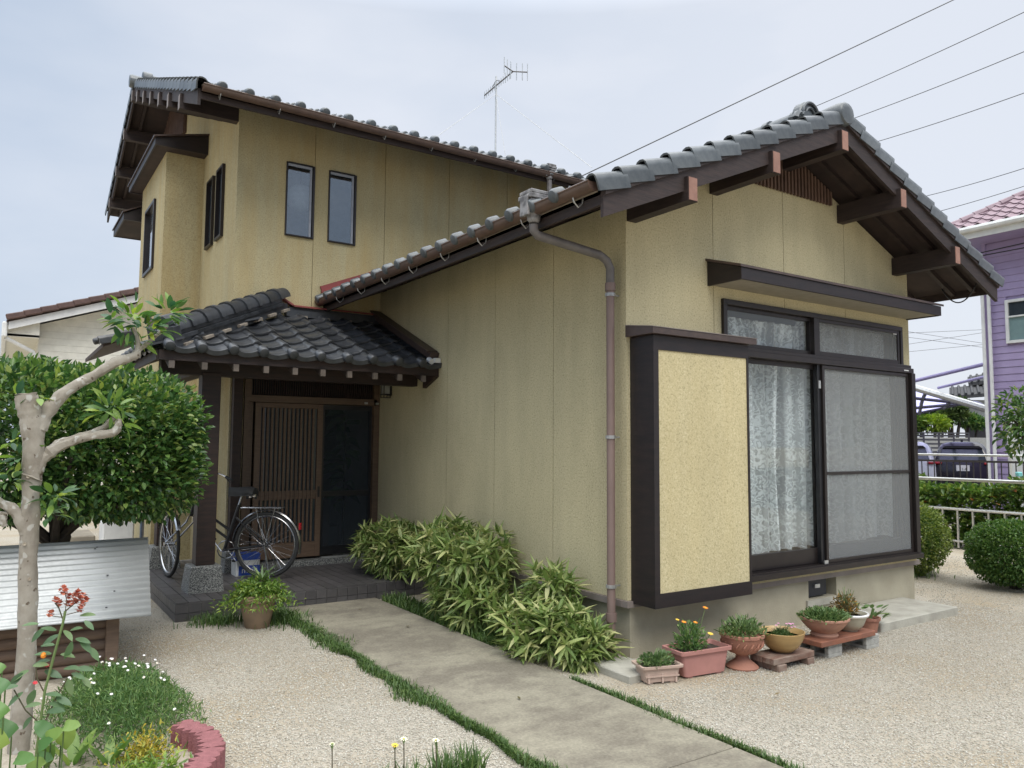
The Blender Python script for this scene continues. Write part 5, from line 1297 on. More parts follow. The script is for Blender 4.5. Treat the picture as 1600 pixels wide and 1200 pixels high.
for p, n in ((B(.34, .16, -.10), 0), (B(.54, .40, .10), 0)): MB().obox(p, (DB, NB, (0, 0, 1)), (.045, .03, .01)).build('pedal', m_rubber, bk)
MB().obox(B(-.345, .53), (DB, NB, (0, 0, 1)), (.010, .025, .035)).build('reflector', m_redlamp, bk, bevel=.004)
MB().tube([HF+SW*.03+Vector((0, 0, .37)), HF+SW*.10+Vector((0, 0, .37))], [.02, .035], 10).build('headlight', m_chrome, bk, True)
MB().tube([HR+NB*.06, B(-.1, .02, .14)], .008, 6).tube([HR-NB*.06, B(-.1, .02, -.10)], .008, 6).build('kickstand', m_chrome, bk, True)

# ================================================================== crate behind the bicycle
cx, cy = -1.615, 4.10
ck = thing('milk_crate', 'small white and blue milk crate with white lettering behind the rear wheel', 'crate', (cx, cy, PT))
MB().box(cx-.12, cx+.12, cy-.10, cy+.10, PT, PT+.22).build('body', m_milkwhite, ck, bevel=.006)
MB().box(cx-.095, cx+.121, cy-.104, cy-.10, PT+.012, PT+.11).build('front_label', m_blue, ck); MB().box(cx-.122, cx+.122, cy-.102, cy+.102, PT+.165, PT+.226).build('lid', m_blue, ck)
cu_ = bpy.data.curves.new('lettering', 'FONT'); cu_.body = 'meiji'; cu_.size = .085; cu_.extrude = .0006; cu_.align_x = 'CENTER'
tmp = bpy.data.objects.new('tmp', cu_); COL.objects.link(tmp); bpy.context.view_layer.update()
lme = bpy.data.meshes.new_from_object(tmp.evaluated_get(bpy.context.evaluated_depsgraph_get())); bpy.data.objects.remove(tmp)
lme.materials.clear(); lme.materials.append(m_white); lt = bpy.data.objects.new('lettering', lme); COL.objects.link(lt); lt.parent = ck; lt.matrix_parent_inverse = Matrix.Translation(-Vector((cx, cy, PT)))
lt.matrix_basis = Matrix.Translation((cx+.015, cy-.1055, PT+.038)) @ Matrix.Rotation(PI/2, 4, 'X')
# ================================================================== things at the side of the porch
struct(MB().box(-2.95, -2.55, 5.6, 6.6, 0, .20).box(-3.4, -2.75, 6.8, 7.6, 0, .36).build('side_step', m_fill, None, bevel=.01), 'concrete steps beside the house')
wh = thing('water_pump', 'white metal pump box standing on the concrete step', 'pump', (-2.62, 6.0, .2))
MB().box(-2.78, -2.44, 5.85, 6.15, .23, .62).build('casing', m_white, wh, bevel=.02); MB().box(-2.76, -2.46, 5.87, 6.13, .2, .23).build('foot', m_black, wh)
MB().box(-2.60, -2.38, 5.55, 5.85, 0, .16).build('brick_block', m_fill, None); tag(bpy.data.objects['brick_block'], 'grey block lying beside the rear porch post', 'block')
tp = thing('garden_tap', 'outdoor tap with a grey hose beside the porch', 'tap', (-2.44, 5.3, 0))
MB().tube([(-2.44, 5.3, 0), (-2.44, 5.3, .75)], .02, 8).build('standpipe', m_alu, tp, True)
MB().tube([(-2.44, 5.28, .74), (-2.46, 5.2, .74), (-2.47, 5.17, .68), (-2.47, 5.17, .4), (-2.45, 5.2, .1), (-2.42, 5.25, .05)], .013, 8).build('hose', m_hose, tp, True)
MB().box(-2.53, -2.40, 5.0, 5.28, .12, .16).build('rag', m_trim, None); tag(bpy.data.objects['rag'], 'folded grey board leaning by the rear porch post', 'board')

# ================================================================== compost box with a corrugated lid
cbx = thing('compost_box', 'log-sided garden box under a sloping corrugated metal sheet', 'garden box', (-3.9, 1.9, 0))
b = MB(); V = []; ns = 15*8; f0, f1 = Vector((-2.93, 1.46, .385)), Vector((-2.83, 2.36, .80)); lf = Vector((-2.25, 0, .012))
for i in range(ns+1):
    u = i/ns; p = f0+(f1-f0)*u; nrm = Vector((0, -.41, .9)).normalized(); h = .010*math.sin(2*PI*14*u)
    for k in range(5):
        w = k/4; V.append(p+lf*w+nrm*(h+.006*math.sin(w*5+u*2)))
b.add(V, [(i*5+k, i*5+k+1, (i+1)*5+k+1, (i+1)*5+k) for i in range(ns) for k in range(4)])
sh = b.build('metal_sheet', m_galv, cbx, True); md_ = sh.modifiers.new('thick', 'SOLIDIFY'); md_.thickness = .0015
for u, w in ((.12, .12), (.12, .42), (.5, .12), (.55, .5), (.30, .40), (.30, .10), (.86, .16), (.88, .155), (.75, .45)):
    p = f0+(f1-f0)*u+lf*w+Vector((0, -.41, .9))*.012; MB().lathe([(.008, 0), (.006, .005), (.0001, .006)], 8, p).build('nail', m_black, sh)
for k in range(5):
    z = .04+k*.072
    MB().tube([(-5.1, 1.70, z), (-3.16, 1.70, z)], .041, 10).build('log', m_log, cbx, True); MB().tube([(-3.15, 1.74, z), (-3.05, 2.3, z)], .041, 10).build('log', m_log, cbx, True)
MB().box(-3.175, -3.095, 1.64, 1.72, 0, .41).build('corner_post', m_log, cbx, bevel=.006); MB().box(-3.10, -3.03, 2.26, 2.33, 0, .72).build('corner_post', m_log, cbx, bevel=.006)
MB().beam((-5.1, 1.66, .385), (-3.1, 1.66, .385), .05, .035).build('rail', m_darkbark, cbx); MB().box(-5.1, -3.16, 1.74, 2.3, 0, .3).build('fill', m_soil, cbx)
# ================================================================== pruned tree in the left foreground
YT = .3
def T(px, py, dy=0): return at(px, py, 1, YT+dy)
tr = thing('pruned_tree', 'pale barked tree with a sawn top and pruned branches in the flower bed', 'tree', tuple(at(26, 1197, 1, YT)))
def rough_tube(pts, rad, n=12, sub=5, amp=.05, seed=0):
    r = np.random.default_rng(seed); pts = [Vector(p) for p in pts]; P = []; Rr = []
    for i in range(len(pts)-1):
        p0, p1, p2, p3 = pts[max(i-1, 0)], pts[i], pts[i+1], pts[min(i+2, len(pts)-1)]
        for k in range(sub):
            u = k/sub; P.append(.5*((2*p1)+(p2-p0)*u+(2*p0-5*p1+4*p2-p3)*u*u+(3*p1-p0-3*p2+p3)*u**3)); Rr.append(rad[i]+(rad[i+1]-rad[i])*u)
    P.append(pts[-1]); Rr.append(rad[-1]); b = MB(); b.tube(P, [q*(1+r.normal(0, amp)) for q in Rr], n)
    b.v = [tuple(Vector(v)+Vector(r.normal(0, .0018, 3))) for v in b.v]; return b
trunk = rough_tube([T(24, 1260), T(30, 1160), T(42, 1000), T(44, 880), T(48, 780), T(52, 700), T(50, 655), T(44, 634), T(40, 616)], [.053, .048, .043, .042, .042, .047, .056, .055, .049], 14, 6, .03, 1)
trunk.build('trunk', m_lichen, tr, True)
MB().lathe([(.047, 0), (.036, .006), (.0001, .004)], 14, T(40, 617)).build('cut_face', m_bark, tr)
br = [([T(58, 668), T(82, 632), T(112, 606), T(150, 585), T(178, 567), T(210, 556), T(217, 540, .02)], [.05, .034, .027, .024, .027, .022, .017], 2),
      ([T(48, 745), T(62, 722), T(84, 703), T(118, 688), T(150, 680), T(180, 674), T(186, 655)], [.05, .034, .028, .022, .020, .022, .014], 3),
      ([T(70, 716, .03), T(90, 694, .03), T(120, 684, .05), T(155, 672, .05), T(180, 652, .05)], [.026, .022, .018, .017, .014], 4),
      ([T(44, 830), T(30, 806), T(14, 792), T(-14, 780)], [.045, .030, .024, .02], 5),
      ([T(6, 800), T(4, 812), T(8, 822)], [.02, .016, .012], 6),
      ([T(217, 545), T(214, 525), T(206, 508)], [.014, .010, .006], 7), ([T(215, 548), T(240, 528), T(262, 508)], [.014, .010, .007], 8)]
for pts, rad, sd2 in br: rough_tube(pts, rad, 10, 5, .07, sd2).build('branch', m_lichen, tr, True)
LT = leaf_mesh('leaf', m_l_tree, .078, .030, .2, .25, 5, 'oval')
def tuft(c, R, n, up=.5):
    for k in range(n):
        d = Vector(sph_dirs(1)[0]); p = Vector(c)+Vector((d.x*R[0], d.y*R[1], d.z*R[2]))*rng.uniform(.3, 1)
        inst('leaf', LT, tr, aim(p, d+Vector((0, 0, up*rng.random())), (rng.normal(0, .4), rng.normal(0, .4), 1), random.uniform(.7, 1.25)))
for c, R, n in ((T(206, 498), (.10, .10, .11), 52), (T(262, 488), (.075, .08, .075), 40), (T(232, 512), (.11, .08, .05), 26), (T(215, 532), (.05, .05, .04), 12), (T(175, 500), (.04, .04, .05), 8),
                (T(172, 640), (.08, .08, .07), 30), (T(190, 660), (.05, .05, .03), 8), (T(85, 775), (.07, .07, .06), 26), (T(75, 800), (.06, .06, .05), 14), (T(30, 715), (.05, .06, .05), 12), (T(14, 750), (.06, .05, .05), 14), (T(18, 690), (.04, .04, .03), 6), (T(28, 622), (.03, .03, .02), 5), (T(60, 622), (.03, .03, .02), 4)):
    tuft(c, R, n)
# ================================================================== big clipped evergreen by the porch
sb = thing('clipped_evergreen', 'large clipped broadleaf evergreen shrub beside the porch', 'shrub', (-3.5, 2.7, 0))
rough_tube([(-3.42, 2.75, -.02), (-3.46, 2.72, .4), (-3.40, 2.72, .8), (-3.5, 2.7, 1.2)], [.085, .075, .07, .05], 10, 5, .06, 11).build('trunk', m_darkbark, sb, True)
for k in range(9):
    a = 2*PI*k/9; rough_tube([(-3.44, 2.72, .75), (-3.5+.35*math.cos(a), 2.7+.3*math.sin(a), 1.0), (-3.55+.9*math.cos(a), 2.7+.65*math.sin(a), 1.25+.2*math.sin(3*a))], [.035, .022, .010], 6, 4, .08, 20+k).build('branch', m_darkbark, sb, True)
for c, R, n in (((-3.68, 2.72, 1.53), (1.22, .80, .57), 15000), ((-3.05, 2.64, 1.42), (.60, .60, .48), 6000)):
    P, D = superell(n, c, R, 4.5, .34); z_cut = .93+.10*np.sin(P[:, 0]*5)+.06*np.sin(P[:, 0]*13+P[:, 1]*7); kp = P[:, 2] > z_cut; P, D = P[kp], D[kp]
    clump('foliage', P, D+np.array([0, 0, .25]), .058, .031, m_l_shrub, sb, 'stuff', spread=.5, fold=.2)
P, D = superell(5000, (-3.6, 2.72, 1.6), (1.08, .66, .55), 3, .6); kp = P[:, 2] > 1.02; clump('inner_foliage', P[kp], D[kp], .075, .04, m_l_shrub, sb, 'stuff', spread=.9)
P, D = superell(420, (-3.66, 2.72, 1.55), (1.2, .78, .57), 4, .03, .2); clump('shoots', P, D*.5+np.array([0, 0, .9]), .075, .028, m_l_fresh, sb, 'stuff', spread=.25)
# ================================================================== flower bed, bottom left
struct(MB().prism([(-2.98, .05), (-2.96, -.25), (-3.07, -.52), (-3.35, -.85), (-5.2, -1.2), (-5.2, 1.6), (-3.6, 1.6), (-3.15, .9)], 2, -.02, .045).build('flower_bed', m_sand), 'sandy flower bed in the near left corner')
ep = [(-3.02, .02), (-2.935, -.18), (-2.95, -.40), (-3.07, -.60)]
el = ['pink concrete edging block farthest along the bed, beside the daisies', 'pink ribbed edging block at the outer bend of the bed', 'pink ribbed edging block cut by the bottom of the photo']
for (a, b_), lab in zip(zip(ep, ep[1:]), el):
    a, b_ = Vector((*a, 0)), Vector((*b_, 0)); d = (b_-a); L = d.length; d.normalize(); nrm = Vector((-d.y, d.x, 0)); 
    if nrm.x < 0: nrm = -nrm
    prof = []
    for k in range(4):
        for q in range(6):
            t_ = PI*q/6; prof.append((L*(k+.5-.5*math.cos(t_))/4, .045+.024*math.sin(t_)))
    prof.append((L, .045)); r = np.random.default_rng(int(L*1e4)); zz = [(L*(1-k/9), -.04+(.022 if k % 2 else -.012)+r.normal(0, .004)) for k in range(10)]
    q = MB(); n_ = len(prof)+len(zz); pl_ = [(a+d*s+nrm*w) for s, w in prof+zz]
    area = sum(pl_[i].x*pl_[(i+1) % n_].y-pl_[(i+1) % n_].x*pl_[i].y for i in range(n_))
    if area < 0: pl_ = pl_[::-1]
    q.add([(p.x, p.y, 0) for p in pl_]+[(p.x, p.y, .135) for p in pl_], [tuple(range(n_))[::-1], tuple(range(n_, 2*n_))]+[(i, (i+1) % n_, n_+(i+1) % n_, n_+i) for i in range(n_)])
    o = q.build('edging_block', m_edge); tag(o, lab, 'edging', 'pink edging blocks of the flower bed')
# daisies
dz = thing('daisy_patch', 'spreading patch of small white daisies in the flower bed', 'flowers', (-3.2, .7, 0))
n = 10500; P = np.stack([rng.normal(-3.22, .21, n), rng.normal(.58, .40, n), rng.uniform(.03, .26, n)], 1); k = ((P[:, 0]+3.22)/.36)**2+((P[:, 1]-.55)/.75)**2
P[:, 2] *= np.clip(1.15-k*.8, .12, 1); P = P[k+rng.normal(0, .25, n) < 1.2]
clump('foliage', P, rng.normal(0, .5, P.shape)+np.array([0, 0, .8]), .045, .006, m_l_daisy, dz, 'stuff', spread=.5, shape='lance')
for k in range(46):
    x, y = rng.normal(-3.2, .19), rng.normal(.6, .36); kk = ((x+3.22)/.36)**2+((y-.55)/.75)**2
    if kk > 1.3: continue
    z = .27*np.clip(1.15-kk*.8, .12, 1)+rng.uniform(.0, .06); MB().tube([(x+.01, y, z*.4), (x, y, z)], .0012, 3).build('stem', m_l_pot, dz); flower(dz, (x, y, z), .0095, m_whitefl, 9, m_yellow if k % 3 == 0 else None, tilt=(rng.normal(0, .3), -.5, 1))
# rose
ro = thing('rose_bush', 'lanky rose with a cluster of faded coral blooms in front of the metal sheet', 'rose', tuple(at(70, 1240, 1, -.3)))
def Q(px, py, dy=0): return at(px, py, 1, -.3+dy)
for pts, r_ in (([Q(52, 1215), Q(60, 1150), Q(70, 1080), Q(84, 1025), Q(98, 975), Q(102, 955)], .006), ([Q(68, 1080), Q(58, 1060), Q(56, 1042)], .003), ([Q(60, 1150), Q(88, 1090), Q(105, 1060)], .003), ([Q(62, 1130), Q(40, 1110), Q(22, 1078)], .003),
                ([Q(99, 970), Q(92, 950), Q(86, 942)], .003), ([Q(102, 958), Q(104, 936), Q(100, 922)], .002), ([Q(102, 955), Q(120, 940)], .003), ([Q(100, 965), Q(78, 962)], .0018), ([Q(100, 962), Q(124, 955)], .0018)):
    MB().tube(pts, r_, 6).build('stem', m_twig if r_ < .005 else m_l_pot, ro, True)
LR = leaf_mesh('leaf', m_l_rose, .072, .030, .22, .2, 5, 'oval')
for px, py, dx, dz_ in ((60, 975, -1, .1), (70, 982, -.8, -.6), (88, 985, -.5, .2), (110, 985, .4, .2), (125, 962, 1, .2), (132, 970, .8, -.6), (100, 985, .4, -.3), (92, 992, -.7, -.3), (112, 1003, -.3, -1), (118, 998, 1, -.1), (125, 1000, .9, -.8), (140, 1012, .7, -.8), (85, 1008, -1, .1), (80, 1022, -.8, .1), (95, 1022, .9, .0), (78, 1032, -1, -.1), (45, 1048, -.9, -.4), (52, 1040, .4, .1), (36, 1052, -.9, -.7), (100, 1045, .9, .25), (112, 1052, .9, -.2), (128, 1058, .8, -.7), (104, 1060, .4, -.9), (118, 1045, 1, .1), (70, 1048, .7, -.2), (36, 1082, -.8, -.5), (28, 1072, -1, .0), (55, 1078, -.4, -.8), (70, 1085, .9, .1), (78, 1098, .8, -.2), (64, 1100, -.8, 0), (88, 1090, .9, -.3), (50, 1120, -.7, -.7), (66, 1130, .6, -.8), (74, 1112, .8, .2)):
    p = Q(px, py, rng.uniform(-.04, .04)); inst('leaf', LR, ro, aim(p, _r2*dx+Vector((0, 0, dz_))+Vector((0, -.35, 0))*rng.random(), (rng.normal(0, .3), -.5, .8), random.uniform(.8, 1.2)))
for px, py in ((108, 932), (116, 940), (124, 936), (130, 930), (134, 938), (118, 930), (128, 944), (106, 944), (122, 926), (99, 920), (101, 925), (87, 938), (93, 943), (79, 959), (124, 953)):
    p = Q(px, py, rng.uniform(-.03, .03)); b = MB()
    for k in range(22):
        a = rng.uniform(0, 2*PI); e = rng.uniform(-.9, 1.4); r_ = rng.uniform(.011, .018); d = Vector((math.cos(a)*math.cos(e), math.sin(a)*math.cos(e), math.sin(e))); s_ = d.cross(Vector((.3, .2, 1))).normalized(); w = s_.cross(d)
        b.add([p+d*.002, p+d*r_*.8-s_*r_*.7+w*.003, p+d*r_*1.3, p+d*r_*.8+s_*r_*.7+w*.003], [(0, 1, 2, 3)])
    b.build('bloom', m_rose, ro)
for px, py in ((73, 1040), (55, 1067)): flower(ro, Q(px, py), .012, m_red_fl, 7, None, 'bloom', (0, -.6, .8))
MB().lathe([(.0001, -.012), (.010, -.005), (.012, .004), (.006, .014), (.0001, .016)], 8, Q(68, 1025)).build('hip', m_orange, ro, True)
# broad leaved plants
LBG = leaf_mesh('leaf', m_l_big, .12, .085, .12, .25, 6, 'heart', .15)
bl = thing('broad_leaf_plant', 'round fleshy leaved plant at the foot of the pruned tree', 'plant', tuple(at(10, 1300, 1, -.55)))
for px, py, dx, dz_, s_ in ((18, 1150, -.6, .5, 1.2), (5, 1120, -.6, .6, 1.0), (8, 1078, -.8, .5, 1.0), (60, 1168, .4, .4, .7), (55, 1185, .5, .1, .8), (25, 1185, .6, .1, .8), (72, 1155, .6, .5, .8), (100, 1135, .8, .2, .7), (80, 1150, -.5, .5, .9), (40, 1200, .3, .2, 1.0), (3, 1050, -.6, .4, .8), (65, 1195, .2, .5, 1.0), (95, 1165, .4, .6, .9), (2, 1170, -.4, .6, 1.1)):
    p = at(px, py, 1, -.5+rng.uniform(-.08, .08)); inst('leaf', LBG, bl, aim(p, _r2*dx+Vector((0, -.2, dz_)), (rng.normal(0, .2), -.8, .7), s_*.8)); MB().tube([p, p+Vector((0, .03, -.12)), (p.x, p.y+.05, .03)], .003, 5).build('stem', m_l_pot, bl)
LBU = leaf_mesh('leaf', m_l_big, .17, .06, .25, .12, 6, 'oval', .1)
for lab, cx_, n_, sc_2 in (('glossy upright bulb leaves in the bed, nearest the tree', 112, 6, .95), ('dark upright bulb leaves between the daisies and the sand', 170, 6, .9)):
    c = at(cx_, 1195, 2, .04); hst = thing('bulb_plant', lab, 'plant', tuple(c))
    for k in range(n_):
        a = 2.4*k+.5; inst('leaf', LBU, hst, aim(c+Vector((.02*math.cos(a), .02*math.sin(a), 0)), (math.cos(a)*.6, math.sin(a)*.6, 1), (-math.cos(a), -math.sin(a), .5), sc_2*random.uniform(.8, 1.1)))
c = at(225, 1185, 2, .05); yl = thing('yellow_plant', 'small yellow-green leaved plant beside the pink edging', 'plant', tuple(c))
P = np.array(c)+np.abs(rng.normal(0, 1, (420, 3)))*np.array([1, 1, 1])*np.array([.0, .0, .05])+rng.normal(0, 1, (420, 3))*np.array([.055, .05, .0]); clump('foliage', P, P-np.array(c)+np.array([0, 0, .05]), .035, .010, m_l_yel, yl, 'stuff', spread=.5, shape='lance')
c = at(215, 1225, 2, .04); fn = thing('low_fern', 'bright green ferny plant at the bottom edge of the bed', 'plant', tuple(c))
P = np.array(c)+rng.normal(0, 1, (500, 3))*np.array([.10, .07, .0])+np.array([0, 0, 1])*rng.uniform(0, .07, (500, 1)); clump('foliage', P, P-np.array(c)+np.array([0, 0, .08]), .05, .012, m_l_fresh, fn, 'stuff', spread=.4, shape='lance')
# pale flowers at the bottom edge
fl_lab = ['single pale yellow bud on a tall stem at the bottom edge', 'pale yellow flower, left one of the close pair', 'white-petalled flower, tallest of the close pair', 'cream flower standing alone over the right grass tuft']
for (px, py, m, ht), lab in zip(((519, 1163, m_cream, .5), (617, 1165, m_yellow, .6), (631, 1155, m_cream, 1), (681, 1157, m_cream, 1)), fl_lab):
    p = at(px, py, 1, -1.2); t = thing('pale_flower', lab, 'flower', (p.x, p.y+.0, 0), 'pale flowers at the bottom edge'); MB().tube([(p.x, p.y+.01, 0), (p.x+.004, p.y, p.z*.6), tuple(p)], .0025, 5).build('stem', m_twig, t)
    flower(t, tuple(p), .018 if ht > .55 else .012, m, 9, m_yellow, tilt=(0, -.25, 1)); MB().lathe([(.0025, -.018), (.007, -.004), (.006, .003)], 8, tuple(p)).build('calyx', m_l_pot, t, True)
for lab, px0, px1, n_ in (('grassy leaf tuft under the paired pale flowers', 585, 655, 150), ('wider grassy leaf tuft at the bottom edge right of centre', 675, 750, 420)):
    a, b_ = at(px0, 1230, 1, -1.2), at(px1, 1230, 1, -1.2); q = np.stack([rng.uniform(a.x, b_.x, n_), rng.normal(-1.2, .035, n_), np.zeros(n_)], 1)
    g = blades(q, .235, .013, m_l_grass, 'grass_tuft', lean=.55); tag(g, lab, 'plant')

# ================================================================== television aerial
def atd(px, py, D):
    return Vector(CAM)+(_r2*((px-800)/1202)+_u2*(-(py-600)/1202)+_f)*D
ar = thing('tv_aerial', 'television aerial with guy wires on the upper roof', 'aerial', (4.26, 8.55, 7.0))
MB().tube([(4.26, 8.55, 6.9), (4.26, 8.55, 9.0)], .018, 8).build('mast', m_alu, ar, True)
p0, p1 = at(756, 151, 2, 8.8), at(800, 114, 2, 8.8); mp_ = Vector((4.26, 8.55, 8.8)); sh_ = mp_-(p0+(p1-p0)*.42); p0 += sh_; p1 += sh_
MB().tube([p0, p1], .014, 6).tube([p0+(p1-p0)*.25+Vector((0, 0, -.0)), mp_+Vector((0, 0, .12)), p0+(p1-p0)*.6], .008, 6).build('boom', m_pipe_gr, ar, True)
for k in range(13):
    u = k/13*.97; c = p0+(p1-p0)*u; hgt = .075 if k < 10 else .10; MB().tube([c-Vector((0, 0, hgt)), c+Vector((0, 0, hgt))], .009, 5).build('element', m_alu, ar)
sdir = (p1-p0).normalized(); per = Vector((-sdir.y, sdir.x, 0)).normalized()
for sg in (-1, 1):
    e = p1+per*sg*.26+sdir*.12; MB().tube([p1, e], .012, 6).build('reflector_arm', m_pipe_gr, ar)
    for u in (.25, .65, 1.0):
        c = p1+(e-p1)*u; MB().tube([c-Vector((0, 0, .17)), c+Vector((0, 0, .17))], .009, 5).build('element', m_alu, ar)
for q in (at(676, 218, 1, 4.2), at(925, 262, 1, 5.2), at(790, 246, 1, 4.0)): MB().tube([(4.26, 8.55, 8.62), q], .0055, 4).build('guy_wire', m_wire, ar)
# ================================================================== overhead wires
wl = ['single wire rising from the wing roof to the top of the photo', 'highest wire behind the ridge end ornament', 'second wire behind the ridge end', 'third wire crossing the sky at the right', 'fourth wire just above the mauve roof', 'lowest wire ending behind the mauve roof']
for (x0, y0, D0, x1, y1, D1, sag), lab in zip(((905, 277, 10.5, 1500, -5, 12, .0), (1270, 168, 26, 1640, 0, 20, .05), (1320, 190, 26, 1640, 64, 20, .05), (1355, 226, 26, 1640, 131, 20, .05), (1440, 308, 28, 1640, 250, 22, .05), (1465, 331, 28, 1640, 278, 26, .03)), wl):
    a, b_ = atd(x0, y0, D0), atd(x1, y1, D1); d = b_-a
    b = MB().tube([a+d*u+Vector((0, 0, -sag*4*u*(1-u))) for u in np.linspace(0, 1.8, 13)], .012 if D0 > 20 else .008, 5); tag(b.build('overhead_wire', m_black, None), lab, 'wire', 'overhead wires')
far = [(1405, 521, 1560, 514, 'topmost, nearly level thin wire in the gap between the two houses'), (1405, 540, 1560, 516, 'thin wire in the house gap that climbs steepest towards the purple house'), (1405, 516, 1560, 540, 'upper of the two thin wires in the gap that fall towards the purple house'), (1405, 525, 1560, 546, 'lower of the two thin wires in the gap that fall towards the purple house'), (1405, 551, 1560, 536, 'lowest thin wire in the gap between the two houses')]
for (x0, y0, x1, y1, lab) in far:
    b = MB().tube([atd(x0, y0, 42), atd(x1, y1, 42)], .010, 4); tag(b.build('distant_wire', m_louver, None), lab, 'wire', 'distant wires in the gap between the houses')
b = MB(); 
for dy in (0, .10): b.tube([Vector((13.0-.35, y, 5.42+dy*(1 if y < 3 else .6))) for y in np.linspace(5.5, -3, 9)], .012, 5)
b.build('service_cable', m_black); tag(bpy.data.objects['service_cable'], 'pair of black service cables along the purple house under its eave', 'cable')
# ================================================================== purple house on the right
ph = thing('purple_house', 'purple clapboard house with a mauve tiled hip roof', 'house', (13, 3.4, 0))
MB().box(13.05, 15.9, -5, 3.38, 0, 5.75).build('wall', m_purple, ph)
z = 0; k = 0
WP = (1.6, 3.02, 3.62, 4.50); GD = (-5, 3.10, 0, 2.18)
sbm = {}
while z < 5.7:
    y0, y1 = -5, 3.4
    segs = [(y0, y1)]
    for (a, b_, c, d) in (WP, GD):
        if z+.14 > c and z < d: segs = [s for s0 in segs for s in ((s0[0], min(s0[1], a)), (max(s0[0], b_), s0[1])) if s[1]-s[0] > .02]
    for s0, s1 in segs:
        MB().prism([(13.05, z), (13.018, z+.004), (13.030, z+.142), (13.05, z+.142)], 1, s0, s1).build('siding_board', m_purple, ph)
    z += .143
MB().box(13.0, 13.05, 3.36, 3.43, 0, 5.75).build('corner_trim', m_purple, ph)
f = MB(); a, b_, c, d = WP; t = .055
f.box(12.97, 13.04, a, a+t, c, d).box(12.97, 13.04, b_-t, b_, c, d).box(12.97, 13.04, a+t, b_-t, c, c+t).box(12.97, 13.04, a+t, b_-t, d-t, d).box(12.97, 13.04, a+t, b_-t, c+.52, c+.55); wf = f.build('window', m_white, ph)
MB().box(13.01, 13.02, a+t, b_-t, c+t, c+.52).build('pane', MAT('frosted_teal', (.18, .27, .27), (.16, .24, .25), rough=.3), wf); MB().box(13.01, 13.02, a+t, b_-t, c+.55, d-t).build('pane', m_glass_dk, wf)
gd = MB().box(13.02, 13.04, -5, 3.10, 0, 2.16).build('garage_shutter', m_white, ph)
for k in range(9): MB().box(13.0, 13.02, 3.04-k*.40, 3.06-k*.40, 0, 2.16).build('shutter_rib', m_offwhite, gd)
for yy in (3.42, 3.30): MB().tube([(12.93, yy, 0), (12.93, yy, 5.2), (12.93, yy, 5.25)], .035, 8).build('downpipe', m_white, ph, True)
# eave, gutter, roof
E0, EZ = 12.35, 5.98
MB().box(E0+.02, 16.5, -5.5, 4.02, EZ-.24, EZ-.16).build('soffit', m_purple, ph); MB().box(E0, E0+.03, -5.5, 4.02, EZ-.24, EZ-.03).box(E0+.031, 16.5, 4.0, 4.03, EZ-.24, EZ-.03).build('fascia', m_white, ph)
gg = MB().tube([(E0-.06, 4.06, EZ-.06), (E0-.06, -5.5, EZ-.06)], .065, 8).tube([(E0-.06, 4.06, EZ-.06), (16.5, 4.06, EZ-.06)], .065, 8); gg.build('gutter', m_white, ph, True)
SR = .62; RXX = 13.95; RH = EZ+SR*(RXX-E0); RYY = 4.02-(RXX-E0)
q = MB(); q.face([(E0, 4.02, EZ), (RXX, RYY, RH), (RXX, -5.5, RH), (E0, -5.5, EZ)]); q.face([(E0, 4.02, EZ), (2*RXX-E0, 4.02, EZ), (RXX, RYY, RH)]); q.face([(2*RXX-E0, 4.02, EZ), (2*RXX-E0, -5.5, EZ), (RXX, -5.5, RH), (RXX, RYY, RH)]); rfp = q.build('roof', m_pinktile, ph)
cr2 = 1/math.hypot(1, SR); sr2 = SR*cr2; PT_ = tile_mesh('roof_tile', m_pinktile)
V, W, U = Vector((cr2, 0, sr2)), Vector((-sr2, 0, cr2)), Vector((0, -1, 0))
for j in range(10):
    x = E0-.03+j*TE*cr2
    for i in range(17):
        y = 4.0-i*TW
        if y < .2 or (4.02-y) < (x-E0)-.05 or x > RXX: continue
        inst('roof_tile', PT_, rfp, axes(U, V, W, Vector((x, y, EZ+SR*(x-E0)))+W*.01))
for i in range(9):
    a = Vector((E0, 4.02, EZ+.03)).lerp(Vector((RXX, RYY, RH+.03)), i/9); b_ = Vector((E0, 4.02, EZ+.03)).lerp(Vector((RXX, RYY, RH+.03)), (i+1)/9+.02); MB().tube([a, b_], [.085, .07], 8).build('hip_cap', m_pinktile, rfp, True)
for i in range(8): MB().tube([(RXX, RYY-i*.35+.02, RH+.03), (RXX, RYY-(i+1)*.35, RH+.03)], [.085, .075], 8).build('ridge_cap', m_pinktile, rfp, True)
# ================================================================== garden at the right
def topiary(label, c, R, m, n, e=2.0):
    t = thing('round_shrub', label, 'shrub', (c[0], c[1], 0), 'clipped round shrubs by the right fence')
    for k in range(6):
        a = k*1.05; MB().tube([(c[0]+.03*math.cos(a), c[1]+.03*math.sin(a), -.02), (c[0]+.08*math.cos(a), c[1]+.08*math.sin(a), .15), (c[0]+R[0]*.6*math.cos(a), c[1]+R[1]*.6*math.sin(a), c[2])], [.018, .015, .006], 6).build('stem', m_darkbark, t)
    P, D = superell(n, c, R, e, .22, -.95); clump('foliage', P, D, .030, .018, m, t, 'stuff', spread=.6)
    P, D = superell(n//3, c, (R[0]*.8, R[1]*.8, R[2]*.8), e, .4, -.9); clump('inner_foliage', P, D, .04, .03, m_l_round, t, 'stuff', spread=.8)
    return t
topiary('clipped round shrub with pale leaves on top, right beside the house corner', (5.44, .96, .44), (.46, .46, .44), m_l_round2, 9000)
topiary('darker clipped round shrub at the right edge', (5.48, -.20, .39), (.45, .45, .35), m_l_round, 11000, 2.3)
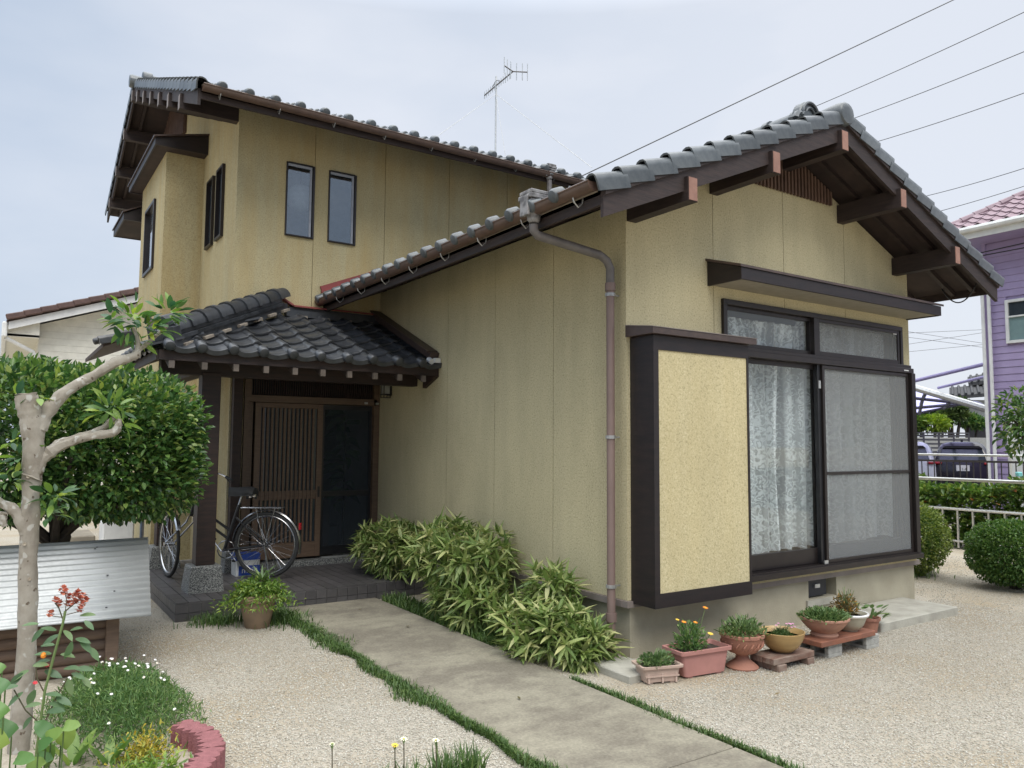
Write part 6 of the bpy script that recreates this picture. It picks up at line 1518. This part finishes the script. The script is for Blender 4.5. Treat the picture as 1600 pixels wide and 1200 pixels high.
q = np.stack([rng.normal(5.45, .14, 260), rng.normal(.95, .14, 260), np.zeros(260)], 1); g = blades(q, .16, .012, m_l_pot, 'grass_tuft'); tag(g, 'pale grass tuft under the left round shrub', 'plant')
# railing in front of the hedge
wr = thing('white_railing', 'low pale metal railing in front of the right hedge', 'railing', (8.3, 0, 0))
MB().tube([(8.3, -2.5, .60), (8.3, 8, .60)], .022, 8).build('top_rail', m_alu, wr, True); MB().tube([(8.3, -2.5, .12), (8.3, 8, .12)], .018, 8).build('bottom_rail', m_alu, wr, True)
y = -2.4
while y < 7.9: MB().box(8.288, 8.312, y-.012, y+.012, .02, .59).build('baluster', m_alu, wr); y += .22
hg = thing('hedge', 'broadleaf hedge with a few reddish tips behind the low railing', 'hedge', (8.9, 1, 0))
n = 30000; P = np.stack([8.42+1.1*rng.random(n)**1.5, rng.uniform(-1.0, 6.0, n), rng.uniform(.02, 1, n)], 1); P[:, 2] *= .96+.07*np.sin(P[:, 1]*2.3)+.05*np.sin(P[:, 1]*7); P = P[(P[:, 2] > .72) | (P[:, 0] < 8.7)]
clump('foliage', P, np.array([-.8, -.2, .5])+rng.normal(0, .3, P.shape), .12, .05, m_l_hedge, hg, 'stuff', spread=.5, fold=.15)
for k in range(14): MB().tube([(8.9, -2+k*.6, 0), (8.85, -2+k*.6+.1, .5), (8.7, -2+k*.6-.1, .8)], [.03, .02, .008], 6).build('stem', m_darkbark, hg)
# laundry poles
for zz, r_, lab in ((1.13, .021, 'lower pale laundry pole across the right garden'), (1.44, .015, 'upper thinner laundry pole across the right garden')):
    tag(MB().tube([(6.3, -2.2, zz), (6.3, 5.5, zz-.0)], r_, 10).build('laundry_pole', m_alu, None, True), lab, 'pole', 'laundry poles')
ls = thing('laundry_stand', 'slim metal post on a round base carrying the two laundry poles', 'stand', (6.35, 4.4, 0))
MB().tube([(6.35, 4.4, 0), (6.35, 4.4, 1.6)], .025, 8).build('post', m_alu, ls); MB().tube([(6.35, 4.4, 1.42), (6.22, 4.4, 1.42), (6.22, 4.4, 1.47)], .012, 6).tube([(6.35, 4.4, 1.10), (6.22, 4.4, 1.10), (6.22, 4.4, 1.15)], .012, 6).build('hook', m_alu, ls); MB().lathe([(.2, 0), (.2, .06), (.05, .09)], 16, (6.35, 4.4, 0)).build('base', m_block, ls)
p = at(1592, 741, 0, 6.28); MB().obox(p, (DB, NB, (0, 0, 1)), (.03, .03, .028)).build('clothes_peg', m_teal, None, bevel=.01); tag(bpy.data.objects['clothes_peg'], 'turquoise clip on the lower laundry pole', 'peg')
# dark fence along the street
df = thing('dark_fence', 'dark vertical bar fence beyond the hedge', 'fence', (11.9, 2, 0))
MB().box(11.88, 11.92, -3, 9, 1.24, 1.28).build('top_rail', m_fence, df); MB().box(11.88, 11.92, -3, 9, .25, .29).build('bottom_rail', m_fence, df); MB().box(11.8, 12.0, -3, 9, -.1, .2).build('kerb', m_slab, df)
y = -2.9
while y < 8.9: MB().box(11.892, 11.908, y, y+.016, .29, 1.24).build('bar', m_fence, df); y += .125
# small tree at the right edge
st = thing('small_tree', 'small leafy tree cut by the right edge of the photo', 'tree', tuple(at(1604, 900, 1, -.6)*Vector((1, 1, 0)) if False else (4.55, -.95, 0)))
c = atd(1612, 660, 7.6); base = Vector((c.x+.0, c.y, 0)); st.location = base
rough_tube([base, base+Vector((.02, 0, .6)), Vector((c.x-.03, c.y+.02, 1.25)), Vector((c.x, c.y, 1.6))], [.035, .03, .026, .016], 8, 5, .06, 31).build('trunk', m_darkbark, st, True)
for k in range(8):
    a = k*.8; rough_tube([Vector((c.x-.02, c.y, 1.3+.03*k)), c+Vector((.14*math.cos(a), .14*math.sin(a), .02*k-.06)), c+Vector((.26*math.cos(a), .26*math.sin(a), .06*k-.2))], [.014, .009, .004], 6, 3, .05, 40+k).build('branch', m_darkbark, st, True)
P, D = superell(900, c, (.33, .33, .38), 2, .8); clump('foliage', P, D*.6+np.array([0, 0, -.15]), .075, .030, m_l_shrub, st, 'stuff', spread=.6, droop=.25)
# ================================================================== car park across the street
azc = math.radians(63.6); VH = Vector((math.sin(azc), math.cos(azc), 0)); RHv = Vector((math.cos(azc), -math.sin(azc), 0))
def car(label, px, D, m, name, plate=None):
    o = atd(px, 690, D); o.z = .13; t = thing(name, label, 'car', tuple(o), 'cars parked across the street'); Mx = Matrix(((RHv.x, VH.x, 0, o.x), (RHv.y, VH.y, 0, o.y), (0, 0, 1, .13), (0, 0, 0, 1)))
    def ring(hw, y0, y1, z, r):
        pts = []
        for sx, yy, a0 in ((1, y1, 0), (-1, y1, 90), (-1, y0, 180), (1, y0, 270)):
            cx_, cy_ = sx*(hw-r), yy+(-r if yy == y1 else r)
            for k in range(5):
                a = math.radians(a0+22.5*k); pts.append((cx_+r*math.cos(a), cy_+r*math.sin(a), z))
        return pts
    def loft(rs, mm, nm, par=t):
        n = 20; b = MB(); b.add(sum(rs, []), [(i*n+k, i*n+(k+1) % n, (i+1)*n+(k+1) % n, (i+1)*n+k) for i in range(len(rs)-1) for k in range(n)]+[tuple(range(n))[::-1], tuple(range((len(rs)-1)*n, len(rs)*n))]); b.xf(Mx); return b.build(nm, mm, par, True)
    loft([ring(.68, .05, 3.4, .22, .12), ring(.735, 0, 3.45, .34, .14), ring(.745, -.03, 3.48, .55, .14), ring(.735, .0, 3.4, .80, .14), ring(.715, .04, 3.1, .96, .14)], m, 'body')
    cab = loft([ring(.71, .05, 2.5, .955, .14), ring(.66, .12, 2.1, 1.20, .16), ring(.59, .20, 1.9, 1.38, .18), ring(.52, .28, 1.75, 1.48, .2), ring(.40, .42, 1.55, 1.54, .22), ring(.2, .6, 1.3, 1.56, .1)], m, 'cabin')
    b = MB(); b.add([(-.58, .06, 1.03), (.58, .06, 1.03), (.49, .16, 1.34), (-.49, .16, 1.34)], [(0, 1, 2, 3)]); b.xf(Matrix.Translation(-VH*.012) @ Mx); b.build('rear_window', m_glass_dk, cab)
    MB().prism([(-.50, 1.36), (.50, 1.36), (.42, 1.43), (-.42, 1.43)], 1, .10, .30).xf(Mx).build('spoiler', m_black, t); MB().box(-.03, .03, .6, .75, 1.555, 1.62).xf(Mx).build('aerial_fin', m_black, t)
    for sg in (-1, 1): MB().box(sg*.62-.10, sg*.62+.10, -.045, .05, .90, .97).xf(Mx).build('tail_lamp', m_redlamp, t, bevel=.02)
    MB().box(-.70, .70, -.045, .02, .30, .46).xf(Mx).build('bumper', m_black, t, bevel=.02)
    for sg in (-1, 1):
        for yy in (.55, 2.85): MB().tube([(sg*.56, yy, .28), (sg*.745, yy, .28)], .28, 18).xf(Mx).build('wheel', m_rubber, t, True)
    pb_ = MB().box(-.165, .165, -.052, -.046, .72, .885).xf(Mx).build('number_plate', m_white, t)
    if plate:
        cu2 = bpy.data.curves.new('plate_text', 'FONT'); cu2.body = plate; cu2.size = .10; cu2.align_x = 'CENTER'; tmp = bpy.data.objects.new('tmp', cu2); COL.objects.link(tmp); bpy.context.view_layer.update()
        me = bpy.data.meshes.new_from_object(tmp.evaluated_get(bpy.context.evaluated_depsgraph_get())); bpy.data.objects.remove(tmp); me.materials.clear(); me.materials.append(m_black)
        me.transform(Mx @ Matrix.Translation((0, -.055, .74)) @ Matrix.Rotation(PI/2, 4, 'X')); lo_ = bpy.data.objects.new('lettering', me); link(lo_, t)
    return t
car('dark purple small car seen from behind with a white number plate', 1503, 22.0, m_carblk, 'parked_car', '\u00b7\u00b71\u00b74')
car('white car left of the dark one, mostly hidden by the house', 1416, 22.5, m_carwht, 'parked_car')
o0 = atd(1300, 690, 26); 
lf_ = thing('louver_fence', 'grey louvred fence behind the parked cars', 'fence', tuple(o0*1.0)); 
def fr_(px, z, D): 
    p = atd(px, 690, D); return Vector((p.x, p.y, z))
pxs = [1396, 1420, 1443.5, 1467, 1490.5, 1514]
for p_ in pxs: MB().beam(fr_(p_, .0, 25.5), fr_(p_, 1.98, 25.5), .06, .06, VH).build('post', m_louver, lf_)
for a, b_ in zip(pxs, pxs[1:]):
    for k in range(8): MB().obox((fr_(a, .95+k*.135, 25.5)+fr_(b_, .95+k*.135, 25.5))/2, ((fr_(b_, 0, 25.5)-fr_(a, 0, 25.5)), (0, 0, 1), VH), ((fr_(b_, 0, 25.5)-fr_(a, 0, 25.5)).length/2-.03, .030, .008)).build('slat', m_louver, lf_)
    MB().beam(fr_(a, 1.985, 25.5), fr_(b_, 1.985, 25.5), .07, .04).build('cap_rail', m_louver, lf_)
bw = MB().beam(fr_(1380, .93, 27.5), fr_(1600, .93, 27.5), .15, 1.86); tag(bw.build('block_wall', m_block, None), 'grey concrete block wall below the garden trees across the street', 'wall')
# trees in that garden
def padtree(label, base_px, D, pads, m, trunk=True):
    b0 = fr_(base_px, 0, D); t = thing('garden_tree', label, 'tree', tuple(b0), 'garden trees across the street')
    for px, py, rx, rz, n in pads:
        c = atd(px, py, D); R = (rx*D/1202, rx*D/1202, rz*D/1202)
        MB().tube([b0, b0.lerp(c, .55)+Vector((.1, .1, .1)), c], [.10, .07, .03], 6).build('trunk', m_darkbark, t, True)
        P, D_ = superell(n, c, R, 2, .4); clump('crown', P, D_+np.array([0, 0, .5]), .22, .075, m, t, 'stuff', spread=.7)
    return t
padtree('dark green tree at the left of the garden, next to the house edge', 1440, 30, [(1440, 640, 24, 13, 700), (1424, 650, 16, 12, 350)], m_l_shrub)
padtree('tall pine with layered pads in the garden across the street', 1468, 31, [(1468, 630, 11, 6, 260), (1458, 645, 13, 6, 260), (1475, 655, 13, 6, 240)], m_l_pine)
padtree('cloud pruned pine with separate rounded pads', 1489, 29, [(1488, 636, 13, 5, 260), (1503, 632, 8, 6, 160), (1482, 650, 12, 5, 220), (1500, 648, 9, 5, 160)], m_l_pine)
padtree('low dark pine right of the cloud pruned one', 1515, 29.5, [(1512, 657, 15, 8, 400), (1528, 662, 10, 6, 200)], m_l_shrub)
padtree('bright yellow-green bush behind the louvred fence', 1462, 28.6, [(1462, 662, 17, 10, 420)], m_l_bright)
padtree('olive coloured bush at the left end of the louvred fence', 1430, 28.8, [(1432, 662, 15, 10, 380)], m_l_hedge)
# tiled house behind those trees
jh = thing('tiled_house', 'dark roofed house with a cream wall behind the garden trees', 'house', tuple(fr_(1560, 0, 36)))
def jbox(px0, px1, z0, z1, D, dep, m, nm):
    a, b_ = fr_(px0, (z0+z1)/2, D), fr_(px1, (z0+z1)/2, D); c = (a+b_)/2+VH*dep/2; return MB().obox(c, (b_-a, VH, (0, 0, 1)), ((b_-a).length/2, dep/2, (z1-z0)/2)).build(nm, m, jh)
def zpx(py, D): return 1.55+(690.5-py)/1202*D
jbox(1513, 1580, zpx(646, 36), zpx(618, 36), 36, 5, m_offwhite, 'wall'); jbox(1512, 1580, 0, zpx(646.2, 36), 36.02, 5, m_fence, 'base_wall'); jbox(1508.5, 1512, 0, zpx(615, 36), 35.9, .2, m_darkbark, 'corner_post')
m_jt = MAT('old_roof_tile', (.055, .055, .058), (.03, .03, .033), rough=.75)
def jroof(px0, px1, pyl, pyr, D, dep, rise, nm):
    a, b_ = fr_(px0, zpx(pyl, D), D), fr_(px1, zpx(pyr, D), D); q = MB(); u_ = VH*dep+Vector((0, 0, rise))
    V = [a, b_, b_+u_, a+u_*.9]; V2 = [v-Vector((0, 0, .16)) for v in V]; q.add(V+V2, [(0, 1, 2, 3), (7, 6, 5, 4), (0, 4, 5, 1), (1, 5, 6, 2), (2, 6, 7, 3), (3, 7, 4, 0)]); o = q.build(nm, m_jt, jh)
    n = int((b_-a).length/.3)
    for i in range(n):
        s0 = a.lerp(b_, (i+.5)/n); MB().tube([s0-VH*.05+Vector((0, 0, .03)), s0+u_*.92+Vector((0, 0, .03))], .06, 6).build('tile_row', m_jt, o, True)
    return o
jroof(1486, 1580, 612, 604, 34.5, 3.0, .62, 'roof'); jroof(1517, 1580, 591, 580, 36.5, 2.6, .52, 'upper_roof'); jbox(1519, 1580, zpx(604, 37.5), zpx(586, 37.5), 37.5, 2, m_offwhite, 'upper_wall')
# carport
cpt = thing('carport', 'curved carport roof of lilac polycarbonate with pale beams', 'carport', tuple(fr_(1480, 0, 22)))
def cp_pt(u, v):
    A, B_, C_, D_ = atd(1400, 597, 20), atd(1547, 641, 18.5), atd(1400, 652, 26), atd(1516, 627, 24); p = (A*(1-u)+B_*u)*(1-v)+(C_*(1-u)+D_*u)*v; return p+Vector((0, 0, .10*math.sin(PI*v)))
V = [cp_pt(u/6, v/8) for u in range(7) for v in range(9)]
q = MB(); q.add(V, [(u*9+v, (u+1)*9+v, (u+1)*9+v+1, u*9+v+1) for u in range(6) for v in range(8)]); q.build('roof_sheet', m_poly, cpt, True)
for u in range(0, 7, 2): MB().tube([cp_pt(u/6, v/8)-Vector((0, 0, .05)) for v in range(9)], .05, 6).build('rib', m_louver, cpt, True)
for v in (3, 6): MB().tube([cp_pt(u/6, v/8)-Vector((0, 0, .06)) for u in range(7)], .05, 6).build('rib', m_louver, cpt, True)
MB().tube([cp_pt(u/6, 0) for u in range(7)], .085, 8).build('front_beam', m_alu, cpt, True); MB().tube([cp_pt(u/6, 1) for u in range(7)], .07, 8).build('rear_beam', m_louver, cpt, True)
MB().tube([cp_pt(0, 0), fr_(1400, 0, 20)], .07, 8).build('post', m_alu, cpt, True); MB().tube([cp_pt(.97, 0), fr_(1549, 0, 18.5)], .06, 8).build('post', m_alu, cpt, True)
MB().tube([atd(1400, 602, 19), atd(1546, 567, 17.5)], .045, 8).build('brace', m_lilac, cpt, True); MB().tube([atd(1466, 606, 19.5), atd(1546, 587, 17.8)], .035, 8).build('brace', m_lilac, cpt, True)
# road surface of the car park
struct(MB().box(12.05, 60, -30, 60, -.02, .012).build('car_park', MAT('asphalt', (.07, .07, .072), (.055, .055, .057), scale=30, rough=.95), None), 'grey asphalt car park across the street')
# ================================================================== white house on the left
wh2 = thing('white_house', 'cream clapboard house with a brown tiled roof behind the shrub', 'house', (0, 20, 0))
xl, zl, xr2, zr3 = -3.72, 4.62, 1.8, 6.56; sl2 = (zr3-zl)/(xr2-xl); xw = -3.02
def zroof(x): return zl+sl2*(x-xl) if x < xr2 else zr3-sl2*(x-xr2)
z = 0
MB().prism([(xw, 0), (6.6, 0), (6.6, zroof(6.6)-.2), (xr2, zr3-.2), (xw, zroof(xw)-.2)], 1, 20.03, 28).build('wall', m_offwhite, wh2)
while z < 6.1:
    z1 = z+.176; x0 = max(xw, xl+(z1+.2-zl)/sl2) if z1 > zroof(xw)-.2 else xw
    if x0 < 5.5: MB().prism([(20.03, z), (20.016, z+.002), (20.022, z1+.002), (20.03, z1+.002)], 0, x0, min(6.6, 2*xr2-x0)).build('siding_board', m_offwhite, wh2)
    z += .18
for s_, xe in ((0, xl), (1, 2*xr2-xl)):
    MB().prism([(xe, zl-.22), (xr2, zr3-.22), (xr2, zr3-.02), (xe, zl-.02)], 1, 19.42, 19.47).build('verge_board', m_white, wh2)
    MB().prism([(xe, zl-.08), (xr2, zr3-.08), (xr2, zr3-.02), (xe, zl-.02)], 1, 19.48, 28.3).build('soffit', m_white, wh2)
rfw = MB().prism([(xl-.05, zl-.02), (xr2, zr3-.02), (2*xr2-xl+.05, zl-.02), (2*xr2-xl+.05, zl+.03), (xr2, zr3+.04), (xl-.05, zl+.03)], 1, 19.5, 28.3).build('roof', m_brtile, wh2)
L = math.hypot(xr2-xl, zr3-zl); n = 15
for i in range(n):
    u0, u1 = i/n, (i+1)/n+.01; a = Vector((xl-.06+(xr2-xl)*u0, 19.40, zl+.09+(zr3-zl)*u0)); b_ = Vector((xl-.06+(xr2-xl)*u1, 19.40, zl+.065+(zr3-zl)*u1)); MB().beam(a, b_, .22, .15).build('verge_tile', m_brtile, rfw, bevel=.02)
MB().box(xl-.14, xl-.02, 19.38, 28.2, zl-.42, zl-.02).build('gutter', m_white, wh2, bevel=.03); MB().box(xl-.02, xw, 19.6, 28, zl-.36, zl-.30).build('eave_soffit', m_offwhite, wh2)
MB().prism([(xl-.02, zl-.37), (xw, zl-.37), (xw, zroof(xw)-.1), (xl-.02, zl-.08)], 1, 19.60, 19.62).build('eave_end', m_offwhite, wh2)
MB().tube([(xl-.05, 19.6, zl-.42), (xw-.12, 19.9, zl-.72), (xw-.06, 19.92, zl-.85), (xw-.06, 19.92, 0)], .055, 8).build('downpipe', m_white, wh2, True)
MB().tube([(-1.98, 19.9, 3.2), (-1.98, 19.85, 3.55), (-1.75, 19.85, 3.68)], .05, 8).build('vent_pipe', m_white, wh2, True)
wf = MB().box(-2.0, -.9, 19.94, 20.0, 2.2, 3.42).build('window', m_white, wh2); MB().box(-1.92, -.98, 19.93, 19.94, 2.28, 3.34).build('pane', m_glass_dk, wf)

# knots on the pruned tree, a few fallen leaves on the gravel
for px, py in ((46, 905), (38, 850), (44, 745), (46, 672), (38, 634)):
    p = at(px, py, 1, YT-.043); MB().lathe([(.009, 0), (.008, .005), (.0035, .004), (.0001, .001)], 9).xf(aim(p, (1, 0, 0), (rng.normal(0, .3), -1, .1))).build('knot', m_bark, tr, True)
LF = leaf_mesh('fallen_leaf', m_l_dry, .05, .028, .2, -.2, 5, 'oval')
for lab, px, py in (('tan fallen leaf lying alone on the gravel right of the daisies', 376, 1123), ('small dry leaf on the path close to the porch step', 560, 952), ('dry leaf on the path edge under the bamboo', 635, 978), ('dark bit of dry leaf on the gravel near the middle of the left yard', 411, 1065), ('dry leaf on the gravel in front of the urn', 1210, 1085), ('dry leaf on the concrete path near the bottom', 812, 1092)):
    p = at(px, py, 2, .03); o = inst_free = bpy.data.objects.new('fallen_leaf', LF); link(o); o.matrix_world = aim(p, (rng.normal(), rng.normal(), 0), (.2, .1, 1), random.uniform(.6, 1)); tag(o, lab, 'leaf')
